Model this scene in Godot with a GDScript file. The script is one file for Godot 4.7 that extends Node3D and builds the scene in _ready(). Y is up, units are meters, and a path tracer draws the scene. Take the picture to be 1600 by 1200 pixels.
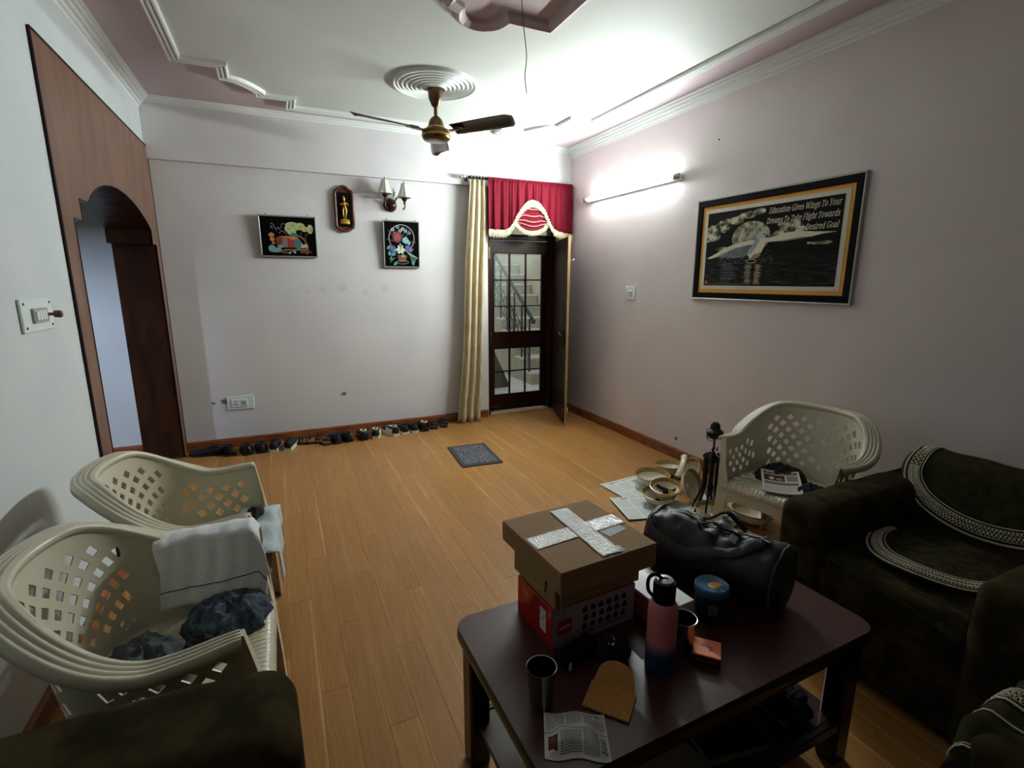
extends Node3D
# A living room seen from its near end: everything is built in mesh code, in metres, camera at x 0, z 0, back wall at z -4.79.

const XL := -0.812
const XR := 2.851
const ZB := -4.79
const ZF := 4.2
const YC := 2.739

var M := {}
var used := {}
var rng := RandomNumberGenerator.new()

# ---------------------------------------------------------------- mesh helpers
func new_st(smooth := -1) -> SurfaceTool:
	var s := SurfaceTool.new()
	s.begin(Mesh.PRIMITIVE_TRIANGLES)
	s.set_smooth_group(smooth)
	s.set_uv(Vector2.ZERO)
	return s

func fin(s: SurfaceTool) -> ArrayMesh:
	s.generate_normals()
	return s.commit()

func q4(s: SurfaceTool, a: Vector3, b: Vector3, c: Vector3, d: Vector3) -> void:
	s.add_vertex(a); s.add_vertex(c); s.add_vertex(b)
	s.add_vertex(a); s.add_vertex(d); s.add_vertex(c)

func t3(s: SurfaceTool, a: Vector3, b: Vector3, c: Vector3) -> void:
	s.add_vertex(a); s.add_vertex(c); s.add_vertex(b)

func q4uv(s: SurfaceTool, a: Vector3, b: Vector3, c: Vector3, d: Vector3, ua: Vector2, ub: Vector2, uc: Vector2, ud: Vector2) -> void:
	for k in [[a, ua], [c, uc], [b, ub], [a, ua], [d, ud], [c, uc]]:
		s.set_uv(k[1])
		s.add_vertex(k[0])

# a box with chamfered edges
func bbox(s: SurfaceTool, c: Vector3, size: Vector3, bev := 0.003, xf := Transform3D.IDENTITY) -> void:
	var h := size * 0.5
	var e: float = minf(bev, minf(h.x, minf(h.y, h.z)) * 0.9)
	var p := {}
	for sx in [-1, 1]:
		for sy in [-1, 1]:
			for sz in [-1, 1]:
				var k := Vector3(sx, sy, sz)
				p[[sx, sy, sz, 0]] = xf * (c + k * Vector3(h.x, h.y - e, h.z - e))
				p[[sx, sy, sz, 1]] = xf * (c + k * Vector3(h.x - e, h.y, h.z - e))
				p[[sx, sy, sz, 2]] = xf * (c + k * Vector3(h.x - e, h.y - e, h.z))
	for sg in [-1, 1]:
		var f0 := [p[[sg, -1, -1, 0]], p[[sg, 1, -1, 0]], p[[sg, 1, 1, 0]], p[[sg, -1, 1, 0]]]
		var f1 := [p[[-1, sg, -1, 1]], p[[-1, sg, 1, 1]], p[[1, sg, 1, 1]], p[[1, sg, -1, 1]]]
		var f2 := [p[[-1, -1, sg, 2]], p[[1, -1, sg, 2]], p[[1, 1, sg, 2]], p[[-1, 1, sg, 2]]]
		for f in [f0, f1, f2]:
			if sg > 0: q4(s, f[0], f[1], f[2], f[3])
			else: q4(s, f[3], f[2], f[1], f[0])
	for sx in [-1, 1]:
		for sy in [-1, 1]:
			var a := [p[[sx, sy, -1, 0]], p[[sx, sy, 1, 0]], p[[sx, sy, 1, 1]], p[[sx, sy, -1, 1]]]
			var b := [p[[sx, -1, sy, 0]], p[[sx, 1, sy, 0]], p[[sx, 1, sy, 2]], p[[sx, -1, sy, 2]]]
			var d := [p[[-1, sx, sy, 1]], p[[1, sx, sy, 1]], p[[1, sx, sy, 2]], p[[-1, sx, sy, 2]]]
			if sx * sy < 0:
				q4(s, a[0], a[1], a[2], a[3]); q4(s, b[3], b[2], b[1], b[0]); q4(s, d[0], d[1], d[2], d[3])
			else:
				q4(s, a[3], a[2], a[1], a[0]); q4(s, b[0], b[1], b[2], b[3]); q4(s, d[3], d[2], d[1], d[0])
			for sz in [-1, 1]:
				var g := [p[[sx, sy, sz, 0]], p[[sx, sy, sz, 1]], p[[sx, sy, sz, 2]]]
				if sx * sy * sz > 0: t3(s, g[0], g[1], g[2])
				else: t3(s, g[2], g[1], g[0])

func box_mesh(c: Vector3, size: Vector3, bev := 0.003, xf := Transform3D.IDENTITY) -> ArrayMesh:
	var s := new_st()
	bbox(s, c, size, bev, xf)
	return fin(s)

# a beam of rectangular section from a to b
func beam(s: SurfaceTool, a: Vector3, b: Vector3, w: float, h: float, bev := 0.002, upv := Vector3.UP) -> void:
	var z := (b - a).normalized()
	var u := upv
	if absf(z.dot(u)) > 0.95: u = Vector3.RIGHT
	var x := u.cross(z).normalized()
	var y := z.cross(x)
	bbox(s, Vector3.ZERO, Vector3(w, h, a.distance_to(b)), bev, Transform3D(Basis(x, y, z), (a + b) * 0.5))

# rings of points, joined; every ring has the same count
func loft(s: SurfaceTool, rings: Array, closed := true, cap0 := true, cap1 := true, uvs := false) -> void:
	var n: int = rings[0].size()
	var m := rings.size()
	for k in m - 1:
		var A: PackedVector3Array = rings[k]
		var B: PackedVector3Array = rings[k + 1]
		for i in (n if closed else n - 1):
			var j := (i + 1) % n
			if uvs:
				q4uv(s, A[i], A[j], B[j], B[i], Vector2(float(i) / n, float(k) / (m - 1)), Vector2(float(i + 1) / n, float(k) / (m - 1)), Vector2(float(i + 1) / n, float(k + 1) / (m - 1)), Vector2(float(i) / n, float(k + 1) / (m - 1)))
			else:
				q4(s, A[i], A[j], B[j], B[i])
	for e in 2:
		if (e == 0 and not cap0) or (e == 1 and not cap1): continue
		var R: PackedVector3Array = rings[0] if e == 0 else rings[m - 1]
		var c := Vector3.ZERO
		for v in R: c += v
		c /= n
		for i in n:
			var j := (i + 1) % n
			if e == 0: t3(s, c, R[j], R[i])
			else: t3(s, c, R[i], R[j])

# profile of (radius, height), turned round y; a new smooth group at each sharp bend
func lathe(s: SurfaceTool, prof: Array, seg := 24, xf := Transform3D.IDENTITY, sharp := 0.7, ripple := 0.0, rip_n := 8) -> void:
	var g := 1
	for k in prof.size() - 1:
		var p: Vector2 = prof[k]
		var q: Vector2 = prof[k + 1]
		if k > 0:
			var o: Vector2 = prof[k - 1]
			if absf((p - o).angle_to(q - p)) > sharp: g += 1
		s.set_smooth_group(g)
		for i in seg:
			var t0 := TAU * i / seg
			var t1 := TAU * (i + 1) / seg
			var r0 := 1.0 + ripple * cos(rip_n * t0)
			var r1 := 1.0 + ripple * cos(rip_n * t1)
			var a := xf * Vector3(p.x * r0 * cos(t0), p.y, -p.x * r0 * sin(t0))
			var b := xf * Vector3(p.x * r1 * cos(t1), p.y, -p.x * r1 * sin(t1))
			var c := xf * Vector3(q.x * r1 * cos(t1), q.y, -q.x * r1 * sin(t1))
			var d := xf * Vector3(q.x * r0 * cos(t0), q.y, -q.x * r0 * sin(t0))
			if p.x < 1e-6: t3(s, a, c, d)
			elif q.x < 1e-6: t3(s, a, b, d)
			else: q4(s, a, b, c, d)

func lathe_mesh(prof: Array, seg := 24, xf := Transform3D.IDENTITY, sharp := 0.7, ripple := 0.0, rip_n := 8) -> ArrayMesh:
	var s := new_st(1)
	lathe(s, prof, seg, xf, sharp, ripple, rip_n)
	return fin(s)

# a round tube along points; r is a number or one number for each point
func tube(s: SurfaceTool, pts: Array, r: Variant, seg := 8, flat := 1.0) -> void:
	var rings := []
	var n := pts.size()
	var prev := Vector3.ZERO
	for k in n:
		var a: Vector3 = pts[maxi(k - 1, 0)]
		var b: Vector3 = pts[mini(k + 1, n - 1)]
		var t := (b - a).normalized()
		var u := prev
		if u == Vector3.ZERO: u = Vector3.UP if absf(t.y) < 0.9 else Vector3.RIGHT
		var x := u.cross(t).normalized()
		var y := t.cross(x)
		prev = y
		var rr: float = r if r is float else r[k]
		var ring := PackedVector3Array()
		for i in seg:
			var w := TAU * i / seg
			ring.append(Vector3(pts[k]) + x * cos(w) * rr + y * sin(w) * rr * flat)
		rings.append(ring)
	loft(s, rings)

func tube_mesh(pts: Array, r: Variant, seg := 8, flat := 1.0) -> ArrayMesh:
	var s := new_st(1)
	tube(s, pts, r, seg, flat)
	return fin(s)

func smooth_path(ctrl: Array, per := 6, closed := false) -> Array:
	var out := []
	var n := ctrl.size()
	var last := n if closed else n - 1
	for k in last:
		var p0: Vector3 = ctrl[(k - 1 + n) % n] if closed else ctrl[maxi(k - 1, 0)]
		var p1: Vector3 = ctrl[k]
		var p2: Vector3 = ctrl[(k + 1) % n]
		var p3: Vector3 = ctrl[(k + 2) % n] if closed else ctrl[mini(k + 2, n - 1)]
		for i in per:
			out.append(p1.cubic_interpolate(p2, p0, p3, float(i) / per))
	if not closed: out.append(ctrl[n - 1])
	return out

# polygon (x, y) pushed out along z from z0 to z1, then placed by xf; chamfered rim on the front
func prism(s: SurfaceTool, poly: PackedVector2Array, z0: float, z1: float, xf := Transform3D.IDENTITY) -> void:
	var pts := poly
	if Geometry2D.is_polygon_clockwise(pts): pts.reverse()
	var tri := Geometry2D.triangulate_polygon(pts)
	for k in range(0, tri.size(), 3):
		var a := pts[tri[k]]
		var b := pts[tri[k + 1]]
		var c := pts[tri[k + 2]]
		if (b - a).cross(c - a) < 0.0:
			var t := b
			b = c
			c = t
		t3(s, xf * Vector3(a.x, a.y, z1), xf * Vector3(b.x, b.y, z1), xf * Vector3(c.x, c.y, z1))
		t3(s, xf * Vector3(a.x, a.y, z0), xf * Vector3(c.x, c.y, z0), xf * Vector3(b.x, b.y, z0))
	var n := pts.size()
	for i in n:
		var a := pts[i]
		var b := pts[(i + 1) % n]
		q4(s, xf * Vector3(a.x, a.y, z0), xf * Vector3(b.x, b.y, z0), xf * Vector3(b.x, b.y, z1), xf * Vector3(a.x, a.y, z1))

func prism_mesh(poly: PackedVector2Array, z0: float, z1: float, xf := Transform3D.IDENTITY) -> ArrayMesh:
	var s := new_st()
	prism(s, poly, z0, z1, xf)
	return fin(s)

# a flat path (x, z) with mitred corners, carrying a profile of (sideways, up); up is scaled by usc
func mould(s: SurfaceTool, path: Array, prof: Array, y: float, closed := false, usc := 1.0, smooth_side := false) -> void:
	var n := path.size()
	var rings := []
	for k in n:
		var p: Vector2 = path[k]
		var a: Vector2 = path[(k - 1 + n) % n] if closed or k > 0 else p - (Vector2(path[1]) - p)
		var b: Vector2 = path[(k + 1) % n] if closed or k < n - 1 else p + (p - Vector2(path[k - 1]))
		var d0 := (p - a).normalized()
		var d1 := (b - p).normalized()
		var n0 := Vector2(d0.y, -d0.x)
		var n1 := Vector2(d1.y, -d1.x)
		var mm := (n0 + n1).normalized()
		var sc := 1.0 / maxf(mm.dot(n0), 0.35)
		var ring := PackedVector3Array()
		for v in prof:
			ring.append(Vector3(p.x + mm.x * v.x * sc, y + v.y * usc, p.y + mm.y * v.x * sc))
		rings.append(ring)
	if closed: rings.append(rings[0])
	loft(s, rings, true, not closed, not closed)

# a sheet of cloth or paper: f(u, v) -> point, with thickness
func sheet(s: SurfaceTool, nu: int, nv: int, f: Callable, th := 0.003, uvs := false) -> void:
	var P := []
	for j in nv + 1:
		var row := PackedVector3Array()
		for i in nu + 1: row.append(f.call(float(i) / nu, float(j) / nv))
		P.append(row)
	var Q := []
	for j in nv + 1:
		var row := PackedVector3Array()
		for i in nu + 1:
			var du: Vector3 = P[j][mini(i + 1, nu)] - P[j][maxi(i - 1, 0)]
			var dv: Vector3 = P[mini(j + 1, nv)][i] - P[maxi(j - 1, 0)][i]
			var nn := du.cross(dv)
			row.append(P[j][i] + (nn.normalized() if nn.length() > 1e-12 else Vector3.UP) * th)
		Q.append(row)
	for j in nv:
		for i in nu:
			var ua := Vector2(float(i) / nu, float(j) / nv)
			var ub := Vector2(float(i + 1) / nu, float(j) / nv)
			var uc := Vector2(float(i + 1) / nu, float(j + 1) / nv)
			var ud := Vector2(float(i) / nu, float(j + 1) / nv)
			if uvs:
				q4uv(s, Q[j][i], Q[j][i + 1], Q[j + 1][i + 1], Q[j + 1][i], ua, ub, uc, ud)
				q4uv(s, P[j + 1][i], P[j + 1][i + 1], P[j][i + 1], P[j][i], ud, uc, ub, ua)
			else:
				q4(s, Q[j][i], Q[j][i + 1], Q[j + 1][i + 1], Q[j + 1][i])
				q4(s, P[j + 1][i], P[j + 1][i + 1], P[j][i + 1], P[j][i])
	s.set_uv(Vector2(0.02, 0.02))
	for i in nu:
		q4(s, P[0][i], P[0][i + 1], Q[0][i + 1], Q[0][i])
		q4(s, Q[nv][i], Q[nv][i + 1], P[nv][i + 1], P[nv][i])
	for j in nv:
		q4(s, Q[j][0], Q[j + 1][0], P[j + 1][0], P[j][0])
		q4(s, P[j][nu], P[j + 1][nu], Q[j + 1][nu], Q[j][nu])

func sheet_mesh(nu: int, nv: int, f: Callable, th := 0.003, uvs := false) -> ArrayMesh:
	var s := new_st(1)
	sheet(s, nu, nv, f, th, uvs)
	return fin(s)

# a thin slab in the xy plane, its picture on the +z face
func print_slab(w: float, h: float, d: float) -> ArrayMesh:
	var s := new_st()
	var x := w * 0.5
	var y := h * 0.5
	q4uv(s, Vector3(-x, -y, d), Vector3(x, -y, d), Vector3(x, y, d), Vector3(-x, y, d), Vector2(0, 1), Vector2(1, 1), Vector2(1, 0), Vector2(0, 0))
	s.set_uv(Vector2(0.01, 0.01))
	q4(s, Vector3(x, -y, 0), Vector3(-x, -y, 0), Vector3(-x, y, 0), Vector3(x, y, 0))
	q4(s, Vector3(-x, -y, 0), Vector3(x, -y, 0), Vector3(x, -y, d), Vector3(-x, -y, d))
	q4(s, Vector3(x, y, 0), Vector3(-x, y, 0), Vector3(-x, y, d), Vector3(x, y, d))
	q4(s, Vector3(-x, y, 0), Vector3(-x, -y, 0), Vector3(-x, -y, d), Vector3(-x, y, d))
	q4(s, Vector3(x, -y, 0), Vector3(x, y, 0), Vector3(x, y, d), Vector3(x, -y, d))
	return fin(s)

# ---------------------------------------------------------------- nodes
func numbered(called: String) -> String:
	if not used.has(called):
		used[called] = 0
		return called
	used[called] += 1
	return "%s_%03d" % [called, used[called]]

func thing(called: String, label: String, category: String, at := Vector3.ZERO, turn := 0.0, group := "") -> Node3D:
	var o := Node3D.new()
	o.name = numbered(called)
	add_child(o)
	o.position = at
	o.rotation.y = turn
	tag(o, label, category, group)
	return o

func tag(o: Node, label: String, category: String, group := "") -> void:
	o.set_meta("label", label)
	o.set_meta("category", category)
	if group: o.set_meta("group", group)

func part(p: Node, called: String, mesh: Mesh, m: Material, label := "", at := Vector3.ZERO) -> MeshInstance3D:
	var o := MeshInstance3D.new()
	o.name = called
	o.mesh = mesh
	o.material_override = m
	o.position = at
	p.add_child(o, true)
	if label: o.set_meta("label", label)
	return o

func one(called: String, mesh: Mesh, m: Material, label: String, category: String, at := Vector3.ZERO, turn := 0.0, group := "") -> MeshInstance3D:
	var o := part(self, numbered(called), mesh, m, "", at)
	o.rotation.y = turn
	tag(o, label, category, group)
	return o

func struct(called: String, mesh: Mesh, m: Material, label: String, category := "") -> MeshInstance3D:
	var o := part(self, numbered(called), mesh, m)
	o.set_meta("kind", "structure")
	tag(o, label, category if category else called.get_slice("_", 0))
	return o

# ---------------------------------------------------------------- materials
func mat(key: String, c: Color, rough := 0.6, metal := 0.0) -> StandardMaterial3D:
	var m := StandardMaterial3D.new()
	m.albedo_color = c
	m.roughness = rough
	m.metallic = metal
	M[key] = m
	return m

func noise_tex(c0: Color, c1: Color, freq: float, seed_ := 1, oct := 4, size := 512, lo := 0.3, hi := 0.7) -> NoiseTexture2D:
	var n := FastNoiseLite.new()
	n.seed = seed_
	n.frequency = freq
	n.fractal_octaves = oct
	n.noise_type = FastNoiseLite.TYPE_SIMPLEX_SMOOTH
	var t := NoiseTexture2D.new()
	t.width = size
	t.height = size
	t.seamless = true
	t.noise = n
	var g := Gradient.new()
	g.set_color(0, c0)
	g.set_color(1, c1)
	g.set_offset(0, lo)
	g.set_offset(1, hi)
	t.color_ramp = g
	return t

func bump_tex(freq: float, seed_ := 1, oct := 4, size := 512) -> NoiseTexture2D:
	return noise_tex(Color.BLACK, Color.WHITE, freq, seed_, oct, size, 0.15, 0.85)

# mottled colour by world-size noise; scale is repeats for each metre
func mottled(key: String, c0: Color, c1: Color, rough: float, freq: float, scale: Vector3, seed_ := 1, world := true, oct := 4) -> StandardMaterial3D:
	var m := mat(key, Color.WHITE, rough)
	m.albedo_texture = noise_tex(c0, c1, freq, seed_, oct)
	m.uv1_triplanar = true
	m.uv1_world_triplanar = world
	m.uv1_scale = scale
	return m

func relief(m: StandardMaterial3D, freq: float, cm: float, seed_ := 3, oct := 4) -> void:
	m.heightmap_enabled = true
	m.heightmap_scale = cm
	m.heightmap_texture = bump_tex(freq, seed_, oct)

func picture_mat(key: String, img: Image, rough := 0.5) -> StandardMaterial3D:
	var m := mat(key, Color.WHITE, rough)
	m.albedo_texture = ImageTexture.create_from_image(img)
	m.texture_repeat = false
	m.metallic_specular = 0.25
	return m

# ---------------------------------------------------------------- drawing on images (print)
func canvas(w: int, h: int, c: Color) -> Image:
	var i := Image.create(w, h, false, Image.FORMAT_RGB8)
	i.fill(c)
	return i

func ipoly(img: Image, pts: Array, c: Color) -> void:
	var y0 := 1e9
	var y1 := -1e9
	for p in pts:
		y0 = minf(y0, p.y)
		y1 = maxf(y1, p.y)
	for y in range(maxi(0, floori(y0)), mini(img.get_height() - 1, ceili(y1)) + 1):
		var xs := []
		var yy := y + 0.5
		for k in pts.size():
			var a: Vector2 = pts[k]
			var b: Vector2 = pts[(k + 1) % pts.size()]
			if (a.y <= yy) != (b.y <= yy):
				xs.append(a.x + (yy - a.y) / (b.y - a.y) * (b.x - a.x))
		xs.sort()
		for k in range(0, xs.size() - 1, 2):
			var xa := roundi(xs[k])
			var xb := roundi(xs[k + 1])
			if xb > xa: img.fill_rect(Rect2i(xa, y, xb - xa, 1), c)

func iell(img: Image, cx: float, cy: float, rx: float, ry: float, c: Color, turn := 0.0, a0 := 0.0, a1 := TAU) -> void:
	var pts := []
	for k in 25:
		var t := lerpf(a0, a1, k / 24.0)
		pts.append(Vector2(cx, cy) + Vector2(cos(t) * rx, sin(t) * ry).rotated(turn))
	ipoly(img, pts, c)

func iline(img: Image, pts: Array, w: float, c: Color) -> void:
	for k in pts.size() - 1:
		var a: Vector2 = pts[k]
		var b: Vector2 = pts[k + 1]
		var d := (b - a).normalized()
		var n := Vector2(-d.y, d.x) * w * 0.5
		ipoly(img, [a + n - d * w * 0.3, b + n + d * w * 0.3, b - n + d * w * 0.3, a - n - d * w * 0.3], c)

func iring(img: Image, cx: float, cy: float, rx: float, ry: float, w: float, c: Color, a0 := 0.0, a1 := TAU) -> void:
	var pts := []
	for k in 33:
		var t := lerpf(a0, a1, k / 32.0)
		pts.append(Vector2(cx + cos(t) * rx, cy + sin(t) * ry))
	iline(img, pts, w, c)

# rows of grey marks that read as small print
func itext(img: Image, r: Rect2i, row: int, c: Color, sd := 5) -> void:
	var g := RandomNumberGenerator.new()
	g.seed = sd
	var y := r.position.y
	while y + row * 0.6 < r.end.y:
		var x := r.position.x
		while x < r.end.x:
			var w := g.randi_range(row, row * 4)
			w = mini(w, r.end.x - x)
			if w > 0: img.fill_rect(Rect2i(x, y, w, maxi(1, int(row * 0.55))), c)
			x += w + maxi(1, row / 2)
		y += row

# ---------------------------------------------------------------- scene
func _ready() -> void:
	var cam := Camera3D.new()
	cam.name = "camera"
	cam.position = Vector3(0, 1.42, 0)
	cam.rotation_degrees = Vector3(-11.6335, -24.7125, 0.108)
	cam.fov = 75.02
	cam.near = 0.05
	add_child(cam)
	cam.current = true

	var sky_mat := ProceduralSkyMaterial.new()
	sky_mat.sky_top_color = Color(0.74, 0.78, 0.84)
	sky_mat.sky_horizon_color = Color(0.88, 0.89, 0.90)
	sky_mat.ground_bottom_color = Color(0.35, 0.34, 0.32)
	sky_mat.ground_horizon_color = Color(0.55, 0.55, 0.55)
	sky_mat.sky_energy_multiplier = 1.5
	sky_mat.ground_energy_multiplier = 0.8
	var sky := Sky.new()
	sky.sky_material = sky_mat
	var env := Environment.new()
	env.background_mode = Environment.BG_SKY
	env.sky = sky
	env.tonemap_mode = Environment.TONE_MAPPER_LINEAR
	env.tonemap_exposure = 1.19
	env.sdfgi_enabled = true
	env.ssao_enabled = true
	env.ssil_enabled = true
	var we := WorldEnvironment.new()
	we.name = "world_environment"
	we.environment = env
	add_child(we)

	# daylight from the sky outside the passage window beyond the arch
	var day := AreaLight3D.new()
	day.name = "passage_window_daylight"
	day.area_size = Vector2(0.32, 0.5)
	day.light_color = Color(0.84, 0.90, 1.0)
	day.light_energy = 13.0
	day.shadow_enabled = true
	add_child(day)
	day.look_at_from_position(Vector3(-3.6, 1.95, -2.8), Vector3(-1.0, 1.1, -4.5))

	rng.seed = 7
	materials()
	room()
	passage()
	stairwell()
	ceiling_work()
	door()
	tube_light()
	fan()
	sofas()
	coffee_table()
	chairs()
	curtains()
	wall_pictures()
	wall_fittings()
	table_things()
	floor_things()
	shoes()
	clothes()

func wood_img(w: int, h: int, c0: Color, c1: Color, c2: Color, sd: int, edge := 0.0) -> Image:
	var n := FastNoiseLite.new()
	n.seed = sd
	n.noise_type = FastNoiseLite.TYPE_SIMPLEX_SMOOTH
	n.frequency = 1.0
	n.fractal_octaves = 3
	var img := Image.create(w, h, false, Image.FORMAT_RGB8)
	for y in h:
		var v := float(y) / h
		for x in w:
			var u := float(x) / w
			var bend := 0.5 * n.get_noise_2d(u * 0.8 + 31.0, v * 2.2)
			var g := n.get_noise_2d(u * 7.0 + bend * 3.0, v * 1.6 + 7.0)
			var f := n.get_noise_2d(u * 34.0 + bend * 4.0, v * 3.5)
			var b := n.get_noise_2d(u * 1.3 + 90.0, v * 1.9)
			var c := c0.lerp(c1, clampf(0.5 + 0.75 * g + 0.35 * b, 0, 1))
			c = c.lerp(c2, clampf(0.32 * f + 0.28 * b, 0, 0.5))
			if edge > 0.0:
				var e := maxf(0.0, 1.0 - u / 0.12) * (0.55 + 0.6 * n.get_noise_2d(3.0, v * 2.0))
				c = c.lerp(Color(0.86, 0.70, 0.48), clampf(e * edge, 0, 0.7))
			img.set_pixel(x, y, c)
	return img

func materials() -> void:
	var m: StandardMaterial3D
	# paint
	m = mottled("wall_white", Color(0.745, 0.77, 0.78), Color(0.77, 0.79, 0.795), 0.55, 0.008, Vector3(0.35, 0.35, 0.35), 11)
	relief(m, 0.02, 0.06, 21)
	m = mottled("wall_lavender", Color(0.80, 0.79, 0.80), Color(0.82, 0.81, 0.815), 0.5, 0.007, Vector3(0.3, 0.3, 0.3), 12)
	relief(m, 0.02, 0.10, 22)
	m = mottled("wall_pink", Color(0.825, 0.785, 0.79), Color(0.85, 0.81, 0.815), 0.5, 0.006, Vector3(0.3, 0.3, 0.3), 13)
	relief(m, 0.015, 0.12, 23)
	mottled("ceiling_white", Color(0.79, 0.81, 0.79), Color(0.815, 0.83, 0.81), 0.7, 0.006, Vector3(0.3, 0.3, 0.3), 14)
	mottled("ceiling_pink", Color(0.735, 0.67, 0.69), Color(0.755, 0.69, 0.71), 0.7, 0.006, Vector3(0.3, 0.3, 0.3), 15)
	mat("plaster_white", Color(0.86, 0.88, 0.87), 0.55)
	mat("stain", Color(0.66, 0.62, 0.60), 0.8)
	mat("peeled", Color(0.42, 0.42, 0.43), 0.9)
	mottled("stair_wall", Color(0.80, 0.77, 0.66), Color(0.84, 0.81, 0.70), 0.7, 0.01, Vector3(0.4, 0.4, 0.4), 17)
	mottled("marble", Color(0.80, 0.80, 0.76), Color(0.88, 0.88, 0.85), 0.3, 0.02, Vector3(1, 1, 1), 18)
	mottled("riser", Color(0.66, 0.64, 0.55), Color(0.72, 0.70, 0.62), 0.5, 0.02, Vector3(1, 1, 1), 19)
	# floor planks
	var wc := []
	for k in 6:
		var f: float = [0.965, 0.935, 0.99, 0.955, 0.975, 0.925][k]
		wc.append([Color(0.61 * f, 0.425 * f, 0.225 * f), Color(0.69 * f, 0.495 * f, 0.275 * f), Color(0.50 * f, 0.33 * f, 0.16 * f)])
	for k in 6:
		m = picture_mat("plank%d" % k, wood_img(48, 384, wc[k][0], wc[k][1], wc[k][2], 40 + k, 0.8 if k % 2 == 0 else 0.35), 0.34)
		m.metallic_specular = 0.4
	mat("joint", Color(0.50, 0.34, 0.19), 0.7)
	# woods
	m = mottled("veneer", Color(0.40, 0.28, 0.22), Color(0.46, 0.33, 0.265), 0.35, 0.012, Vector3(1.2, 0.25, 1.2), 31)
	m = mottled("skirting", Color(0.43, 0.23, 0.11), Color(0.56, 0.32, 0.17), 0.35, 0.02, Vector3(0.5, 2.0, 0.5), 32)
	mottled("dark_wood", Color(0.12, 0.058, 0.045), Color(0.17, 0.085, 0.06), 0.42, 0.015, Vector3(3, 0.7, 3), 33).metallic_specular = 0.3
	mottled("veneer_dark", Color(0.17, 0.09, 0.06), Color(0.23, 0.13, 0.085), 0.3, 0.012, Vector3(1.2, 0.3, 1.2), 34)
	mat("edge_wood", Color(0.62, 0.50, 0.33), 0.5)
	mottled("plaque_wood", Color(0.22, 0.10, 0.05), Color(0.42, 0.22, 0.12), 0.4, 0.03, Vector3(6, 2, 6), 35)
	m = mottled("table_wood", Color(0.25, 0.12, 0.105), Color(0.26, 0.125, 0.11), 0.33, 0.02, Vector3(2.5, 0.5, 0.5), 36)
	m.metallic_specular = 0.5
	mat("table_edge", Color(0.05, 0.03, 0.03), 0.3)
	# metals and plastics
	mat("brass", Color(0.42, 0.34, 0.22), 0.32, 0.85)
	mat("fan_brown", Color(0.20, 0.13, 0.09), 0.3, 0.55)
	mat("fan_bronze", Color(0.36, 0.27, 0.18), 0.28, 0.75)
	mat("gold", Color(0.72, 0.58, 0.22), 0.35, 0.6)
	mat("chrome", Color(0.75, 0.75, 0.75), 0.15, 1.0)
	mat("steel", Color(0.62, 0.61, 0.60), 0.16, 1.0)
	mat("silver_frame", Color(0.66, 0.67, 0.66), 0.35, 0.6)
	mat("black_iron", Color(0.045, 0.04, 0.04), 0.42, 0.4)
	mat("rail_iron", Color(0.15, 0.17, 0.18), 0.5, 0.3)
	mat("bronze_dark", Color(0.22, 0.12, 0.09), 0.3, 0.6)
	mat("white_plastic", Color(0.88, 0.89, 0.88), 0.35)
	mat("switch_plate", Color(0.83, 0.86, 0.86), 0.3)
	mat("switch_grey", Color(0.62, 0.64, 0.60), 0.35)
	mat("dark", Color(0.035, 0.033, 0.033), 0.6).metallic_specular = 0.2
	mat("knob_brown", Color(0.36, 0.24, 0.15), 0.4)
	m = mat("chair_plastic", Color(0.78, 0.755, 0.665), 0.33)
	m.metallic_specular = 0.5
	mat("wire", Color(0.30, 0.31, 0.32), 0.5)
	# fabrics
	m = mottled("sofa_green", Color(0.145, 0.13, 0.08), Color(0.245, 0.205, 0.14), 0.95, 0.012, Vector3(1.2, 1.2, 1.2), 51)
	m.metallic_specular = 0.12
	m = mottled("cover_green", Color(0.15, 0.145, 0.095), Color(0.21, 0.195, 0.13), 0.95, 0.02, Vector3(2, 2, 2), 52)
	m.metallic_specular = 0.12
	m = mat("lace", Color(0.74, 0.71, 0.62), 0.9)
	m = mottled("curtain_cream", Color(0.68, 0.63, 0.50), Color(0.77, 0.72, 0.60), 0.55, 0.02, Vector3(4, 0.6, 4), 53)
	m = mat("curtain_red", Color(0.36, 0.06, 0.115), 0.8)
	m.metallic_specular = 0.2
	mat("fringe_cream", Color(0.87, 0.82, 0.68), 0.8)
	m = mottled("cloth_white", Color(0.83, 0.83, 0.84), Color(0.87, 0.87, 0.875), 0.9, 0.03, Vector3(6, 6, 6), 54)
	mottled("cloth_pale", Color(0.62, 0.66, 0.67), Color(0.70, 0.74, 0.745), 0.9, 0.03, Vector3(6, 6, 6), 55)
	mottled("cloth_grey", Color(0.21, 0.225, 0.235), Color(0.29, 0.305, 0.315), 0.95, 0.03, Vector3(6, 6, 6), 56)
	mottled("cloth_navy", Color(0.10, 0.13, 0.17), Color(0.30, 0.35, 0.40), 0.95, 0.012, Vector3(5, 5, 5), 57)
	mat("cloth_black", Color(0.035, 0.033, 0.035), 0.95)
	m = mottled("bag_black", Color(0.028, 0.030, 0.034), Color(0.042, 0.045, 0.05), 0.55, 0.03, Vector3(6, 6, 6), 58)
	mat("strap_grey", Color(0.23, 0.23, 0.235), 0.75)
	var mi := canvas(128, 128, Color(0.30, 0.30, 0.32))
	var g := RandomNumberGenerator.new()
	g.seed = 4
	for k in 900:
		var v := g.randf_range(0.25, 0.72)
		mi.fill_rect(Rect2i(g.randi_range(0, 126), g.randi_range(0, 122), 1, g.randi_range(2, 6)), Color(v, v, v * 1.02))
	picture_mat("mat_pile", mi, 0.95)
	mat("mat_edge", Color(0.20, 0.20, 0.215), 0.95)
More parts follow.
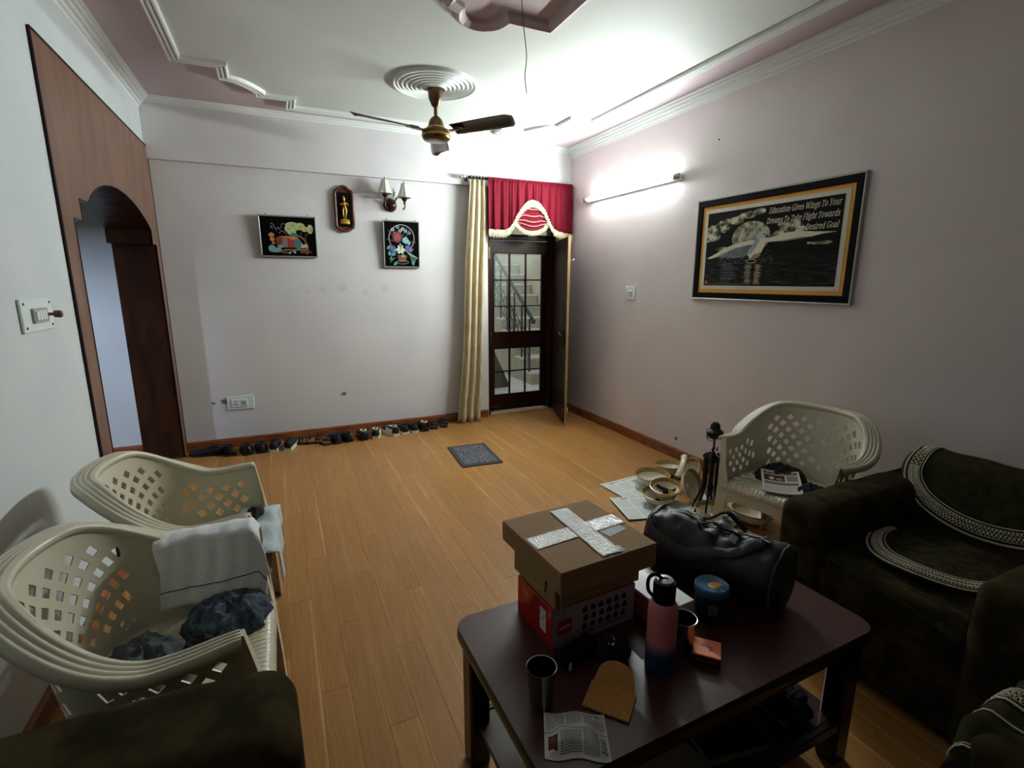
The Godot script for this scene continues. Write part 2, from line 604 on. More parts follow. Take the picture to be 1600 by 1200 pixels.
	# glass
	m = mat("pane", Color(0.75, 0.80, 0.78, 0.10), 0.05)
	m.transparency = BaseMaterial3D.TRANSPARENCY_ALPHA
	m = mat("shade_frost", Color(0.80, 0.80, 0.74), 0.35)
	m.backlight_enabled = true
	m.backlight = Color(0.35, 0.35, 0.32)
	m = mottled("bowl_glass", Color(0.79, 0.75, 0.64), Color(0.86, 0.83, 0.75), 0.2, 0.012, Vector3(5, 5, 5), 59)
	m.backlight_enabled = true
	m.backlight = Color(0.3, 0.28, 0.22)
	m = mottled("bowl_amber", Color(0.55, 0.42, 0.20), Color(0.72, 0.60, 0.36), 0.2, 0.02, Vector3(6, 6, 6), 60)
	# emitters
	m = mat("tube_glow", Color(0.95, 0.97, 1.0), 0.4)
	m.emission_enabled = true
	m.emission = Color(0.96, 0.98, 1.0)
	m.emission_energy_multiplier = 14.0

# ---------------------------------------------------------------- room shell
func wall_box(called: String, a: Vector3, b: Vector3, m: Material, label: String) -> MeshInstance3D:
	return struct(called, box_mesh((a + b) * 0.5, (b - a).abs(), 0.0005), m, label)

func opening_outline() -> Array:
	# the arched opening in the left wall as (z, y), from the near foot round to the far foot
	return [Vector2(-2.95, 0), Vector2(-2.95, 1.692), Vector2(-3.062, 1.692), Vector2(-3.062, 1.79), Vector2(-3.19, 1.79), Vector2(-3.24, 1.825), Vector2(-3.31, 1.86), Vector2(-3.40, 1.893), Vector2(-3.51, 1.92), Vector2(-3.64, 1.938), Vector2(-3.78, 1.944), Vector2(-3.92, 1.938),
		Vector2(-4.06, 1.922), Vector2(-4.19, 1.898), Vector2(-4.31, 1.867), Vector2(-4.42, 1.832), Vector2(-4.50, 1.80), Vector2(-4.545, 1.776), Vector2(-4.545, 1.68), Vector2(-4.66, 1.68), Vector2(-4.66, 0)]

# frame in which a polygon (z, y) lies upright along the wall and is pushed out along +x
func side_xf(x: float) -> Transform3D:
	return Transform3D(Basis(Vector3(0, 0, 1), Vector3(0, 1, 0), Vector3(-1, 0, 0)), Vector3(x, 0, 0))

func room() -> void:
	# floor slab and its planks
	var fl := struct("floor", box_mesh(Vector3((XL + XR) / 2, -0.066, (ZB + ZF) / 2 - 0.1), Vector3(XR - XL + 0.02, 0.12, ZF - ZB + 0.2), 0.0005), M.joint, "honey brown wood plank floor of the living room", "floor")
	var pw := 0.0958
	var pl := 0.94
	var ps := new_st()
	var h := Vector3(pw - 0.0005, 0, pl - 0.0006) * 0.5
	var b := 0.0005
	var tp := [Vector3(-h.x + b, 0, h.z - b), Vector3(h.x - b, 0, h.z - b), Vector3(h.x - b, 0, -h.z + b), Vector3(-h.x + b, 0, -h.z + b)]
	var lo := [Vector3(-h.x, -b, h.z), Vector3(h.x, -b, h.z), Vector3(h.x, -b, -h.z), Vector3(-h.x, -b, -h.z)]
	q4uv(ps, tp[0], tp[1], tp[2], tp[3], Vector2(0, 1), Vector2(1, 1), Vector2(1, 0), Vector2(0, 0))
	ps.set_uv(Vector2(0.5, 0.5))
	for i in 4:
		var j := (i + 1) % 4
		var dn := Vector3(0, -0.0062, 0)
		q4(ps, lo[i], lo[j], tp[j], tp[i])
		q4(ps, lo[i] + dn, lo[j] + dn, lo[j], lo[i])
	var pm := fin(ps)
	var col := 0
	var x := -0.0735 - pw * 8.0 + pw * 0.5
	while x < XR + pw * 0.5:
		var z := ZB - 0.12 - fposmod(col * 0.377 + 0.13, 1.0) * pl
		while z < 0.4:
			var z0 := maxf(z, ZB - 0.2)
			var z1 := minf(z + pl, 0.4)
			var x0 := maxf(x - pw / 2, XL)
			var x1 := minf(x + pw / 2, XR)
			if z1 - z0 > 0.02 and x1 - x0 > 0.01:
				var o := part(fl, "plank", pm, M["plank%d" % rng.randi_range(0, 5)], "", Vector3((x0 + x1) / 2, 0, (z0 + z1) / 2))
				o.scale = Vector3((x1 - x0) / pw, 1, (z1 - z0) / pl)
				if rng.randf() < 0.5: o.rotation.y = PI
			z += pl
		x += pw
		col += 1
	part(fl, "floor_boards", box_mesh(Vector3((XL + XR) / 2, -0.003, (ZF + 0.4) / 2), Vector3(XR - XL, 0.006, ZF - 0.4), 0.0005), M.plank1)
	# walls
	wall_box("wall_right", Vector3(XR, -0.12, ZF), Vector3(XR + 0.2, YC + 0.1, ZB - 0.2), M.wall_pink, "pinkish lavender painted wall with the tube light and poster")
	wall_box("wall_front", Vector3(XL - 0.3, -0.12, ZF), Vector3(XR + 0.2, YC + 0.1, ZF + 0.2), M.wall_pink, "lavender wall at the near end of the room")
	var wb := wall_box("wall_back", Vector3(XL - 0.0, -0.12, ZB), Vector3(1.935, 2.33, ZB - 0.2), M.wall_lavender, "pale lavender painted wall with pictures and the entrance door")
	part(wb, "wall_lintel", box_mesh(Vector3((XL + XR) / 2, 2.53, ZB - 0.1), Vector3(XR - XL, 0.40, 0.2), 0.0005), M.wall_lavender)
	part(wb, "wall_pier", box_mesh(Vector3(2.80, 1.105, ZB - 0.1), Vector3(0.102, 2.45, 0.2), 0.0005), M.wall_lavender)
	# the left wall with its arched opening
	var outl := [Vector2(ZF, -0.12), Vector2(ZF, YC + 0.1), Vector2(ZB - 0.2, YC + 0.1), Vector2(ZB - 0.2, -0.12), Vector2(-4.665, -0.12)]
	var op := opening_outline()
	var wp := PackedVector2Array(outl)
	for k in range(op.size() - 1, -1, -1):
		var v: Vector2 = op[k]
		wp.append(Vector2(v.x + (0.004 if k < 4 else (-0.005 if k > 17 else 0.0)), v.y + (0.004 if v.y > 1.0 else 0.0)) if v.y > 0.1 else Vector2(v.x + (0.004 if k == 0 else -0.005), -0.12))
	struct("wall_left", prism_mesh(wp, 0.0, 0.262, side_xf(XL)), M.wall_white, "cool white painted wall with the wooden archway")
	# ceiling: pink rim, white middle
	struct("ceiling", box_mesh(Vector3((XL + XR) / 2, YC + 0.05, (ZB + ZF) / 2), Vector3(XR - XL, 0.1, ZF - ZB), 0.0005), M.ceiling_pink, "ceiling with a dusty pink rim round a white middle", "ceiling")
	# beam across the top of the back wall
	var bm := struct("trim_1", box_mesh(Vector3((XL + XR) / 2, 2.515, ZB + 0.022), Vector3(XR - XL, 0.41, 0.044), 0.003), M.wall_lavender, "shallow painted beam running along the top of the back wall", "beam")
	bm.set_meta("kind", "structure")
	# skirting boards
	var sk := func(a: Vector2, b2: Vector2, called: String, label: String) -> void:
		var st := new_st()
		mould(st, [a, b2], [Vector2(0, 0), Vector2(0.014, 0), Vector2(0.014, 0.072), Vector2(0.010, 0.082), Vector2(0, 0.084)], 0.0)
		struct(called, fin(st), M.skirting, label, "skirting board")
	sk.call(Vector2(1.925, ZB), Vector2(XL, ZB), "baseboard_back", "brown wooden skirting board along the back wall behind the shoes")
	sk.call(Vector2(XR, ZF), Vector2(XR, ZB), "baseboard_right", "brown wooden skirting board along the right wall")
	sk.call(Vector2(XL, -2.79), Vector2(XL, ZF), "baseboard_left", "brown wooden skirting board along the left wall near the sofa")
	# veneer panel round the archway, and its lining
	var vp := PackedVector2Array([Vector2(-2.80, 0.0), Vector2(-2.80, 2.395), Vector2(-4.782, 2.395), Vector2(-4.782, 0.0)])
	for k in range(op.size() - 1, -1, -1): vp.append(op[k])
	var panel := thing("arch_panel", "brown wood veneer panel with stepped arch opening in left wall", "arch panel", Vector3.ZERO)
	panel.set_meta("kind", "structure")
	part(panel, "veneer", prism_mesh(vp, -0.008, 0.0, side_xf(XL)), M.veneer)
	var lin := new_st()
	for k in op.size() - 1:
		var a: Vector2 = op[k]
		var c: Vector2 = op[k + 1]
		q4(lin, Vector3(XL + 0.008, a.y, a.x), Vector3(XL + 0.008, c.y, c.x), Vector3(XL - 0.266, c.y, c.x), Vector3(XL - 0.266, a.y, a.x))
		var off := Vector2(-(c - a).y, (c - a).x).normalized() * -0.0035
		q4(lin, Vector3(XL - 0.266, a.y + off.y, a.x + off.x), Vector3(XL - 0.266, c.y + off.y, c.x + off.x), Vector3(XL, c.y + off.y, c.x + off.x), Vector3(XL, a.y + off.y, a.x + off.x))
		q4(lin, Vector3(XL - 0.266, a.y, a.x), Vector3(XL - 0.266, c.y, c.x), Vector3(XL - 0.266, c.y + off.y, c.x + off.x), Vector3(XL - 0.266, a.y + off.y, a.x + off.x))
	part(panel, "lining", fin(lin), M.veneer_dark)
	var ed := new_st()
	for e in [[Vector2(-2.797, 0), Vector2(-2.797, 2.398)], [Vector2(-2.797, 2.398), Vector2(-4.785, 2.398)], [Vector2(-4.780, 2.398), Vector2(-4.780, 0)]]:
		beam(ed, Vector3(XL + 0.006, e[0].y, e[0].x), Vector3(XL + 0.006, e[1].y, e[1].x), 0.012, 0.011, 0.002)
	part(panel, "edge_strip", fin(ed), M.dark_wood)
	var ed2 := new_st()
	for k in op.size() - 1:
		beam(ed2, Vector3(XL + 0.008, op[k].y, op[k].x), Vector3(XL + 0.008, op[k + 1].y, op[k + 1].x), 0.006, 0.006, 0.001)
	part(panel, "arch_bead", fin(ed2), M.dark_wood)

func passage() -> void:
	# the passage beyond the archway
	var x0 := -2.5
	var x1 := XL - 0.262
	var fl := wall_box("floor_passage", Vector3(x0 - 0.15, -0.12, ZB - 0.2), Vector3(x1 + 0.27, -0.002, -1.6), M.joint, "floor of the passage beyond the archway")
	fl.set_meta("category", "floor")
	wall_box("wall_passage_back", Vector3(x0 - 0.15, -0.12, ZB), Vector3(x1, YC, ZB - 0.2), M.wall_white, "bluish white wall seen through the archway")
	wall_box("wall_passage_front", Vector3(x0 - 0.15, -0.12, -1.8), Vector3(x1, YC, -1.6), M.wall_white, "wall closing the near end of the passage")
	wall_box("ceiling_passage", Vector3(x0 - 0.15, YC, ZB - 0.2), Vector3(x1, YC + 0.1, -1.6), M.veneer_dark, "ceiling of the passage, coloured dark to dim its upper part").set_meta("category", "ceiling")  # dark colour put in so the upper passage stays dim
	# outer wall with a window opening z -3.96..-3.46, y 0.7..1.8
	var w := wall_box("wall_passage_left", Vector3(x0 - 0.15, -0.12, ZB), Vector3(x0, 0.7, -1.6), M.wall_white, "outer wall of the passage with a window")
	part(w, "wall_head", box_mesh(Vector3(x0 - 0.075, 2.27, (ZB - 1.6) / 2), Vector3(0.15, 0.94, -1.6 - ZB), 0.0005), M.wall_white)
	part(w, "wall_pier", box_mesh(Vector3(x0 - 0.075, 1.25, (ZB - 3.96) / 2), Vector3(0.15, 1.1, -3.96 - ZB), 0.0005), M.wall_white)
	part(w, "wall_pier", box_mesh(Vector3(x0 - 0.075, 1.25, (-3.46 - 1.6) / 2), Vector3(0.15, 1.1, 1.86), 0.0005), M.wall_white)
	# added closed box outside the window, unseen, keeping sky light out of the passage
	wall_box("wall_added_sky_block", Vector3(-4.5, -0.12, -6.0), Vector3(-4.3, 3.2, -0.8), M.stair_wall, "added unseen wall facing the passage window to shut out the sky")
	wall_box("wall_added_sky_block_end", Vector3(-4.5, -0.12, -6.2), Vector3(x0 - 0.15, 3.2, -6.0), M.stair_wall, "far end wall of the added sky block")
	wall_box("wall_added_sky_block_side", Vector3(-4.5, -0.12, -0.8), Vector3(x0 - 0.15, 3.2, -0.6), M.stair_wall, "near end wall of the added sky block")
	wall_box("wall_added_sky_block_inner", Vector3(x0 - 0.15, -0.12, -6.2), Vector3(x0, 3.2, ZB), M.stair_wall, "inner side wall of the added sky block")
	wall_box("wall_added_sky_block_return", Vector3(x0 - 0.15, -0.12, -1.6), Vector3(x0, 3.2, -0.6), M.stair_wall, "inner return wall of the added sky block")
	wall_box("ceiling_added_sky_block", Vector3(-4.5, 3.2, -6.2), Vector3(x0, 3.3, -0.6), M.stair_wall, "slab closing the top of the added sky block").set_meta("category", "ceiling")
	wall_box("floor_added_sky_block", Vector3(-4.5, -0.24, -6.2), Vector3(x0, -0.12, -0.6), M.stair_wall, "floor of the added sky block").set_meta("category", "floor")
	var win := Node3D.new()
	win.name = "window_1"
	add_child(win)
	win.position = Vector3(x0 - 0.08, 1.25, -3.71)
	win.set_meta("kind", "structure")
	tag(win, "wood framed window in the outer wall of the passage", "window")
	var fr := new_st()
	for e in [[Vector3(0, -0.53, -0.25), Vector3(0, -0.53, 0.25)], [Vector3(0, 0.53, -0.25), Vector3(0, 0.53, 0.25)], [Vector3(0, -0.55, -0.235), Vector3(0, 0.55, -0.235)], [Vector3(0, -0.55, 0.235), Vector3(0, 0.55, 0.235)]]:
		beam(fr, e[0], e[1], 0.05, 0.04)
	part(win, "window_frame", fin(fr), M.dark_wood)
	part(win, "pane", box_mesh(Vector3(0, 0, 0), Vector3(0.004, 1.02, 0.44), 0.0005), M.pane)
	var st := new_st()
	mould(st, [Vector2(x1, ZB), Vector2(x0, ZB)], [Vector2(0, 0), Vector2(0.014, 0), Vector2(0.014, 0.098), Vector2(0.010, 0.108), Vector2(0, 0.11)], 0.0)
	struct("baseboard_passage", fin(st), M.skirting, "brown skirting board at the foot of the passage wall", "skirting board")

func stairwell() -> void:
	var z0 := ZB - 0.2
	var fl := wall_box("floor_landing", Vector3(0.9, -0.12, -8.8), Vector3(4.2, -0.004, z0), M.marble, "pale marble landing outside the entrance door")
	fl.set_meta("category", "floor")
	wall_box("wall_stair_right", Vector3(4.0, 0, -8.8), Vector3(4.2, 3.4, z0), M.stair_wall, "cream wall on the right of the stairs")
	wall_box("wall_stair_left", Vector3(0.9, 0, -8.8), Vector3(1.1, 3.4, z0), M.stair_wall, "cream wall on the left of the landing")
	wall_box("wall_stair_back", Vector3(0.9, 0, -9.0), Vector3(4.2, 3.4, -8.8), M.stair_wall, "cream wall at the head of the stairs")
	wall_box("wall_stair_front", Vector3(XR + 0.2, 0, z0 - 0.1), Vector3(4.2, 3.4, z0 + 0.05), M.stair_wall, "cream wall beside the entrance door outside")
	var sc := thing("staircase", "marble staircase rising beyond the glazed screen door", "staircase", Vector3(3.1, -0.004, -6.12))
	var tread := box_mesh(Vector3(0.44, -0.015, -0.14), Vector3(0.87, 0.03, 0.29), 0.006)
	var riser := box_mesh(Vector3(0.44, -0.1, -0.13), Vector3(0.86, 0.144, 0.25), 0.001)
	for k in 10:
		part(sc, "tread", tread, M.marble, "", Vector3(0, 0.172 * (k + 1), -0.25 * k))
		part(sc, "riser", riser, M.riser, "", Vector3(0, 0.172 * (k + 1), -0.25 * k))
	var under := PackedVector2Array([Vector2(0.02, 0.0), Vector2(0.02, 0.03), Vector2(2.5, 1.55), Vector2(2.5, 0.0)])
	part(sc, "stair_core", prism_mesh(under, 0.0, 0.86, Transform3D(Basis(Vector3(0, 0, -1), Vector3(0, 1, 0), Vector3(1, 0, 0)), Vector3(0.02, 0, 0))), M.riser)
	var rl := thing("stair_railing", "dark iron stair railing with zigzag bars along the stairs", "railing", Vector3(3.12, 0.168, -6.2))
	var hr := new_st(1)
	tube(hr, [Vector3(0, 0.72, 0.1), Vector3(0, 0.76, 0.06), Vector3(0, 2.30, -2.18)], 0.024, 8)
	part(rl, "handrail", fin(hr), M.rail_iron)
	part(rl, "rail_knob", lathe_mesh([Vector2(0, -0.035), Vector2(0.025, -0.025), Vector2(0.035, 0), Vector2(0.025, 0.025), Vector2(0, 0.035)], 12), M.rail_iron, "", Vector3(0, 0.71, 0.11))
	for k in 9:
		var zz := -0.25 * k
		var yb := 0.172 * k
		part(rl, "baluster", box_mesh(Vector3(0, yb + 0.37, zz), Vector3(0.022, 0.74, 0.022), 0.002), M.rail_iron)
		if k == 8: continue
		var zg := new_st()
		var A := Vector3(0, yb + 0.14, zz)
		var B := Vector3(0, yb + 0.14 + 0.172, zz - 0.25)
		var U := Vector3(0, 0.17, 0)
		beam(zg, A, B, 0.012, 0.012)
		beam(zg, A + U, B + U, 0.012, 0.012)
		beam(zg, A, A.lerp(B, 0.5) + U, 0.01, 0.01)
		beam(zg, A.lerp(B, 0.5) + U, B, 0.01, 0.01)
		beam(zg, A + U * 1.9, B + U * 1.9, 0.012, 0.012)
		beam(zg, A + U, A.lerp(B, 0.3) + U * 1.9, 0.01, 0.01)
		beam(zg, A.lerp(B, 0.3) + U * 1.9, A.lerp(B, 0.6) + U, 0.01, 0.01)
		beam(zg, A.lerp(B, 0.6) + U, B + U * 1.9, 0.01, 0.01)
		part(rl, "zigzag", fin(zg), M.rail_iron)
	var pn := PackedVector2Array([Vector2(2.1, 0.0), Vector2(2.79, 0.0), Vector2(2.55, 0.52), Vector2(2.1, 1.42)])
	one("slanted_board", prism_mesh(pn, 0.0, 0.03), M.dark, "black slanted board standing at the foot of the stairs", "board", Vector3(0, -0.004, -6.15))

# ---------------------------------------------------------------- plaster work on the ceiling
func ceiling_work() -> void:
	# path of the moulding between the pink rim and the white middle
	var arcL := []
	for k in 7:
		var t := k / 6.0
		arcL.append(Vector2(-0.21 + 0.21 * t, -4.07 - 0.20 * t * t))
	var path := [Vector2(-0.45, ZF - 0.45), Vector2(-0.45, -3.86), Vector2(-0.207, -3.86)]
	path.append_array(arcL)
	path.append_array([Vector2(0.0, -4.32), Vector2(0.20, -4.32), Vector2(0.20, -4.525), Vector2(1.91, -4.525), Vector2(1.91, -4.33), Vector2(2.12, -4.33)])
	for k in 7:
		var t := 1.0 - k / 6.0
		path.append(Vector2(2.315 - 0.195 * t, -4.09 - 0.22 * t * t))
	path.append_array([Vector2(2.315, -3.85), Vector2(2.51, -3.85), Vector2(2.51, ZF - 0.45)])
	# white middle, a thin skim inside the moulding
	var wp := PackedVector2Array()
	for p in path: wp.append(Vector2(p.x, -p.y))
	struct("ceiling_middle", prism_mesh(wp, 0.0, 0.006, Transform3D(Basis(Vector3(1, 0, 0), Vector3(0, 0, -1), Vector3(0, -1, 0)), Vector3(0, YC, 0))), M.ceiling_white, "white middle field of the ceiling", "ceiling")
	var prof := []
	for k in 3:
		var x := -0.036 + 0.024 * k
		for a in [Vector2(x, 0.0 if k == 0 else -0.014), Vector2(x + 0.003, -0.024), Vector2(x + 0.009, -0.030), Vector2(x + 0.016, -0.030), Vector2(x + 0.021, -0.024)]: prof.append(a)
	prof.append(Vector2(0.036, 0))
	prof.reverse()
	var s := new_st()
	var closed: Array = path.duplicate()
	mould(s, closed, prof, YC, true)
	struct("trim_2", fin(s), M.plaster_white, "white ridged plaster moulding stepping round the ceiling", "moulding")
	# cornice along the four walls
	var cp := [Vector2(0, 0), Vector2(0.070, 0), Vector2(0.070, -0.010), Vector2(0.056, -0.013), Vector2(0.053, -0.028), Vector2(0.038, -0.031), Vector2(0.035, -0.048), Vector2(0.020, -0.051), Vector2(0.017, -0.070), Vector2(0.006, -0.073), Vector2(0.004, -0.090), Vector2(0, -0.092)]
	var cs := new_st()
	mould(cs, [Vector2(XL, ZB + 0.044), Vector2(XL, ZF), Vector2(XR, ZF), Vector2(XR, ZB + 0.044)], cp, YC)
	struct("trim_3", fin(cs), M.plaster_white, "stepped white cornice under the ceiling along the side walls", "cornice")
	var cb := new_st()
	mould(cb, [Vector2(XR, ZB + 0.044), Vector2(XL, ZB + 0.044)], [Vector2(0, 0), Vector2(0.045, 0), Vector2(0.042, -0.008), Vector2(0.026, -0.012), Vector2(0.022, -0.024), Vector2(0.010, -0.028), Vector2(0.006, -0.040), Vector2(0, -0.042)], YC)
	struct("trim_4", fin(cb), M.plaster_white, "small coved white cornice above the back wall beam", "cornice")
	# rosette over the fan
	var rp := []
	rp.append(Vector2(0.04, 0.0))
	rp.append(Vector2(0.04, -0.035))
	for k in 7:
		var r := 0.055 + 0.030 * k
		var d := -0.040 + 0.004 * k
		rp.append(Vector2(r, d + 0.012))
		rp.append(Vector2(r + 0.008, d))
		rp.append(Vector2(r + 0.018, d - 0.002))
		rp.append(Vector2(r + 0.026, d + 0.008))
	rp.append(Vector2(0.275, -0.02))
	rp.append(Vector2(0.285, 0.0))
	rp.reverse()
	var ro := struct("trim_5", lathe_mesh(rp, 48, Transform3D.IDENTITY, 0.9), M.plaster_white, "round white plaster rosette with concentric rings above the fan", "rosette")
	ro.position = Vector3(1.085, YC - 0.004, -3.62)
	# pink medallion in the middle of the ceiling, edged with a broad moulding
	var c := Vector2(1.14, -2.30)
	var q := [Vector2(0.27, -0.285), Vector2(0.035, -0.285)]
	for k in 9:
		var a := lerpf(0.15, PI * 0.93, k / 8.0)
		q.append(Vector2(-0.10 + 0.13 * cos(a), -0.30 - 0.125 * sin(a)))
	q.append(Vector2(-0.235, -0.30))
	q.append(Vector2(-0.30, -0.26))
	q.append(Vector2(-0.30, -0.04))
	var med := []
	for v in q: med.append(c + v)
	for k in range(q.size() - 1, -1, -1): med.append(c + Vector2(q[k].x, -q[k].y))
	var mp := PackedVector2Array()
	for p in med: mp.append(Vector2(p.x, -p.y))
	struct("ceiling_medallion", prism_mesh(mp, 0.0, 0.010, Transform3D(Basis(Vector3(1, 0, 0), Vector3(0, 0, -1), Vector3(0, -1, 0)), Vector3(0, YC, 0))), M.ceiling_pink, "pink field of the shaped medallion in the middle of the ceiling", "ceiling")
	var bp := [Vector2(-0.035, 0), Vector2(-0.035, -0.02), Vector2(-0.025, -0.034), Vector2(-0.012, -0.036), Vector2(-0.008, -0.046), Vector2(0.006, -0.05), Vector2(0.012, -0.042), Vector2(0.022, -0.034), Vector2(0.032, -0.03), Vector2(0.035, 0)]
	var ms := new_st()
	mould(ms, med, bp, YC, true)
	struct("trim_6", fin(ms), M.ceiling_pink, "broad pink moulding edging the medallion on the ceiling", "moulding")
	# loose wire
	one("hanging_wire", tube_mesh(smooth_path([Vector3(0, 0.0, 0), Vector3(0.01, -0.12, 0.004), Vector3(0.028, -0.24, 0), Vector3(0.018, -0.33, 0.003), Vector3(0.03, -0.405, 0)], 5), 0.0022, 6), M.wire, "thin loose wire hanging down from the pink ceiling medallion", "wire", Vector3(1.165, YC - 0.008, -2.43))


# ---------------------------------------------------------------- entrance door
func door() -> void:
	var zd := -4.93
	var d := Node3D.new()
	d.name = "door_1"
	add_child(d)
	d.position = Vector3(1.935, 0, zd)
	d.set_meta("kind", "structure")
	tag(d, "dark wood screen door with twelve panes and its frame", "door")
	# frame: two posts, a rail at head height and the top; x measured from the left jamb
	var W := 0.812
	for x in [0.026, W - 0.026]:
		part(d, "door_post", box_mesh(Vector3(x, 1.16, 0.01), Vector3(0.052, 2.32, 0.11), 0.004), M.dark_wood)
	part(d, "transom_rail", box_mesh(Vector3(W / 2, 1.865, 0.01), Vector3(W - 0.104, 0.055, 0.11), 0.004), M.dark_wood)
	part(d, "head_rail", box_mesh(Vector3(W / 2, 2.295, 0.01), Vector3(W - 0.104, 0.05, 0.11), 0.004), M.dark_wood)
	part(d, "transom_pane", box_mesh(Vector3(W / 2, 2.08, 0), Vector3(W - 0.11, 0.37, 0.008), 0.001), M.pane)
	for x in [W / 3, W * 2 / 3]:
		part(d, "transom_bar", box_mesh(Vector3(x, 2.08, 0), Vector3(0.022, 0.375, 0.03), 0.002), M.dark_wood)
	part(d, "threshold", box_mesh(Vector3(W / 2, 0.006, 0.06), Vector3(W - 0.11, 0.012, 0.02), 0.002), M.marble)
	# screen leaf
	var x0 := 0.056
	var x1 := W - 0.056
	var lw := x1 - x0
	var xc := (x0 + x1) / 2
	for x in [x0 + 0.028, x1 - 0.038]:
		var wd := 0.056 if x < 0.4 else 0.076
		part(d, "stile", box_mesh(Vector3(x, 0.925, 0), Vector3(wd, 1.81, 0.035), 0.003), M.dark_wood)
	for r in [[0.022, 0.200], [0.708, 0.882], [1.705, 1.83]]:
		part(d, "rail", box_mesh(Vector3(xc, (r[0] + r[1]) / 2, 0), Vector3(lw - 0.1, r[1] - r[0], 0.033), 0.003), M.dark_wood)
	var px0 := x0 + 0.056
	var px1 := x1 - 0.076
	for r in [[0.882, 1.705, 3], [0.200, 0.708, 2]]:
		for k in [1, 2]:
			part(d, "glazing_bar", box_mesh(Vector3(lerpf(px0, px1, k / 3.0), (r[0] + r[1]) / 2, 0), Vector3(0.018 if k == 1 else 0.016, r[1] - r[0], 0.022), 0.002), M.dark_wood)
		for k in range(1, r[2]):
			part(d, "glazing_bar", box_mesh(Vector3((px0 + px1) / 2, lerpf(r[0], r[1], float(k) / r[2]), 0.001), Vector3(px1 - px0, 0.013, 0.02), 0.002), M.dark_wood)
		for i in 3:
			for j in r[2]:
				var w: float = (px1 - px0) / 3.0
				var hh: float = (r[1] - r[0]) / r[2]
				part(d, "pane", box_mesh(Vector3(px0 + (i + 0.5) * w, r[0] + (j + 0.5) * hh, 0), Vector3(w - 0.01, hh - 0.008, 0.003), 0.0005), M.pane)
		var bead := new_st()
		for e in [[Vector3(px0, r[0], 0), Vector3(px1, r[0], 0)], [Vector3(px0, r[1], 0), Vector3(px1, r[1], 0)], [Vector3(px0, r[0], 0), Vector3(px0, r[1], 0)], [Vector3(px1, r[0], 0), Vector3(px1, r[1], 0)]]:
			beam(bead, e[0] + Vector3(0, 0, 0.018), e[1] + Vector3(0, 0, 0.018), 0.01, 0.012, 0.003)
		part(d, "glazing_bead", fin(bead), M.dark_wood)
	# brass fittings on the screen door
	part(d, "pull_handle", tube_mesh(smooth_path([Vector3(0.066, 0.88, 0.02), Vector3(0.066, 0.875, 0.05), Vector3(0.066, 0.83, 0.055), Vector3(0.066, 0.785, 0.05), Vector3(0.066, 0.78, 0.02)], 4), 0.008, 8), M.brass, "brass pull handle")
	part(d, "tower_bolt", tube_mesh([Vector3(0.075, 0.07, 0.03), Vector3(0.17, 0.075, 0.03)], 0.006, 8), M.brass, "brass bolt")
	part(d, "hinge", box_mesh(Vector3(0.045, 1.70, 0.066), Vector3(0.018, 0.12, 0.012), 0.002), M.brass, "brass hinge")
	# solid leaf, swung open into the room
	var lf := Node3D.new()
	lf.name = "door_2"
	add_child(lf)
	lf.set_meta("kind", "structure")
	tag(lf, "open dark brown wooden door leaf swung into the room", "door")
	lf.position = Vector3(2.735, 0, -4.835)
	lf.rotation.y = atan2(0.25, 0.70) # local +z runs from hinge to the free edge, mirrored towards -x below
	lf.rotation.y = -lf.rotation.y
	var L := 0.735
	part(lf, "door_slab", box_mesh(Vector3(0, 0.925, L / 2), Vector3(0.028, 1.80, L - 0.004), 0.002), M.dark_wood)
	part(lf, "edge_lipping", box_mesh(Vector3(0.002, 0.925, L), Vector3(0.024, 1.80, 0.006), 0.001), M.edge_wood, "light wood edge of the door")
	for r in [[0.20, 0.66], [0.80, 1.25], [1.33, 1.70]]:
		var pb := new_st()
		for sx in [-1, 1]:
			bbox(pb, Vector3(sx * 0.0145, (r[0] + r[1]) / 2, L / 2), Vector3(0.007, r[1] - r[0], L - 0.26), 0.003)
		part(lf, "raised_panel", fin(pb), M.dark_wood)
	part(lf, "lever_handle", tube_mesh(smooth_path([Vector3(-0.014, 0.90, L - 0.08), Vector3(-0.045, 0.90, L - 0.08), Vector3(-0.05, 0.91, L - 0.13), Vector3(-0.048, 0.925, L - 0.19)], 4), 0.007, 8), M.brass, "brass lever handle")
	part(lf, "lever_handle", tube_mesh(smooth_path([Vector3(0.014, 0.90, L - 0.06), Vector3(0.045, 0.90, L - 0.06), Vector3(0.05, 0.90, L - 0.10), Vector3(0.048, 0.90, L - 0.16)], 4), 0.008, 8), M.brass, "brass lever handle")
	part(lf, "lock_plate", box_mesh(Vector3(0.018, 0.86, L - 0.06), Vector3(0.008, 0.20, 0.035), 0.002), M.brass, "brass lock plate")
	part(lf, "lock_plate", box_mesh(Vector3(-0.017, 0.86, L - 0.08), Vector3(0.006, 0.20, 0.03), 0.002), M.bronze_dark)
	part(lf, "tower_bolt", tube_mesh([Vector3(-0.022, 0.05, L - 0.03), Vector3(-0.022, 0.17, L - 0.03)], 0.007, 8), M.brass, "brass tower bolt")
	part(lf, "tower_bolt", tube_mesh([Vector3(0.022, 0.05, L - 0.012), Vector3(0.022, 0.19, L - 0.012)], 0.008, 8), M.chrome, "chrome tower bolt")
	part(lf, "hook", tube_mesh([Vector3(0.012, 1.62, L - 0.03), Vector3(0.05, 1.61, L - 0.03), Vector3(0.055, 1.625, L - 0.03)], 0.004, 6), M.chrome)

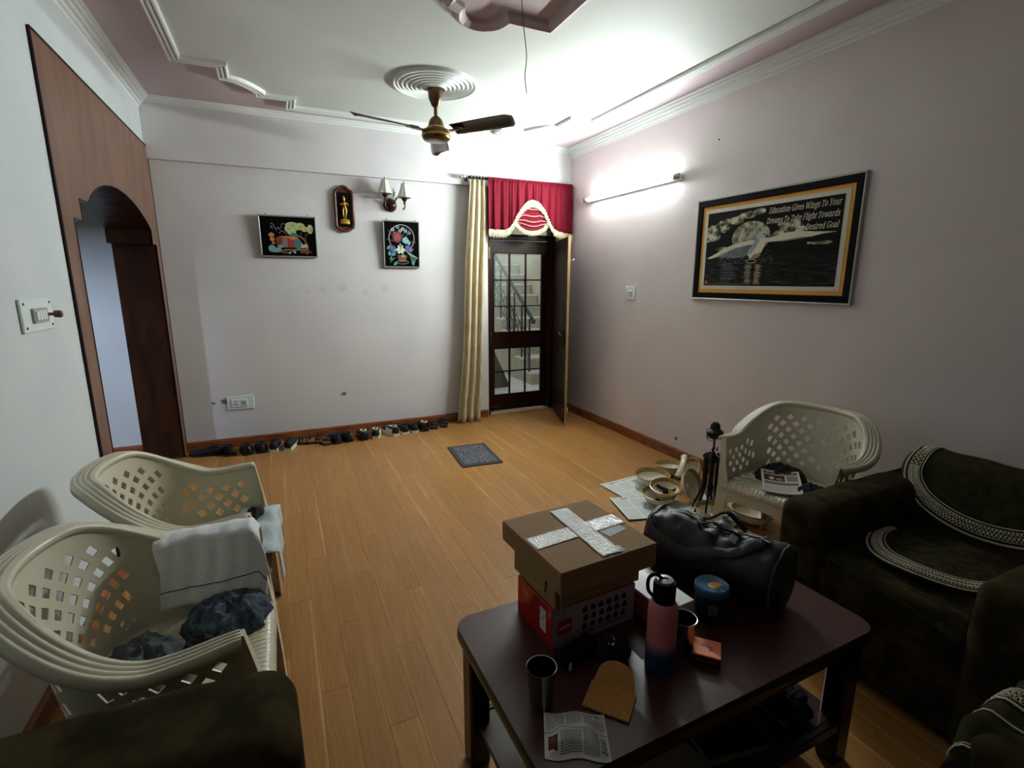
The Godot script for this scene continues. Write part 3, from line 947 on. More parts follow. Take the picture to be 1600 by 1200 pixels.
# ---------------------------------------------------------------- lights
func tube_light() -> void:
	var t := thing("tube_light", "lit white LED tube batten on the right wall", "tube light", Vector3(XR, 2.192, -3.735))
	var L := 1.27
	part(t, "housing", box_mesh(Vector3(-0.024, 0, 0), Vector3(0.048, 0.040, L), 0.004), M.white_plastic)
	var gl := new_st(1)
	var rings := []
	for k in 2:
		var ring := PackedVector3Array()
		for i in 9:
			var a := lerpf(-PI / 2, PI / 2, i / 8.0)
			ring.append(Vector3(-0.049 - 0.030 * cos(a), 0.021 * sin(a), (L / 2 - 0.055) * (1 - 2 * k)))
		rings.append(ring)
	loft(gl, rings)
	part(t, "diffuser", fin(gl), M.tube_glow, "glowing white diffuser")
	for s in [-1, 1]:
		var cs := new_st(1)
		var rr := []
		for k in 2:
			var ring := PackedVector3Array()
			for i in 9:
				var a := lerpf(-PI / 2, PI / 2, i / 8.0)
				ring.append(Vector3(-0.044 - 0.038 * cos(a), 0.025 * sin(a), s * (L / 2 - 0.056 + 0.058 * k)))
			if s > 0: ring.reverse()
			rr.append(ring)
		loft(cs, rr)
		part(t, "end_cap", fin(cs), M.switch_grey)
	var a := AreaLight3D.new()
	a.name = "tube_area_light"
	a.area_size = Vector2(L - 0.12, 0.036)
	a.light_color = Color(0.96, 1.0, 0.985)
	a.light_energy = 7.5
	a.shadow_enabled = true
	a.position = Vector3(-0.082, 0, 0)
	a.rotation = Vector3(0, PI / 2, 0)
	t.add_child(a)
	# the tube also throws light up and down the wall
	for k in 5:
		var o := OmniLight3D.new()
		o.name = "tube_omni_light"
		o.light_color = Color(0.96, 1.0, 0.985)
		o.light_energy = 0.042
		o.light_size = 0.018
		o.omni_range = 12.0
		o.omni_attenuation = 2.0
		o.shadow_enabled = true
		o.position = Vector3(-0.10, 0, (k - 2) * 0.25)
		t.add_child(o, true)

func fan() -> void:
	var f := thing("ceiling_fan", "bronze brown ceiling fan with three dark blades", "ceiling fan", Vector3(1.085, 0, -3.62))
	part(f, "canopy", lathe_mesh([Vector2(0.0, 2.585), Vector2(0.018, 2.585), Vector2(0.030, 2.60), Vector2(0.046, 2.64), Vector2(0.050, 2.68), Vector2(0.052, 2.70), Vector2(0, 2.702)], 28), M.fan_bronze)
	part(f, "downrod", lathe_mesh([Vector2(0.0125, 2.50), Vector2(0.0125, 2.59)], 16), M.fan_bronze)
	var mp := [Vector2(0, 2.365), Vector2(0.055, 2.367), Vector2(0.085, 2.374), Vector2(0.096, 2.386), Vector2(0.098, 2.40), Vector2(0.090, 2.404), Vector2(0.098, 2.41), Vector2(0.098, 2.425), Vector2(0.088, 2.44), Vector2(0.060, 2.452), Vector2(0.054, 2.47), Vector2(0.046, 2.50), Vector2(0.030, 2.52), Vector2(0.014, 2.53), Vector2(0, 2.53)]
	part(f, "motor", lathe_mesh(mp, 32, Transform3D.IDENTITY, 0.9), M.fan_bronze)
	part(f, "trim_ring", lathe_mesh([Vector2(0.060, 2.446), Vector2(0.066, 2.450), Vector2(0.063, 2.458), Vector2(0.056, 2.458)], 32), M.gold, "gold ring round the motor")
	part(f, "trim_ring", lathe_mesh([Vector2(0.0965, 2.396), Vector2(0.101, 2.400), Vector2(0.101, 2.408), Vector2(0.0965, 2.412)], 32), M.gold, "gold ring round the motor")
	# one blade along +x, pitched; copies turned round the hub
	var top := []
	var n := 16
	var rings := []
	for k in n + 1:
		var t := float(k) / n
		var r := lerpf(0.14, 0.60, t)
		var w := lerpf(0.052, 0.068, minf(t * 1.6, 1.0))
		if t > 0.9: w *= sqrt(maxf(0.0, 1.0 - pow((t - 0.9) / 0.1, 2.0) * 0.8))
		var cam := 0.010
		var ring := PackedVector3Array()
		for i in 9:
			var u := lerpf(1, -1, i / 8.0)
			ring.append(Vector3(r, cam * (1 - u * u) + u * 0.018 + 0.001, w * u))
		for i in 9:
			var u := lerpf(-1, 1, i / 8.0)
			ring.append(Vector3(r, cam * (1 - u * u) + u * 0.018 - 0.001, w * u))
		rings.append(ring)
	var bs := new_st(1)
	loft(bs, rings)
	var blade := fin(bs)
	var ir := new_st()
	bbox(ir, Vector3(0.13, -0.004, 0), Vector3(0.11, 0.006, 0.034), 0.002)
	bbox(ir, Vector3(0.185, 0.002, 0), Vector3(0.07, 0.006, 0.06), 0.002)
	var iron := fin(ir)
	for deg in [165.0, 52.0, -70.0]:
		var b := part(f, "blade", blade, M.fan_brown, "", Vector3(0, 2.428, 0))
		b.rotation.y = -deg_to_rad(deg)
		part(b, "blade_iron", iron, M.fan_bronze)

# ---------------------------------------------------------------- soft shapes
# a box with round edges; puff swells the broad faces
func rbox(s: SurfaceTool, c: Vector3, size: Vector3, r: float, puff := Vector3.ZERO, xf := Transform3D.IDENTITY, lump := 0.0, sd := 1) -> void:
	var h := size * 0.5
	var nz := FastNoiseLite.new()
	nz.seed = sd
	nz.frequency = 3.0
	var f := func(p: Vector3) -> Vector3:
		var q := p.clamp(-(h - Vector3.ONE * r), h - Vector3.ONE * r)
		var nn := (p - q).normalized()
		var o := q + nn * r
		var k := Vector3(o.x / h.x, o.y / h.y, o.z / h.z)
		o.x += signf(o.x) * puff.x * maxf(0, (1 - k.y * k.y) * (1 - k.z * k.z)) * absf(k.x)
		o.y += signf(o.y) * puff.y * maxf(0, (1 - k.x * k.x) * (1 - k.z * k.z)) * absf(k.y)
		o.z += signf(o.z) * puff.z * maxf(0, (1 - k.x * k.x) * (1 - k.y * k.y)) * absf(k.z)
		if lump > 0.0: o += nn * nz.get_noise_3dv(c + o) * lump
		return xf * (c + o)
	var ax := []
	for d in 3:
		var a := []
		for k in 5: a.append(-h[d] + r * (1.0 - cos(k * PI / 8)) if false else -h[d] + r * k / 4.0)
		var m := maxi(2, int((h[d] - r) * 2 / 0.06))
		for k in range(1, m): a.append(lerpf(-h[d] + r, h[d] - r, float(k) / m))
		for k in 5: a.append(h[d] - r + r * k / 4.0)
		ax.append(a)
	for d in 3:
		var u := (d + 1) % 3
		var v := (d + 2) % 3
		for sg in [-1, 1]:
			for i in ax[u].size() - 1:
				for j in ax[v].size() - 1:
					var P := []
					for e in [[i, j], [i + 1, j], [i + 1, j + 1], [i, j + 1]]:
						var p := Vector3.ZERO
						p[d] = h[d] * sg
						p[u] = ax[u][e[0]]
						p[v] = ax[v][e[1]]
						P.append(f.call(p))
					if sg > 0: q4(s, P[0], P[1], P[2], P[3])
					else: q4(s, P[3], P[2], P[1], P[0])

func rbox_mesh(c: Vector3, size: Vector3, r: float, puff := Vector3.ZERO, xf := Transform3D.IDENTITY, lump := 0.0, sd := 1) -> ArrayMesh:
	var s := new_st(1)
	rbox(s, c, size, r, puff, xf, lump, sd)
	return fin(s)

# a crocheted border between two curves: cords and rows of small loops; up lifts it off the cloth
func lace_band(outer: Array, inner: Array, up: Vector3) -> ArrayMesh:
	var s := new_st(1)
	var n := outer.size()
	var at := func(k: float, w: float) -> Vector3:
		var a := clampi(floori(k), 0, n - 2)
		var t := k - a
		return Vector3(outer[a]).lerp(outer[a + 1], t).lerp(Vector3(inner[a]).lerp(inner[a + 1], t), w) + up
	for w in [0.0, 0.07, 0.25, 0.55, 0.85, 1.0]:
		var c := []
		for k in n: c.append(at.call(float(k), w))
		tube(s, c, 0.0021 if w in [0.0, 1.0] else 0.0014, 5)
	var L := 0.0
	for k in n - 1: L += Vector3(outer[k]).distance_to(outer[k + 1])
	var m := int(L / 0.0125)
	for row: Array in [[0.25, 0.55], [0.55, 0.85]]:
		for q in m:
			var k0 := float(q) / m * (n - 1)
			var k1 := (q + 0.5) / m * (n - 1)
			var k2 := float(q + 1) / m * (n - 1)
			var a: Vector3 = at.call(k0, row[0])
			var b: Vector3 = at.call(k1, row[1])
			var d: Vector3 = at.call(k2, row[0])
			tube(s, [a, a.lerp(b, 0.5) + up * 0.6, b], 0.0019, 4)
			tube(s, [b, b.lerp(d, 0.5) + up * 0.6, d], 0.0019, 4)
	return fin(s)

func sofas() -> void:
	# armchair by the right wall
	var t := thing("armchair", "dark green upholstered armchair with lace edged covers by right wall", "armchair", Vector3(1.75, 0, -0.84))
	# local: x runs back to the wall, z across
	part(t, "base", rbox_mesh(Vector3(0.47, 0.20, 0), Vector3(0.90, 0.36, 0.50), 0.03, Vector3.ZERO, Transform3D.IDENTITY, 0.01, 3), M.sofa_green)
	part(t, "seat_cushion", rbox_mesh(Vector3(0.36, 0.35, 0), Vector3(0.68, 0.16, 0.46), 0.04, Vector3(0.012, 0.02, 0), Transform3D.IDENTITY, 0.012, 4), M.sofa_green)
	var bx := Transform3D(Basis(Vector3(0, 0, 1), -0.30), Vector3(0.70, 0.475, 0.0))
	part(t, "backrest", rbox_mesh(Vector3(0, 0, 0), Vector3(0.20, 0.50, 0.70), 0.09, Vector3(0.03, 0, 0), bx), M.sofa_green)
	for sz in [-1, 1]:
		part(t, "arm", rbox_mesh(Vector3(0.44, 0.30, sz * 0.315), Vector3(0.90, 0.58, 0.19), 0.055, Vector3(0, 0.01, 0.008), Transform3D.IDENTITY, 0.012, 6 + sz), M.sofa_green)
	var foot := box_mesh(Vector3(0, 0.012, 0), Vector3(0.05, 0.024, 0.05), 0.004)
	for fx in [0.08, 0.84]:
		for fz in [-0.2, 0.2]: part(t, "foot", foot, M.dark, "", Vector3(fx, 0, fz))
	# cover on the seat: a cloth with a rounded front, lace round it
	var cov := thing("seat_cover", "green cloth cover with lace border spread on the armchair seat", "seat cover", Vector3(1.75, 0, -0.84))
	var f := func(u: float, v: float) -> Vector3:
		var a := lerpf(-PI * 0.5, PI * 0.5, u)
		var r := v
		var x := 0.42 - 0.345 * r * cos(a)
		var z := 0.235 * sin(a) * (0.25 + 0.75 * r) - 0.0
		var dome := 0.030 * (1 - pow(z / 0.26, 2.0))
		var drop := maxf(0.0, 0.075 - x) * 0.8
		return Vector3(x, 0.438 + dome * (0.6 + 0.4 * r) - drop + 0.003 * sin(a * 5 + 1.0) * r, z)
	part(cov, "cloth", sheet_mesh(24, 10, f, 0.003), M.cover_green)
	var lp := []
	var lq := []
	for k in 41:
		lp.append(Vector3(f.call(k / 40.0, 0.99)))
		lq.append(Vector3(f.call(k / 40.0, 0.74)))
	var lb := part(cov, "lace_border", lace_band(lp, lq, Vector3(0, 0.0055, 0)), M.lace, "off white crocheted lace border")
	lb.set_meta("kind", "stuff")
	var hem := func(u: float, v: float) -> Vector3:
		var z := lerpf(-0.215, 0.222, u)
		var sag := 0.03 + 0.055 * pow(u, 1.5)
		return Vector3(0.035 - 0.030 * v + 0.004 * sin(u * 19.0) * v + (0.02 * (1.0 - v)), 0.447 - 0.006 * (1.0 - v) - v * sag, z)
	part(cov, "hem", sheet_mesh(30, 5, hem, 0.002), M.cover_green)
	# cover hung over the top of the back, following the cushion's own surface
	var bc := thing("back_cover", "green cloth cover with lace border hung over armchair backrest", "back cover", Vector3(1.75, 0, -0.84))
	var bh := Vector3(0.10, 0.25, 0.35)
	var on_back := func(y: float, z: float, off: float) -> Vector3:
		var p := Vector3(-bh.x, y, z)
		if y > bh.y: p = Vector3(-bh.x + (y - bh.y), bh.y, z)
		var q := p.clamp(-(bh - Vector3.ONE * 0.09), bh - Vector3.ONE * 0.09)
		var nn := (p - q).normalized()
		var o := q + nn * 0.09
		var k := Vector3(o.x / bh.x, o.y / bh.y, o.z / bh.z)
		o.x -= 0.03 * maxf(0, (1 - k.y * k.y) * (1 - k.z * k.z)) * absf(k.x)
		return bx * (o + nn * off)
	var fcl := func(u: float, v: float) -> Vector3:
		var z := lerpf(-0.30, 0.30, u)
		var lowest := 0.16 - 0.20 * sqrt(maxf(0.0, 1 - pow(z / 0.304, 2.0)))
		return on_back.call(lerpf(lowest, 0.37, v), z, 0.005 + 0.002 * sin(u * 23.0))
	part(bc, "cloth", sheet_mesh(30, 18, fcl, 0.003), M.cover_green)
	var bp := []
	var bq := []
	for k in 53:
		var y := 0.16
		var z := 0.302
		var yi := 0.16
		var zi := 0.236
		if k < 6:
			y = 0.35 - 0.032 * k
			z *= -1.0
			yi = y
			zi *= -1.0
		elif k > 46:
			y = 0.16 + 0.032 * (k - 46)
			yi = y
		else:
			var a := lerpf(PI, TAU, (k - 6) / 40.0)
			y = 0.16 + 0.20 * sin(a)
			z = 0.302 * cos(a)
			yi = 0.16 + 0.138 * sin(a)
			zi = 0.236 * cos(a)
		bp.append(on_back.call(y, z, 0.013))
		bq.append(on_back.call(yi, zi, 0.013))
	var bl := part(bc, "lace_border", lace_band(bp, bq, Vector3(-0.001, 0.0005, 0)), M.lace, "off white crocheted lace border")
	bl.set_meta("kind", "stuff")
	# sofa at the near right, its arm under a lace cloth
	var s2 := thing("sofa", "dark green sofa with a white lace cloth beside the armchair", "sofa", Vector3(1.31, 0, 0.225))
	part(s2, "base", rbox_mesh(Vector3(0.62, 0.19, 0), Vector3(1.16, 0.36, 1.2), 0.03), M.sofa_green)
	part(s2, "seat_cushion", rbox_mesh(Vector3(0.36, 0.37, 0.04), Vector3(0.66, 0.14, 0.9), 0.05, Vector3(0, 0.02, 0)), M.sofa_green)
	part(s2, "backrest", rbox_mesh(Vector3(1.0, 0.56, 0), Vector3(0.24, 0.44, 1.1), 0.09), M.sofa_green)
	for sz in [-1, 1]: part(s2, "arm", rbox_mesh(Vector3(0.52, 0.24, sz * 0.56), Vector3(1.12, 0.46, 0.18), 0.06), M.sofa_green)
	var la := thing("arm_cloth", "white lace cloth laid over the arm of the near sofa", "lace cloth", Vector3(1.31, 0, -0.345))
	var fa := func(u: float, v: float) -> Vector3:
		var w := lerpf(-1.0, 1.0, u)
		var z := clampf(w * 0.16, -0.1, 0.1)
		var y := 0.478 - maxf(0.0, absf(w * 0.16) - 0.075) * 1.4
		var x := lerpf(0.35, -0.055, v)
		if v > 0.82: y -= (v - 0.82) * 0.75
		return Vector3(maxf(x, -0.045 - 0.01 * sin(u * 20.0)), y + 0.004 * sin(u * 17.0 + v * 5.0), z + 0.004 * sin(v * 30.0))
	part(la, "cloth", sheet_mesh(20, 20, fa, 0.003), M.cover_green)
	for e in [[0.90, 0.72], [0.55, 0.38]]:
		var ap := []
		var aq := []
		for k in 25:
			ap.append(Vector3(fa.call(k / 24.0, e[0])))
			aq.append(Vector3(fa.call(k / 24.0, e[1])))
		part(la, "lace_border", lace_band(ap, aq, Vector3(-0.004, 0.005, 0)), M.lace).set_meta("kind", "stuff")
	# sofa at the near left
	var s3 := thing("sofa", "dark olive sofa with broad arm beside the cream chairs on left", "sofa", Vector3(XL + 0.03, 0, -0.10))
	part(s3, "base", rbox_mesh(Vector3(0.36, 0.20, 0), Vector3(0.70, 0.38, 1.55), 0.03), M.sofa_green)
	part(s3, "seat_cushion", rbox_mesh(Vector3(0.40, 0.40, 0.02), Vector3(0.64, 0.14, 1.38), 0.05, Vector3(0, 0.02, 0)), M.sofa_green)
	part(s3, "backrest", rbox_mesh(Vector3(0.11, 0.48, 0), Vector3(0.20, 0.60, 1.40), 0.08), M.sofa_green)
	for sz in [-1, 1]: part(s3, "arm", rbox_mesh(Vector3(0.375, 0.333, sz * 0.80), Vector3(0.75, 0.665, 0.25), 0.06, Vector3(0, 0.012, 0.01), Transform3D.IDENTITY, 0.014, 16 + sz), M.sofa_green)

func coffee_table() -> void:
	var t := thing("coffee_table", "dark maroon coffee table with rounded corners and lower shelf", "table", Vector3(0.925, 0, -0.967), deg_to_rad(1.2))
	var hx := 0.542
	var hz := 0.281
	var top := func(ins: float, r: float) -> PackedVector2Array:
		var p := PackedVector2Array()
		for c in [[1, 1, 0.0], [-1, 1, 90.0], [-1, -1, 180.0], [1, -1, 270.0]]:
			for k in 7:
				var a := deg_to_rad(float(c[2]) + 15.0 * k)
				p.append(Vector2(c[0] * (hx - ins - r) + cos(a) * r, c[1] * (hz - ins - r) + sin(a) * r))
		return p
	var flat := func(y: float) -> Transform3D: return Transform3D(Basis(Vector3(1, 0, 0), Vector3(0, 0, -1), Vector3(0, 1, 0)), Vector3(0, y, 0))
	var ts := new_st()
	var O: PackedVector2Array = top.call(0.0, 0.055)
	var I: PackedVector2Array = top.call(0.004, 0.051)
	prism(ts, I, 0.420, 0.4602, flat.call(0.0))
	part(t, "table_top", fin(ts), M.table_wood)
	var es := new_st(1)
	var rings := []
	for k in 9:
		var a := lerpf(-PI / 2, PI / 2, k / 8.0)
		var e := 0.005 * (1 - cos(a))
		var PP: PackedVector2Array = top.call(e, 0.055 - e)
		var ring := PackedVector3Array()
		for v in PP: ring.append(Vector3(v.x, 0.440 + 0.019 * sin(a), -v.y))
		rings.append(ring)
	loft(es, rings, true, false, false)
	part(t, "edge_band", fin(es), M.table_edge, "black rounded edge")
	var leg := box_mesh(Vector3(0, 0.21, 0), Vector3(0.062, 0.42, 0.062), 0.006)
	for sx in [-1, 1]:
		for sz in [-1, 1]: part(t, "leg", leg, M.table_edge, "", Vector3(sx * 0.488, 0, sz * 0.227))
	for sz in [-1, 1]: part(t, "apron", box_mesh(Vector3(0, 0.39, sz * 0.235), Vector3(0.92, 0.058, 0.02), 0.003), M.table_edge)
	for sx in [-1, 1]: part(t, "apron", box_mesh(Vector3(sx * 0.495, 0.39, 0), Vector3(0.02, 0.058, 0.40), 0.003), M.table_edge)
	part(t, "lower_shelf", box_mesh(Vector3(0, 0.142, 0), Vector3(0.99, 0.016, 0.47), 0.003), M.veneer_dark)
	for sz in [-1, 1]: part(t, "shelf_rail", box_mesh(Vector3(0, 0.135, sz * 0.245), Vector3(0.92, 0.035, 0.02), 0.003), M.table_edge)

# ---------------------------------------------------------------- moulded plastic armchair
const CU := 20       # tiles along the shell
const PH := 0.066   # height of a tile

func c_rim(u: float) -> Vector2:   # plan of the rim, (x, z), u -1..1; front is +z
	var s := absf(u) * 0.72
	var a := maxf(0.0, 0.44 - s) / 0.44
	var p: Vector2
	if s > 0.44:
		var t := (s - 0.44) / 0.28
		p = Vector2(lerpf(0.276, 0.258, t), lerpf(-0.01, 0.205, t))
	else:
		var w := a * PI / 2
		p = Vector2(0.276 * cos(w), -0.01 - 0.245 * sin(w))
	p.x *= signf(u) if u != 0.0 else 1.0
	return p

func c_low(u: float) -> Vector2:
	var s := absf(u) * 0.72
	var p: Vector2
	if s > 0.44:
		var t := (s - 0.44) / 0.28
		p = Vector2(lerpf(0.226, 0.236, t), lerpf(-0.03, 0.235, t))
	else:
		var w := (0.44 - s) / 0.44 * PI / 2
		p = Vector2(0.226 * pow(cos(w), 0.8), -0.03 - 0.15 * pow(sin(w), 0.85))
	p.x *= signf(u) if u != 0.0 else 1.0
	return p

func c_top(u: float) -> float:     # height of the rim
	var k := smoothstep(0.72, 0.22, absf(u))
	return 0.628 + 0.012 * smoothstep(0.75, 1.0, absf(u)) + 0.155 * k

func c_pt(u: float, y: float) -> Vector3:
	var yt := c_top(u)
	var w := clampf((y - 0.40) / (yt - 0.40), -0.3, 1.05)
	var ww := w + 0.10 * w * (1.0 - w) * -1.0
	var p := c_low(u).lerp(c_rim(u), ww)
	return Vector3(p.x, y, p.y)

func c_nrm(u: float, y: float) -> Vector3:
	var a := c_pt(clampf(u + 0.01, -1, 1), y) - c_pt(clampf(u - 0.01, -1, 1), y)
	var b := c_pt(u, y + 0.01) - c_pt(u, y - 0.01)
	return b.cross(a).normalized()

func c_hole(u: float, y: float) -> bool:
	var a := absf(u)
	if y > c_top(u) - 0.046 or y < 0.448: return false
	if a < 0.40: return y < c_top(u) - 0.062
	return a > 0.50 and a < 0.92

func chair_meshes() -> Dictionary:
	var out := {}
	var s := new_st(1)
	var th := 0.0045
	var pt := func(ui: float, j: float, side: int) -> Vector3:
		var u := clampf(-1.0 + 2.0 * ui / CU, -1.0, 1.0)
		var y := c_top(u) - 0.012 - PH * j
		return c_pt(u, y) + c_nrm(u, y) * th * 0.5 * side
	var hole := func(ui: float, j: float) -> bool:
		var u := -1.0 + 2.0 * ui / CU
		return c_hole(u, c_top(u) - 0.012 - PH * j)
	for i in CU:
		var um := -1.0 + 2.0 * (i + 0.5) / CU
		var rows := ceili((c_top(um) - 0.012 - 0.385) / PH)
		for j in rows:
			var d := 0.265
			# outer octagon (corners cut where a corner hole stands), inner diamond
			var cc := [hole.call(float(i), float(j)), hole.call(i + 1.0, float(j)), hole.call(i + 1.0, j + 1.0), hole.call(float(i), j + 1.0)]
			var cn := [Vector2(0, 0), Vector2(1, 0), Vector2(1, 1), Vector2(0, 1)]
			var ctr: bool = hole.call(i + 0.5, j + 0.5)
			var I := [Vector2(0.5, 0.5 - d), Vector2(0.5 + d, 0.5), Vector2(0.5, 0.5 + d), Vector2(0.5 - d, 0.5)]
			if not ctr:
				for k in 4: I[k] = Vector2(0.5, 0.5)
			for side in [-1, 1]:
				for k in 4:
					var k1 := (k + 1) % 4
					var A: Vector2 = cn[k]
					var B: Vector2 = cn[k1]
					var e := (B - A) * d
					var O0 := A + e
					var O1 := B - e
					var nx: Vector2 = (Vector2(cn[(k + 2) % 4]) - B) * d
					var O2: Vector2 = B + nx
					var P := func(v: Vector2) -> Vector3: return pt.call(i + v.x, j + v.y, side)
					var tris := [[O0, O1, I[k]], [O1, O2, I[k1]], [O1, I[k1], I[k]]]
					if not ctr: tris = [[O0, O1, I[k]], [O1, O2, I[k]]]
					if not cc[k1]: tris.append([O1, B, O2])
					for t in tris:
						if side > 0: t3(s, P.call(t[0]), P.call(t[1]), P.call(t[2]))
						else: t3(s, P.call(t[2]), P.call(t[1]), P.call(t[0]))
			s.set_smooth_group(-1)
			if ctr:
				for k in 4:
					var a: Vector2 = I[k]
					var b: Vector2 = I[(k + 1) % 4]
					q4(s, pt.call(i + a.x, j + a.y, 1), pt.call(i + b.x, j + b.y, 1), pt.call(i + b.x, j + b.y, -1), pt.call(i + a.x, j + a.y, -1))
			for k in 4:
				if cc[k]:
					var a: Vector2 = Vector2(cn[k]) + (Vector2(cn[(k + 1) % 4]) - Vector2(cn[k])) * d
					var b: Vector2 = Vector2(cn[k]) + (Vector2(cn[(k + 3) % 4]) - Vector2(cn[k])) * d
					q4(s, pt.call(i + a.x, j + a.y, 1), pt.call(i + b.x, j + b.y, 1), pt.call(i + b.x, j + b.y, -1), pt.call(i + a.x, j + a.y, -1))
			s.set_smooth_group(1)
	out.shell = fin(s)
	# rolled rim with ribs
	var prof := [Vector2(-0.008, -0.022), Vector2(-0.010, -0.006), Vector2(-0.004, 0.001)]
	for k in 4:
		var x := -0.001 + k * 0.0145
		prof.append_array([Vector2(x, 0.0005 - k * 0.0018), Vector2(x + 0.0035, 0.0035 - k * 0.0018), Vector2(x + 0.0095, 0.0035 - k * 0.002), Vector2(x + 0.0125, 0.0 - k * 0.002)])
	prof.append_array([Vector2(0.060, -0.011), Vector2(0.062, -0.028), Vector2(0.058, -0.029), Vector2(0.055, -0.013), Vector2(0.040, -0.008), Vector2(0.0, -0.004), Vector2(-0.002, -0.022)])
	var rs := new_st(1)
	var rings := []
	for k in 73:
		var u := -1.0 + 2.0 * k / 72.0
		var a := c_rim(clampf(u + 0.015, -1, 1)) - c_rim(clampf(u - 0.015, -1, 1))
		var n := Vector2(-a.y, a.x).normalized()
		var c := c_rim(u)
		if n.dot(c) < 0.0: n = -n
		var wide := 1.0 - 0.30 * smoothstep(0.5, 0.8, absf(u)) - 0.1 * smoothstep(0.85, 1.0, absf(u))
		var ring := PackedVector3Array()
		for v in prof: ring.append(Vector3(c.x + n.x * v.x * wide, c_top(u) + v.y, c.y + n.y * v.x * wide))
		rings.append(ring)
	loft(rs, rings)
	out.rim = fin(rs)
	# seat
	var sf := func(u: float, v: float) -> Vector3:
		var z := lerpf(-0.175, 0.266, v)
		var hw := 0.230 if z > -0.05 else 0.230 * sqrt(maxf(0.02, 1.0 - pow((-0.05 - z) / 0.16, 2.0)))
		var x := lerpf(-hw, hw, u)
		var y := 0.425 - 0.012 * (1 - pow(x / 0.26, 2.0)) * (1 - pow((z + 0.02) / 0.25, 2.0)) - 0.012 * (1.0 - v)
		if z > 0.225:
			var e := (z - 0.225) / 0.037
			y -= 0.035 * e * e
			z -= 0.006 * e * e
		if z > 0.16: y += 0.0022 * cos(x * TAU / 0.0185) * smoothstep(0.16, 0.19, z)
		return Vector3(x, y, z)
	var ss := new_st(1)
	sheet(ss, 104, 26, func(u: float, v: float) -> Vector3: return sf.call(1.0 - u, v), -0.005)
	out.seat = fin(ss)
	# apron round the seat
	var ap := new_st(1)
	rings = []
	for k in 61:
		var u := -1.0 + 2.0 * k / 60.0
		var a := c_low(clampf(u + 0.02, -1, 1)) - c_low(clampf(u - 0.02, -1, 1))
		var n := Vector2(-a.y, a.x).normalized()
		var c := c_low(u)
		if n.dot(c + Vector2(0, 0.02)) < 0.0: n = -n
		var ring := PackedVector3Array()
		var low := 0.335 + 0.0 * u
		for v in [Vector2(0.004, 0.43), Vector2(0.010, 0.43), Vector2(0.016, low), Vector2(0.010, low)]:
			ring.append(Vector3(c.x + n.x * v.x, v.y, c.y + n.y * v.x))
		rings.append(ring)
	loft(ap, rings)
	out.apron = fin(ap)
	var fp := PackedVector2Array([Vector2(-0.235, 0.40), Vector2(-0.235, 0.20), Vector2(-0.222, 0.20), Vector2(-0.205, 0.29), Vector2(-0.185, 0.318), Vector2(-0.15, 0.332), Vector2(0.15, 0.332), Vector2(0.185, 0.318), Vector2(0.205, 0.29), Vector2(0.222, 0.20), Vector2(0.235, 0.20), Vector2(0.235, 0.40)])
	out.front_apron = prism_mesh(fp, 0.240, 0.252)
	# legs: L-shaped sections
	for r in [["front_leg", [[Vector3(0.252, 0.0, 0.268), 0.042], [Vector3(0.246, 0.20, 0.262), 0.052], [Vector3(0.240, 0.40, 0.250), 0.058], [Vector3(0.250, 0.52, 0.232), 0.034], [Vector3(0.262, 0.634, 0.212), 0.026]]],
			["rear_leg", [[Vector3(0.225, 0.0, -0.262), 0.040], [Vector3(0.205, 0.20, -0.225), 0.050], [Vector3(0.185, 0.40, -0.165), 0.056]]]]:
		for sx in [-1, 1]:
			var ls := new_st()
			var rg := []
			for e in r[1]:
				var c: Vector3 = e[0]
				var w: float = e[1]
				var z1 := -1.0 if r[0] == "front_leg" else 1.0
				var ring := PackedVector3Array()
				for v in [Vector2(0, 0), Vector2(-w, 0), Vector2(-w, 0.007 * z1), Vector2(-0.007, 0.007 * z1), Vector2(-0.007, w * z1), Vector2(0, w * z1)]:
					ring.append(Vector3(sx * (c.x + v.x + 0.012), c.y, c.z + v.y))
				if sx * z1 > 0: ring.reverse()
				rg.append(ring)
			loft(ls, rg)
			out[r[0] + ("_a" if sx < 0 else "_b")] = fin(ls)
	return out

func chairs() -> void:
	var cm := chair_meshes()
	var t := thing("plastic_armchair", "cream lattice plastic armchair holding crumpled grey trousers and white cloth", "chair", Vector3(-0.347, 0, -1.428), deg_to_rad(90), "cream lattice armchairs")
	part(t, "shell", cm.shell, M.chair_plastic)
	part(t, "rim", cm.rim, M.chair_plastic)
	part(t, "seat", cm.seat, M.chair_plastic)
	part(t, "apron", cm.apron, M.chair_plastic)
	part(t, "front_apron", cm.front_apron, M.chair_plastic)
	for k in ["front_leg_a", "front_leg_b", "rear_leg_a", "rear_leg_b"]: part(t, "leg", cm[k], M.chair_plastic)
	var c := t.duplicate()
	c.name = numbered("plastic_armchair")
	add_child(c)
	c.position = Vector3(-0.365, 0, -2.085)
	c.rotation.y = deg_to_rad(90.5)
	tag(c, "cream lattice plastic armchair next to the archway, pale cloth on seat", "chair", "cream lattice armchairs")
	c = t.duplicate()
	c.name = numbered("plastic_armchair")
	add_child(c)
	c.position = Vector3(2.275, 0, -1.565)
	c.rotation.y = deg_to_rad(-78)
	tag(c, "cream lattice plastic armchair by right wall with newspaper on seat", "chair", "cream lattice armchairs")

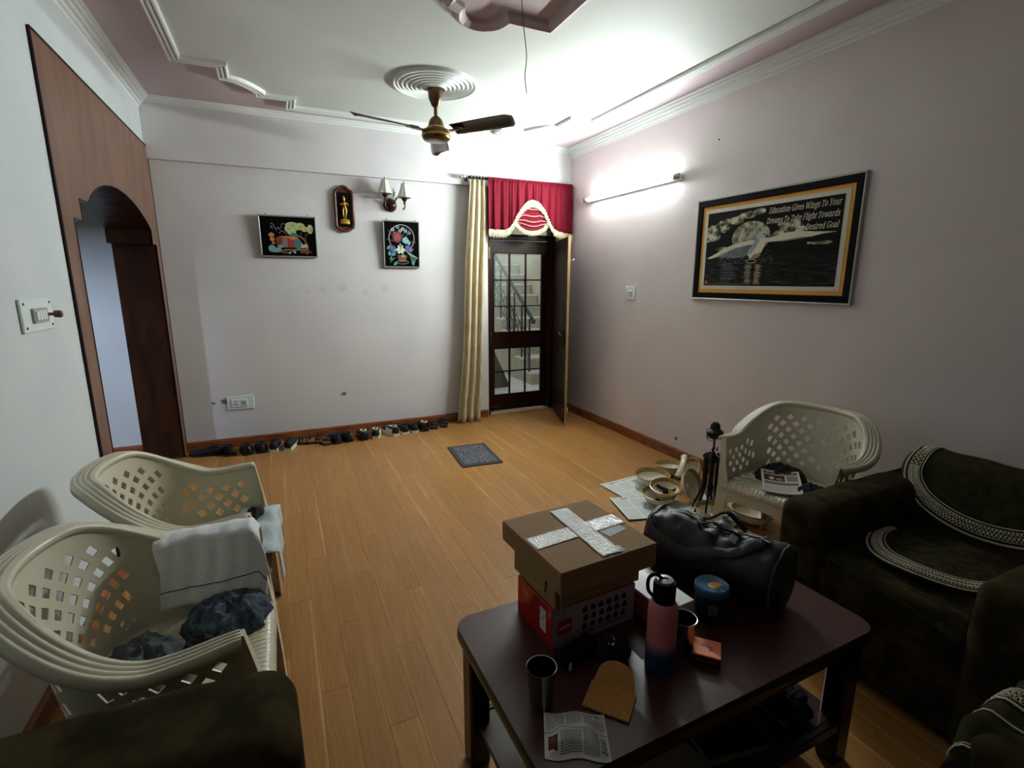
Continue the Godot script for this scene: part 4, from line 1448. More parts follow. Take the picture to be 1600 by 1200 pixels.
# ---------------------------------------------------------------- curtains at the door
func fringe(edge: Callable, n: int, len_: float, z: float, droop := 0.0) -> ArrayMesh:
	var s := new_st(1)
	for k in n:
		var u := (k + 0.5) / n
		var p: Vector2 = edge.call(u)
		var q: Vector2 = edge.call(u + 0.5 / n)
		var w := maxf(0.003, absf(q.x - p.x) * 0.80)
		var l := len_ * (0.94 + 0.06 * sin(k * 2.7))
		var rings := []
		for e in [[0.0, 0.9], [0.3, 0.75], [0.34, 1.0], [1.0, 1.0]]:
			var ring := PackedVector3Array()
			for i in 5:
				var a := TAU * i / 5
				ring.append(Vector3(p.x + cos(a) * w * e[1], p.y - l * e[0], z + sin(a) * 0.004 + droop * e[0]))
			ring.reverse()
			rings.append(ring)
		loft(s, rings)
	return fin(s)

func val_edge(u: float) -> float:
	var T := [Vector2(0, 1.905), Vector2(0.18, 1.90), Vector2(0.24, 1.925), Vector2(0.29, 1.99), Vector2(0.345, 2.084), Vector2(0.40, 2.146), Vector2(0.45, 2.185), Vector2(0.50, 2.20), Vector2(0.56, 2.19), Vector2(0.61, 2.16), Vector2(0.66, 2.105), Vector2(0.71, 2.013), Vector2(0.765, 1.935), Vector2(0.82, 1.912), Vector2(1.0, 1.885)]
	for k in T.size() - 1:
		if u <= T[k + 1].x: return lerpf(T[k].y, T[k + 1].y, (u - T[k].x) / (T[k + 1].x - T[k].x))
	return T[-1].y

func curtains() -> void:
	var r := thing("curtain_rod", "black curtain rod with silver finials above the entrance door", "curtain rod", Vector3(0, 2.37, -4.68))
	part(r, "pole", tube_mesh([Vector3(1.685, 0, 0), Vector3(2.832, 0, 0)], 0.0125, 12), M.black_iron)
	var tip := lathe_mesh([Vector2(0, -0.012), Vector2(0.015, -0.010), Vector2(0.015, 0.0), Vector2(0.010, 0.006), Vector2(0.020, 0.022), Vector2(0.022, 0.034), Vector2(0.012, 0.046), Vector2(0.016, 0.056), Vector2(0.007, 0.072), Vector2(0, 0.076)], 14)
	var a := part(r, "finial", tip, M.chrome, "", Vector3(1.685, 0, 0))
	a.rotation.z = PI / 2
	a = part(r, "finial", lathe_mesh([Vector2(0, -0.01), Vector2(0.02, -0.01), Vector2(0.024, 0.0), Vector2(0.02, 0.012), Vector2(0, 0.015)], 14), M.chrome, "", Vector3(2.834, 0, 0))
	a.rotation.z = -PI / 2
	for x in [1.70, 2.80]:
		var b := new_st()
		bbox(b, Vector3(x, 0.0, -0.045), Vector3(0.016, 0.016, 0.064), 0.003)
		bbox(b, Vector3(x, 0, -0.063), Vector3(0.04, 0.06, 0.006), 0.002)
		part(r, "bracket", fin(b), M.chrome)
	# cream curtain gathered on the left
	var cf := func(u: float, v: float) -> Vector3:
		var x0 := lerpf(1.715, 1.545, pow(v, 1.15)) - 0.012 * sin(v * 7.0)
		var x1 := lerpf(1.868, 1.80, smoothstep(0.45, 1.0, v)) + (0.012 * sin(v * 9.0) if v < 0.9 else 0.0)
		var y := lerpf(2.352, 0.006, v)
		var amp := lerpf(0.016, 0.026, v)
		var ph := u * TAU * 3.3 + 0.8 * sin(v * 4.0) + v * 1.2
		return Vector3(lerpf(x0, x1, u) + 0.006 * sin(ph * 2.0), y, -4.688 + amp * cos(ph) + 0.012 * v)
	var c := thing("curtain", "cream satin curtain gathered at the left of the door", "curtain")
	part(c, "panel", sheet_mesh(90, 40, func(u: float, v: float) -> Vector3: return cf.call(u, 1.0 - v), 0.002), M.curtain_cream)
	for k in 5:
		var rg := part(c, "curtain_ring", lathe_mesh([Vector2(0.016, -0.003), Vector2(0.021, -0.003), Vector2(0.021, 0.003), Vector2(0.016, 0.003), Vector2(0.016, -0.003)], 16), M.chrome, "", Vector3(1.728 + k * 0.031, 2.37, -4.68))
		rg.rotation.z = PI / 2
	# crimson curtain pushed back behind the open leaf
	var rf := func(u: float, v: float) -> Vector3:
		return Vector3(lerpf(2.752, 2.832, u), lerpf(0.01, 2.34, v), -4.715 + 0.02 * cos(u * TAU * 3.0 + v * 2.0) + 0.005 * sin(v * 6.0))
	one("curtain", sheet_mesh(36, 24, rf, 0.002), M.curtain_red, "crimson curtain bunched behind the open door leaf", "curtain")
	# crimson valance with cream fringe
	var vl := thing("valance", "crimson pleated valance with cream fringe and central swag above door", "valance")
	var X0 := 1.885
	var X1 := 2.825
	var vf := func(u: float, v: float) -> Vector3:
		var yb := val_edge(u)
		var yt := 2.362
		var ph := u * TAU * 11.0 + 0.9 * sin(u * 23.0)
		var amp := 0.004 + 0.010 * (1.0 - v)
		return Vector3(lerpf(X0, X1, u), lerpf(yb, yt, v), -4.655 + amp * cos(ph) + 0.004 * sin(ph * 2.3 + 1.0))
	part(vl, "pleated_cloth", sheet_mesh(150, 12, vf, 0.002), M.curtain_red)
	part(vl, "heading_band", sheet_mesh(60, 2, func(u: float, v: float) -> Vector3: return Vector3(lerpf(X0, X1, u), lerpf(2.335, 2.385, v), -4.662 + 0.003 * cos(u * 90.0)), 0.003), M.curtain_red)
	part(vl, "fringe", fringe(func(u: float) -> Vector2: return Vector2(lerpf(X0, X1, u), val_edge(u) + 0.006), 62, 0.074, -4.643), M.fringe_cream, "cream tasselled fringe").set_meta("kind", "stuff")
	var sx0 := lerpf(X0, X1, 0.30)
	var sx1 := lerpf(X0, X1, 0.72)
	var low := func(u: float) -> float: return 1.915 + 0.085 * pow(absf(u * 2 - 1), 2.0)
	var sf := func(u: float, v: float) -> Vector3:
		var x := lerpf(sx0, sx1, u)
		var yt := minf(val_edge(lerpf(0.30, 0.72, u)) + 0.01, 2.17)
		var yb: float = low.call(u)
		var sag := v * (1.0 - v) * -0.02
		var fold := 0.013 * pow(0.5 + 0.5 * sin(v * TAU * 5.0), 0.7) * sin(PI * clampf(u, 0.02, 0.98))
		return Vector3(x, lerpf(yb, yt, v) + sag - 0.03 * sin(PI * u) * sin(PI * v), -4.678 + fold + 0.012 * sin(PI * u))
	part(vl, "swag", sheet_mesh(28, 50, sf, 0.002), M.curtain_red, "crimson draped swag")
	for k in range(1, 5):
		var cp := []
		for i in 15:
			var q: Vector3 = sf.call(i / 14.0, k / 5.0 + 0.05)
			cp.append(q + Vector3(0, 0, 0.006))
		part(vl, "swag_piping", tube_mesh(cp, 0.0018, 6), M.fringe_cream)
	part(vl, "fringe", fringe(func(u: float) -> Vector2: return Vector2(lerpf(sx0 + 0.01, sx1 - 0.01, u), float(low.call(u)) + 0.006), 26, 0.062, -4.668), M.fringe_cream, "cream tasselled fringe").set_meta("kind", "stuff")

# ---------------------------------------------------------------- pictures
func frame_mesh(w: float, h: float, fw: float, d: float) -> ArrayMesh:
	var s := new_st()
	bbox(s, Vector3(0, h / 2 - fw / 2, d / 2), Vector3(w, fw, d), 0.003)
	bbox(s, Vector3(0, -h / 2 + fw / 2, d / 2), Vector3(w, fw, d), 0.003)
	bbox(s, Vector3(-w / 2 + fw / 2, 0, d / 2), Vector3(fw, h - fw * 2, d), 0.003)
	bbox(s, Vector3(w / 2 - fw / 2, 0, d / 2), Vector3(fw, h - fw * 2, d), 0.003)
	return fin(s)

func hut_image() -> Image:
	var i := canvas(320, 240, Color(0.02, 0.018, 0.02))
	var V := func(a: Array) -> Array:
		var o := []
		for k in range(0, a.size(), 2): o.append(Vector2(a[k], a[k + 1]))
		return o
	# birds and clouds in thin blue-white strokes
	for b in [[60, 50, 70, 40, 80, 55, 95, 85], [95, 75, 105, 65, 115, 80], [120, 70, 125, 45, 140, 42, 150, 55], [105, 100, 125, 85, 140, 95, 150, 105], [60, 70, 66, 58, 72, 72], [155, 65, 162, 60, 168, 82]]:
		iline(i, V.call(b), 2.5, Color(0.55, 0.62, 0.70))
	# tree
	iline(i, V.call([262, 225, 270, 180, 255, 140, 235, 120, 200, 108]), 9, Color(0.55, 0.38, 0.24))
	iline(i, V.call([255, 140, 262, 110, 280, 92]), 4, Color(0.50, 0.36, 0.24))
	iline(i, V.call([238, 122, 232, 100, 236, 88]), 4, Color(0.50, 0.36, 0.24))
	for e in [[185, 50, 38, 20], [162, 72, 22, 22], [180, 92, 26, 18], [232, 55, 28, 22], [258, 72, 20, 16], [290, 70, 18, 28], [205, 70, 20, 12]]:
		iell(i, e[0], e[1], e[2], e[3], Color(0.70, 0.72, 0.52))
		iell(i, e[0] + 4, e[1] + 4, e[2] * 0.6, e[3] * 0.5, Color(0.60, 0.64, 0.42))
	ipoly(i, V.call([165, 112, 185, 96, 215, 100, 220, 118, 200, 128]), Color(0.20, 0.45, 0.40))
	# huts
	ipoly(i, V.call([85, 130, 110, 118, 200, 116, 225, 135, 222, 185, 90, 188]), Color(0.55, 0.27, 0.22))
	ipoly(i, V.call([105, 124, 140, 116, 200, 118, 222, 134, 180, 138, 150, 126]), Color(0.72, 0.45, 0.30))
	ipoly(i, V.call([90, 135, 120, 130, 122, 185, 92, 188]), Color(0.48, 0.22, 0.22))
	ipoly(i, V.call([195, 140, 228, 138, 228, 188, 195, 190]), Color(0.24, 0.44, 0.48))
	for x in [124, 132, 140, 148]: iline(i, [Vector2(x, 132), Vector2(x - 1, 186)], 4, Color(0.38, 0.56, 0.58))
	ipoly(i, V.call([230, 150, 242, 170, 246, 186, 230, 190]), Color(0.75, 0.70, 0.58))
	# bushes, bridge, stones
	for e in [[62, 112, 17, 14, 0], [65, 138, 15, 12, 0], [70, 160, 10, 8, 0]]: iell(i, e[0], e[1], e[2], e[3], Color(0.75, 0.48, 0.30))
	for e in [[60, 195, 22, 22], [82, 205, 22, 14], [98, 200, 16, 14], [110, 180, 14, 10]]: iell(i, e[0], e[1], e[2], e[3], Color(0.42, 0.62, 0.60))
	iline(i, V.call([95, 215, 140, 200, 200, 200, 270, 195]), 7, Color(0.52, 0.46, 0.34))
	iline(i, V.call([140, 218, 180, 208, 220, 190]), 5, Color(0.60, 0.54, 0.40))
	ipoly(i, V.call([110, 215, 150, 206, 170, 222, 120, 226]), Color(0.36, 0.26, 0.20))
	for e in [[255, 175, 14, 12], [235, 180, 8, 8], [190, 215, 8, 7], [160, 220, 8, 6]]: iell(i, e[0], e[1], e[2], e[3], Color(0.66, 0.68, 0.62))
	ipoly(i, V.call([215, 205, 262, 198, 300, 215, 230, 222]), Color(0.45, 0.24, 0.20))
	return i

func flower_image() -> Image:
	var i := canvas(240, 312, Color(0.018, 0.018, 0.02))
	iring(i, 122, 112, 88, 92, 6, Color(0.66, 0.60, 0.56))
	var g := RandomNumberGenerator.new()
	g.seed = 9
	for l in [[[30, 60], [70, 110]], [[18, 120], [75, 135]], [[165, 30], [120, 110]], [[185, 40], [140, 120]], [[220, 140], [160, 130]], [[60, 90], [80, 130]]]:
		iline(i, [Vector2(l[0][0], l[0][1]), Vector2(l[1][0], l[1][1])], 3, Color(0.42, 0.50, 0.52))
	for k in 7:
		var a := lerpf(0.15, 1.0, k / 6.0)
		iline(i, [Vector2(150, 200), Vector2(180 + 12 * k, 235 + 4 * k), Vector2(195 + 8 * a * 5, 300 - 10 * k)], 3, Color(0.50, 0.66, 0.56))
		iline(i, [Vector2(80, 210), Vector2(50 - 3 * k, 235 + 4 * k), Vector2(40 + 6 * k, 285 - 6 * k)], 3, Color(0.36, 0.56, 0.46))
	for e in [[60, 55], [95, 38], [130, 48], [150, 62], [112, 62], [175, 75], [75, 80]]:
		iell(i, e[0], e[1], 12, 11, Color(0.42, 0.55, 0.64).lerp(Color(0.75, 0.78, 0.72), g.randf()))
		iell(i, e[0], e[1], 5, 5, Color(0.2, 0.3, 0.36))
	iell(i, 92, 105, 34, 40, Color(0.50, 0.24, 0.28))
	iell(i, 92, 105, 22, 28, Color(0.60, 0.32, 0.34))
	iring(i, 92, 105, 28, 34, 2, Color(0.36, 0.15, 0.19))
	for e in [[150, 112], [162, 128], [150, 140], [138, 132], [172, 145], [140, 118]]:
		iell(i, e[0], e[1], 13, 11, Color(0.44, 0.66, 0.66))
		iell(i, e[0], e[1], 5, 5, Color(0.70, 0.78, 0.70))
	for e in [[58, 185, 0.0], [165, 178, 1.0], [180, 190, 0.4], [70, 198, 0.3]]:
		for k in 5: iell(i, e[0] + 13 * cos(k * TAU / 5), e[1] + 13 * sin(k * TAU / 5), 11, 9, Color(0.36, 0.36, 0.56))
		iell(i, e[0], e[1], 7, 7, Color(0.58, 0.60, 0.74))
	for k in 6: iell(i, 112 + 18 * cos(k * TAU / 6), 192 + 18 * sin(k * TAU / 6), 15, 9, Color(0.80, 0.84, 0.76), k * TAU / 6)
	iell(i, 112, 192, 8, 8, Color(0.60, 0.66, 0.42))
	for e in [[30, 178], [35, 220], [60, 225], [112, 165], [200, 285], [75, 290]]: iell(i, e[0], e[1], 17, 10, Color(0.34, 0.58, 0.52), g.randf() * 3.0)
	ipoly(i, [Vector2(88, 230), Vector2(160, 230), Vector2(148, 278), Vector2(102, 278)], Color(0.46, 0.26, 0.16))
	for k in 4: iline(i, [Vector2(90 + k * 18, 232), Vector2(104 + k * 12, 276)], 2, Color(0.66, 0.46, 0.30))
	iell(i, 130, 236, 14, 12, Color(0.40, 0.62, 0.54))
	iring(i, 125, 280, 42, 12, 3, Color(0.50, 0.62, 0.62))
	return i

func poster_image() -> Image:
	var W := 520
	var H := 300
	var i := Image.create(W, H, false, Image.FORMAT_RGB8)
	var n := FastNoiseLite.new()
	n.seed = 5
	n.frequency = 0.022
	n.fractal_octaves = 5
	var banks := [Vector4(26, 84, 44, 36), Vector4(72, 62, 46, 26), Vector4(122, 40, 46, 18), Vector4(180, 26, 46, 14), Vector4(225, 18, 30, 12), Vector4(80, 150, 34, 10), Vector4(345, 86, 46, 24), Vector4(380, 102, 34, 14), Vector4(315, 108, 36, 14), Vector4(455, 150, 46, 7)]
	for y in H:
		for x in W:
			var c := Color(0.055, 0.052, 0.040)
			if y > 178:
				# ripples
				var wv := n.get_noise_2d(x * 0.55 + 50.0, y * 6.0)
				var far := clampf((y - 178.0) / 110.0, 0.0, 1.0)
				c = Color(0.07, 0.068, 0.055).lerp(Color(0.34, 0.36, 0.36), clampf(wv * 1.1 * (0.35 + far) + 0.06, 0, 0.8))
			# moon, mottled
			var mx := (x - 200.0) / 80.0
			var my := (y - 112.0) / 62.0
			var mr := mx * mx + my * my
			if mr < 1.0 and y < 170:
				var k := n.get_noise_2d(x * 1.3 + 400.0, y * 1.3)
				var v := 0.60 + 0.28 * k
				if n.get_noise_2d(x * 0.9 + 90.0, y * 0.9 + 30.0) > 0.22: v -= 0.18
				c = Color(v, v * 0.985, v * 0.86)
			# clouds
			var d := -1.0
			for q in banks:
				var e: float = 1.0 - (pow((x - q.x) / q.z, 2.0) + pow((y - q.y) / q.w, 2.0))
				d = maxf(d, e)
			d += n.get_noise_2d(x * 0.9, y * 1.2) * 0.8
			if d > 0.0:
				var b := n.get_noise_2d(x * 1.1 - 60.0, y * 1.4 + 80.0)
				var v := clampf(0.40 + 0.75 * b + 0.18 * minf(d, 1.0), 0.14, 0.80)
				c = c.lerp(Color(v, v * 0.98, v * 0.84), clampf(d * 5.0, 0, 1))
			i.set_pixel(x, y, c)
	var g := RandomNumberGenerator.new()
	g.seed = 12
	# wings, spread wide
	ipoly(i, [Vector2(6, 186), Vector2(48, 168), Vector2(100, 144), Vector2(150, 130), Vector2(200, 124), Vector2(232, 126), Vector2(230, 138), Vector2(190, 142), Vector2(140, 150), Vector2(90, 168), Vector2(52, 182), Vector2(28, 188)], Color(0.80, 0.79, 0.72))
	ipoly(i, [Vector2(52, 182), Vector2(90, 168), Vector2(140, 150), Vector2(190, 142), Vector2(230, 138), Vector2(224, 166), Vector2(190, 184), Vector2(140, 190), Vector2(95, 186)], Color(0.36, 0.40, 0.42))
	for k in 60:
		var x := g.randf_range(60, 215)
		var yy := g.randf_range(150, 190)
		iline(i, [Vector2(x, yy), Vector2(x + g.randf_range(6, 16), yy - g.randf_range(4, 12))], 1.5, Color(0.46, 0.50, 0.52).lerp(Color(0.62, 0.64, 0.62), g.randf()))
	ipoly(i, [Vector2(258, 122), Vector2(300, 116), Vector2(345, 106), Vector2(395, 106), Vector2(440, 112), Vector2(512, 118), Vector2(462, 122), Vector2(430, 128), Vector2(390, 127), Vector2(340, 132), Vector2(300, 135), Vector2(258, 136)], Color(0.82, 0.81, 0.74))
	ipoly(i, [Vector2(300, 135), Vector2(340, 132), Vector2(390, 127), Vector2(430, 128), Vector2(400, 132), Vector2(330, 138)], Color(0.50, 0.49, 0.42))
	# body and head of the dove, water at its feet
	ipoly(i, [Vector2(236, 112), Vector2(256, 110), Vector2(266, 126), Vector2(264, 142), Vector2(252, 172), Vector2(242, 192), Vector2(206, 196), Vector2(196, 178), Vector2(206, 150), Vector2(222, 124)], Color(0.84, 0.81, 0.70))
	ipoly(i, [Vector2(206, 150), Vector2(222, 124), Vector2(236, 112), Vector2(240, 128), Vector2(222, 160), Vector2(202, 182)], Color(0.56, 0.60, 0.64))
	ipoly(i, [Vector2(252, 172), Vector2(242, 192), Vector2(206, 196), Vector2(222, 178)], Color(0.60, 0.50, 0.36))
	iell(i, 250, 106, 17, 15, Color(0.66, 0.71, 0.74))
	ipoly(i, [Vector2(262, 106), Vector2(273, 114), Vector2(262, 118)], Color(0.10, 0.09, 0.08))
	iell(i, 257, 105, 3, 3, Color(0.06, 0.05, 0.05))
	ipoly(i, [Vector2(190, 200), Vector2(236, 196), Vector2(230, 214), Vector2(192, 216)], Color(0.14, 0.11, 0.08))
	iring(i, 212, 204, 22, 7, 2.5, Color(0.72, 0.72, 0.68))
	for k in 120:
		var x := g.randf_range(60, 300)
		iell(i, x, g.randf_range(165, 212), g.randf_range(0.8, 2), g.randf_range(0.8, 1.6), Color(0.52, 0.55, 0.56))
	for k in 40:
		var yy := 216 + k * 2
		var v := g.randf_range(0.34, 0.62)
		iline(i, [Vector2(192 + g.randf_range(-8, 6), yy), Vector2(212 + g.randf_range(-4, 6), yy)], 2, Color(v, v * 0.97, v * 0.85))
		iline(i, [Vector2(232 + g.randf_range(-4, 4), yy), Vector2(252 + g.randf_range(-6, 8), yy)], 2, Color(v * 1.15, v * 1.05, v * 0.78))
		if k % 2 == 0: iline(i, [Vector2(70 + g.randf_range(0, 20), yy - 10), Vector2(150 + g.randf_range(-30, 10), yy - 10)], 1.5, Color(v * 0.7, v * 0.74, v * 0.76))
	# printer's mark and line of small print at the foot
	i.fill_rect(Rect2i(3, 278, 19, 19), Color(0.50, 0.10, 0.06))
	iell(i, 12, 287, 5, 6, Color(0.75, 0.42, 0.32))
	itext(i, Rect2i(26, 292, 160, 4), 4, Color(0.56, 0.54, 0.48), 3)
	return i

func wall_pictures() -> void:
	# painting of huts
	var a := thing("framed_picture", "landscape picture of red huts and tree on black in silver frame", "picture", Vector3(0.118, 1.783, ZB + 0.004), 0.0, "small pictures on the back wall")
	var lean := func(n: Node3D, hh: float) -> void:
		n.rotation.x = 0.07
		n.position.z += 0.035 * hh
	lean.call(a, 0.34)
	part(a, "frame", frame_mesh(0.445, 0.338, 0.012, 0.022), M.silver_frame)
	part(a, "picture", print_slab(0.425, 0.318, 0.014), picture_mat("hut", hut_image(), 0.35))
	for x in [-0.16, 0.16]: part(a, "hanging_loop", box_mesh(Vector3(x, 0.175, 0.006), Vector3(0.016, 0.016, 0.006), 0.002), M.silver_frame)
	var b := thing("framed_picture", "upright picture of a flower basket on black in silver frame", "picture", Vector3(1.068, 1.748, ZB + 0.004), 0.0, "small pictures on the back wall")
	lean.call(b, 0.42)
	part(b, "frame", frame_mesh(0.335, 0.418, 0.012, 0.022), M.silver_frame)
	part(b, "picture", print_slab(0.315, 0.398, 0.014), picture_mat("flowers", flower_image(), 0.35))
	for x in [-0.13, 0.13]: part(b, "hanging_loop", box_mesh(Vector3(x, 0.215, 0.006), Vector3(0.016, 0.016, 0.006), 0.002), M.silver_frame)
	# carved wooden plaque with a gilt figure on a pedestal
	var p := thing("carved_plaque", "carved brown wooden plaque with a small gilt standing figure", "plaque", Vector3(0.582, 2.03, ZB))
	var o := PackedVector2Array()
	for v in [[0.078, -0.13], [0.078, 0.13], [0.070, 0.155], [0.045, 0.170], [0.02, 0.19], [0, 0.195]]: o.append(Vector2(v[0], v[1]))
	for v in [[-0.02, 0.19], [-0.045, 0.170], [-0.070, 0.155], [-0.078, 0.13], [-0.078, -0.13], [-0.076, -0.155], [-0.05, -0.172], [-0.02, -0.188], [0, -0.192], [0.02, -0.188], [0.05, -0.172], [0.076, -0.155]]: o.append(Vector2(v[0], v[1]))
	part(p, "board", prism_mesh(o, 0.001, 0.018), M.plaque_wood)
	var fr := new_st(1)
	var ring := []
	for v in o: ring.append(Vector3(v.x * 0.93, v.y * 0.96, 0.02))
	ring.append(ring[0])
	tube(fr, ring, 0.013, 8)
	part(p, "carved_rim", fin(fr), M.plaque_wood)
	part(p, "velvet", box_mesh(Vector3(0, -0.005, 0.0195), Vector3(0.108, 0.285, 0.003), 0.001), M.dark)
	var fg := new_st(1)
	lathe(fg, [Vector2(0, -0.125), Vector2(0.042, -0.125), Vector2(0.045, -0.118), Vector2(0.040, -0.106), Vector2(0.044, -0.098), Vector2(0.036, -0.086), Vector2(0.02, -0.08), Vector2(0, -0.078)], 18, Transform3D(Basis().scaled(Vector3(1, 1, 0.5)), Vector3(0, 0, 0.022)))
	part(p, "pedestal", fin(fg), M.gold, "gilt round pedestal")
	var fi := new_st(1)
	var Z := 0.03
	tube(fi, [Vector3(0.004, -0.08, Z), Vector3(0.010, -0.045, Z), Vector3(0.014, -0.01, Z), Vector3(0.006, 0.02, Z), Vector3(0.0, 0.05, Z), Vector3(0.002, 0.062, Z)], [0.010, 0.012, 0.016, 0.018, 0.016, 0.008], 8, 0.6)
	tube(fi, [Vector3(-0.006, -0.08, Z), Vector3(-0.012, -0.045, Z), Vector3(-0.012, -0.008, Z), Vector3(-0.004, 0.02, Z)], [0.009, 0.011, 0.015, 0.014], 8, 0.6)
	tube(fi, [Vector3(-0.014, 0.05, Z), Vector3(-0.034, 0.03, Z + 0.004), Vector3(-0.012, 0.036, Z + 0.012), Vector3(0.018, 0.052, Z + 0.012)], [0.007, 0.007, 0.006, 0.005], 6)
	tube(fi, [Vector3(0.014, 0.05, Z), Vector3(0.034, 0.035, Z + 0.004), Vector3(0.02, 0.054, Z + 0.012)], [0.007, 0.007, 0.005], 6)
	tube(fi, [Vector3(0.002, 0.062, Z), Vector3(0.0, 0.078, Z), Vector3(-0.002, 0.092, Z), Vector3(-0.004, 0.108, Z)], [0.008, 0.018, 0.017, 0.006], 10, 0.7)
	part(p, "gilt_figure", fin(fi), M.gold, "small gilt standing figure")
	# poster in its frame on the right wall; local x runs along the wall towards the camera
	var q := thing("framed_poster", "large framed poster of a white dove, moon and printed motto", "poster", Vector3(XR - 0.001, 1.640, -2.325), -PI / 2)
	part(q, "frame", frame_mesh(1.175, 0.700, 0.012, 0.024), M.silver_frame, "thin silver outer edge")
	part(q, "black_band", frame_mesh(1.151, 0.676, 0.040, 0.022), M.dark, "black band")
	part(q, "gold_band", print_slab(1.08, 0.605, 0.012), mat("poster_gold", Color(0.84, 0.60, 0.20), 0.5))
	part(q, "white_band", print_slab(1.022, 0.547, 0.014), mat("poster_white", Color(0.80, 0.79, 0.74), 0.4))
	part(q, "picture", print_slab(0.965, 0.497, 0.016), picture_mat("poster", poster_image(), 0.3))
	var font := SystemFont.new()
	font.font_names = PackedStringArray(["Droid Serif"])
	font.font_italic = true
	var ink := mat("poster_ink", Color(0.86, 0.85, 0.78), 0.5)
	var lines := ["Education Gives Wings To Your", "Dreams To Take Flight Towards", "The Desired Goal"]
	for k in 3:
		var tm := TextMesh.new()
		tm.text = lines[k]
		tm.font = font
		tm.font_size = 48
		tm.pixel_size = 0.001
		tm.depth = 0.0008
		tm.horizontal_alignment = HORIZONTAL_ALIGNMENT_RIGHT
		tm.curve_step = 2.0
		var o2 := part(q, "motto_line", tm, ink, "line of white italic lettering", Vector3(0.468, 0.212 - 0.060 * k, 0.0166))
		var w := tm.get_aabb().size.x
		var want: float = [0.452, 0.462, 0.262][k]
		var sc: float = want / w if w > 0.01 else 0.8
		o2.transform.basis = Basis(Vector3(sc, 0, 0), Vector3(0.22, 1.0, 0), Vector3(0, 0, 1))
		# right-aligned text ends at its origin

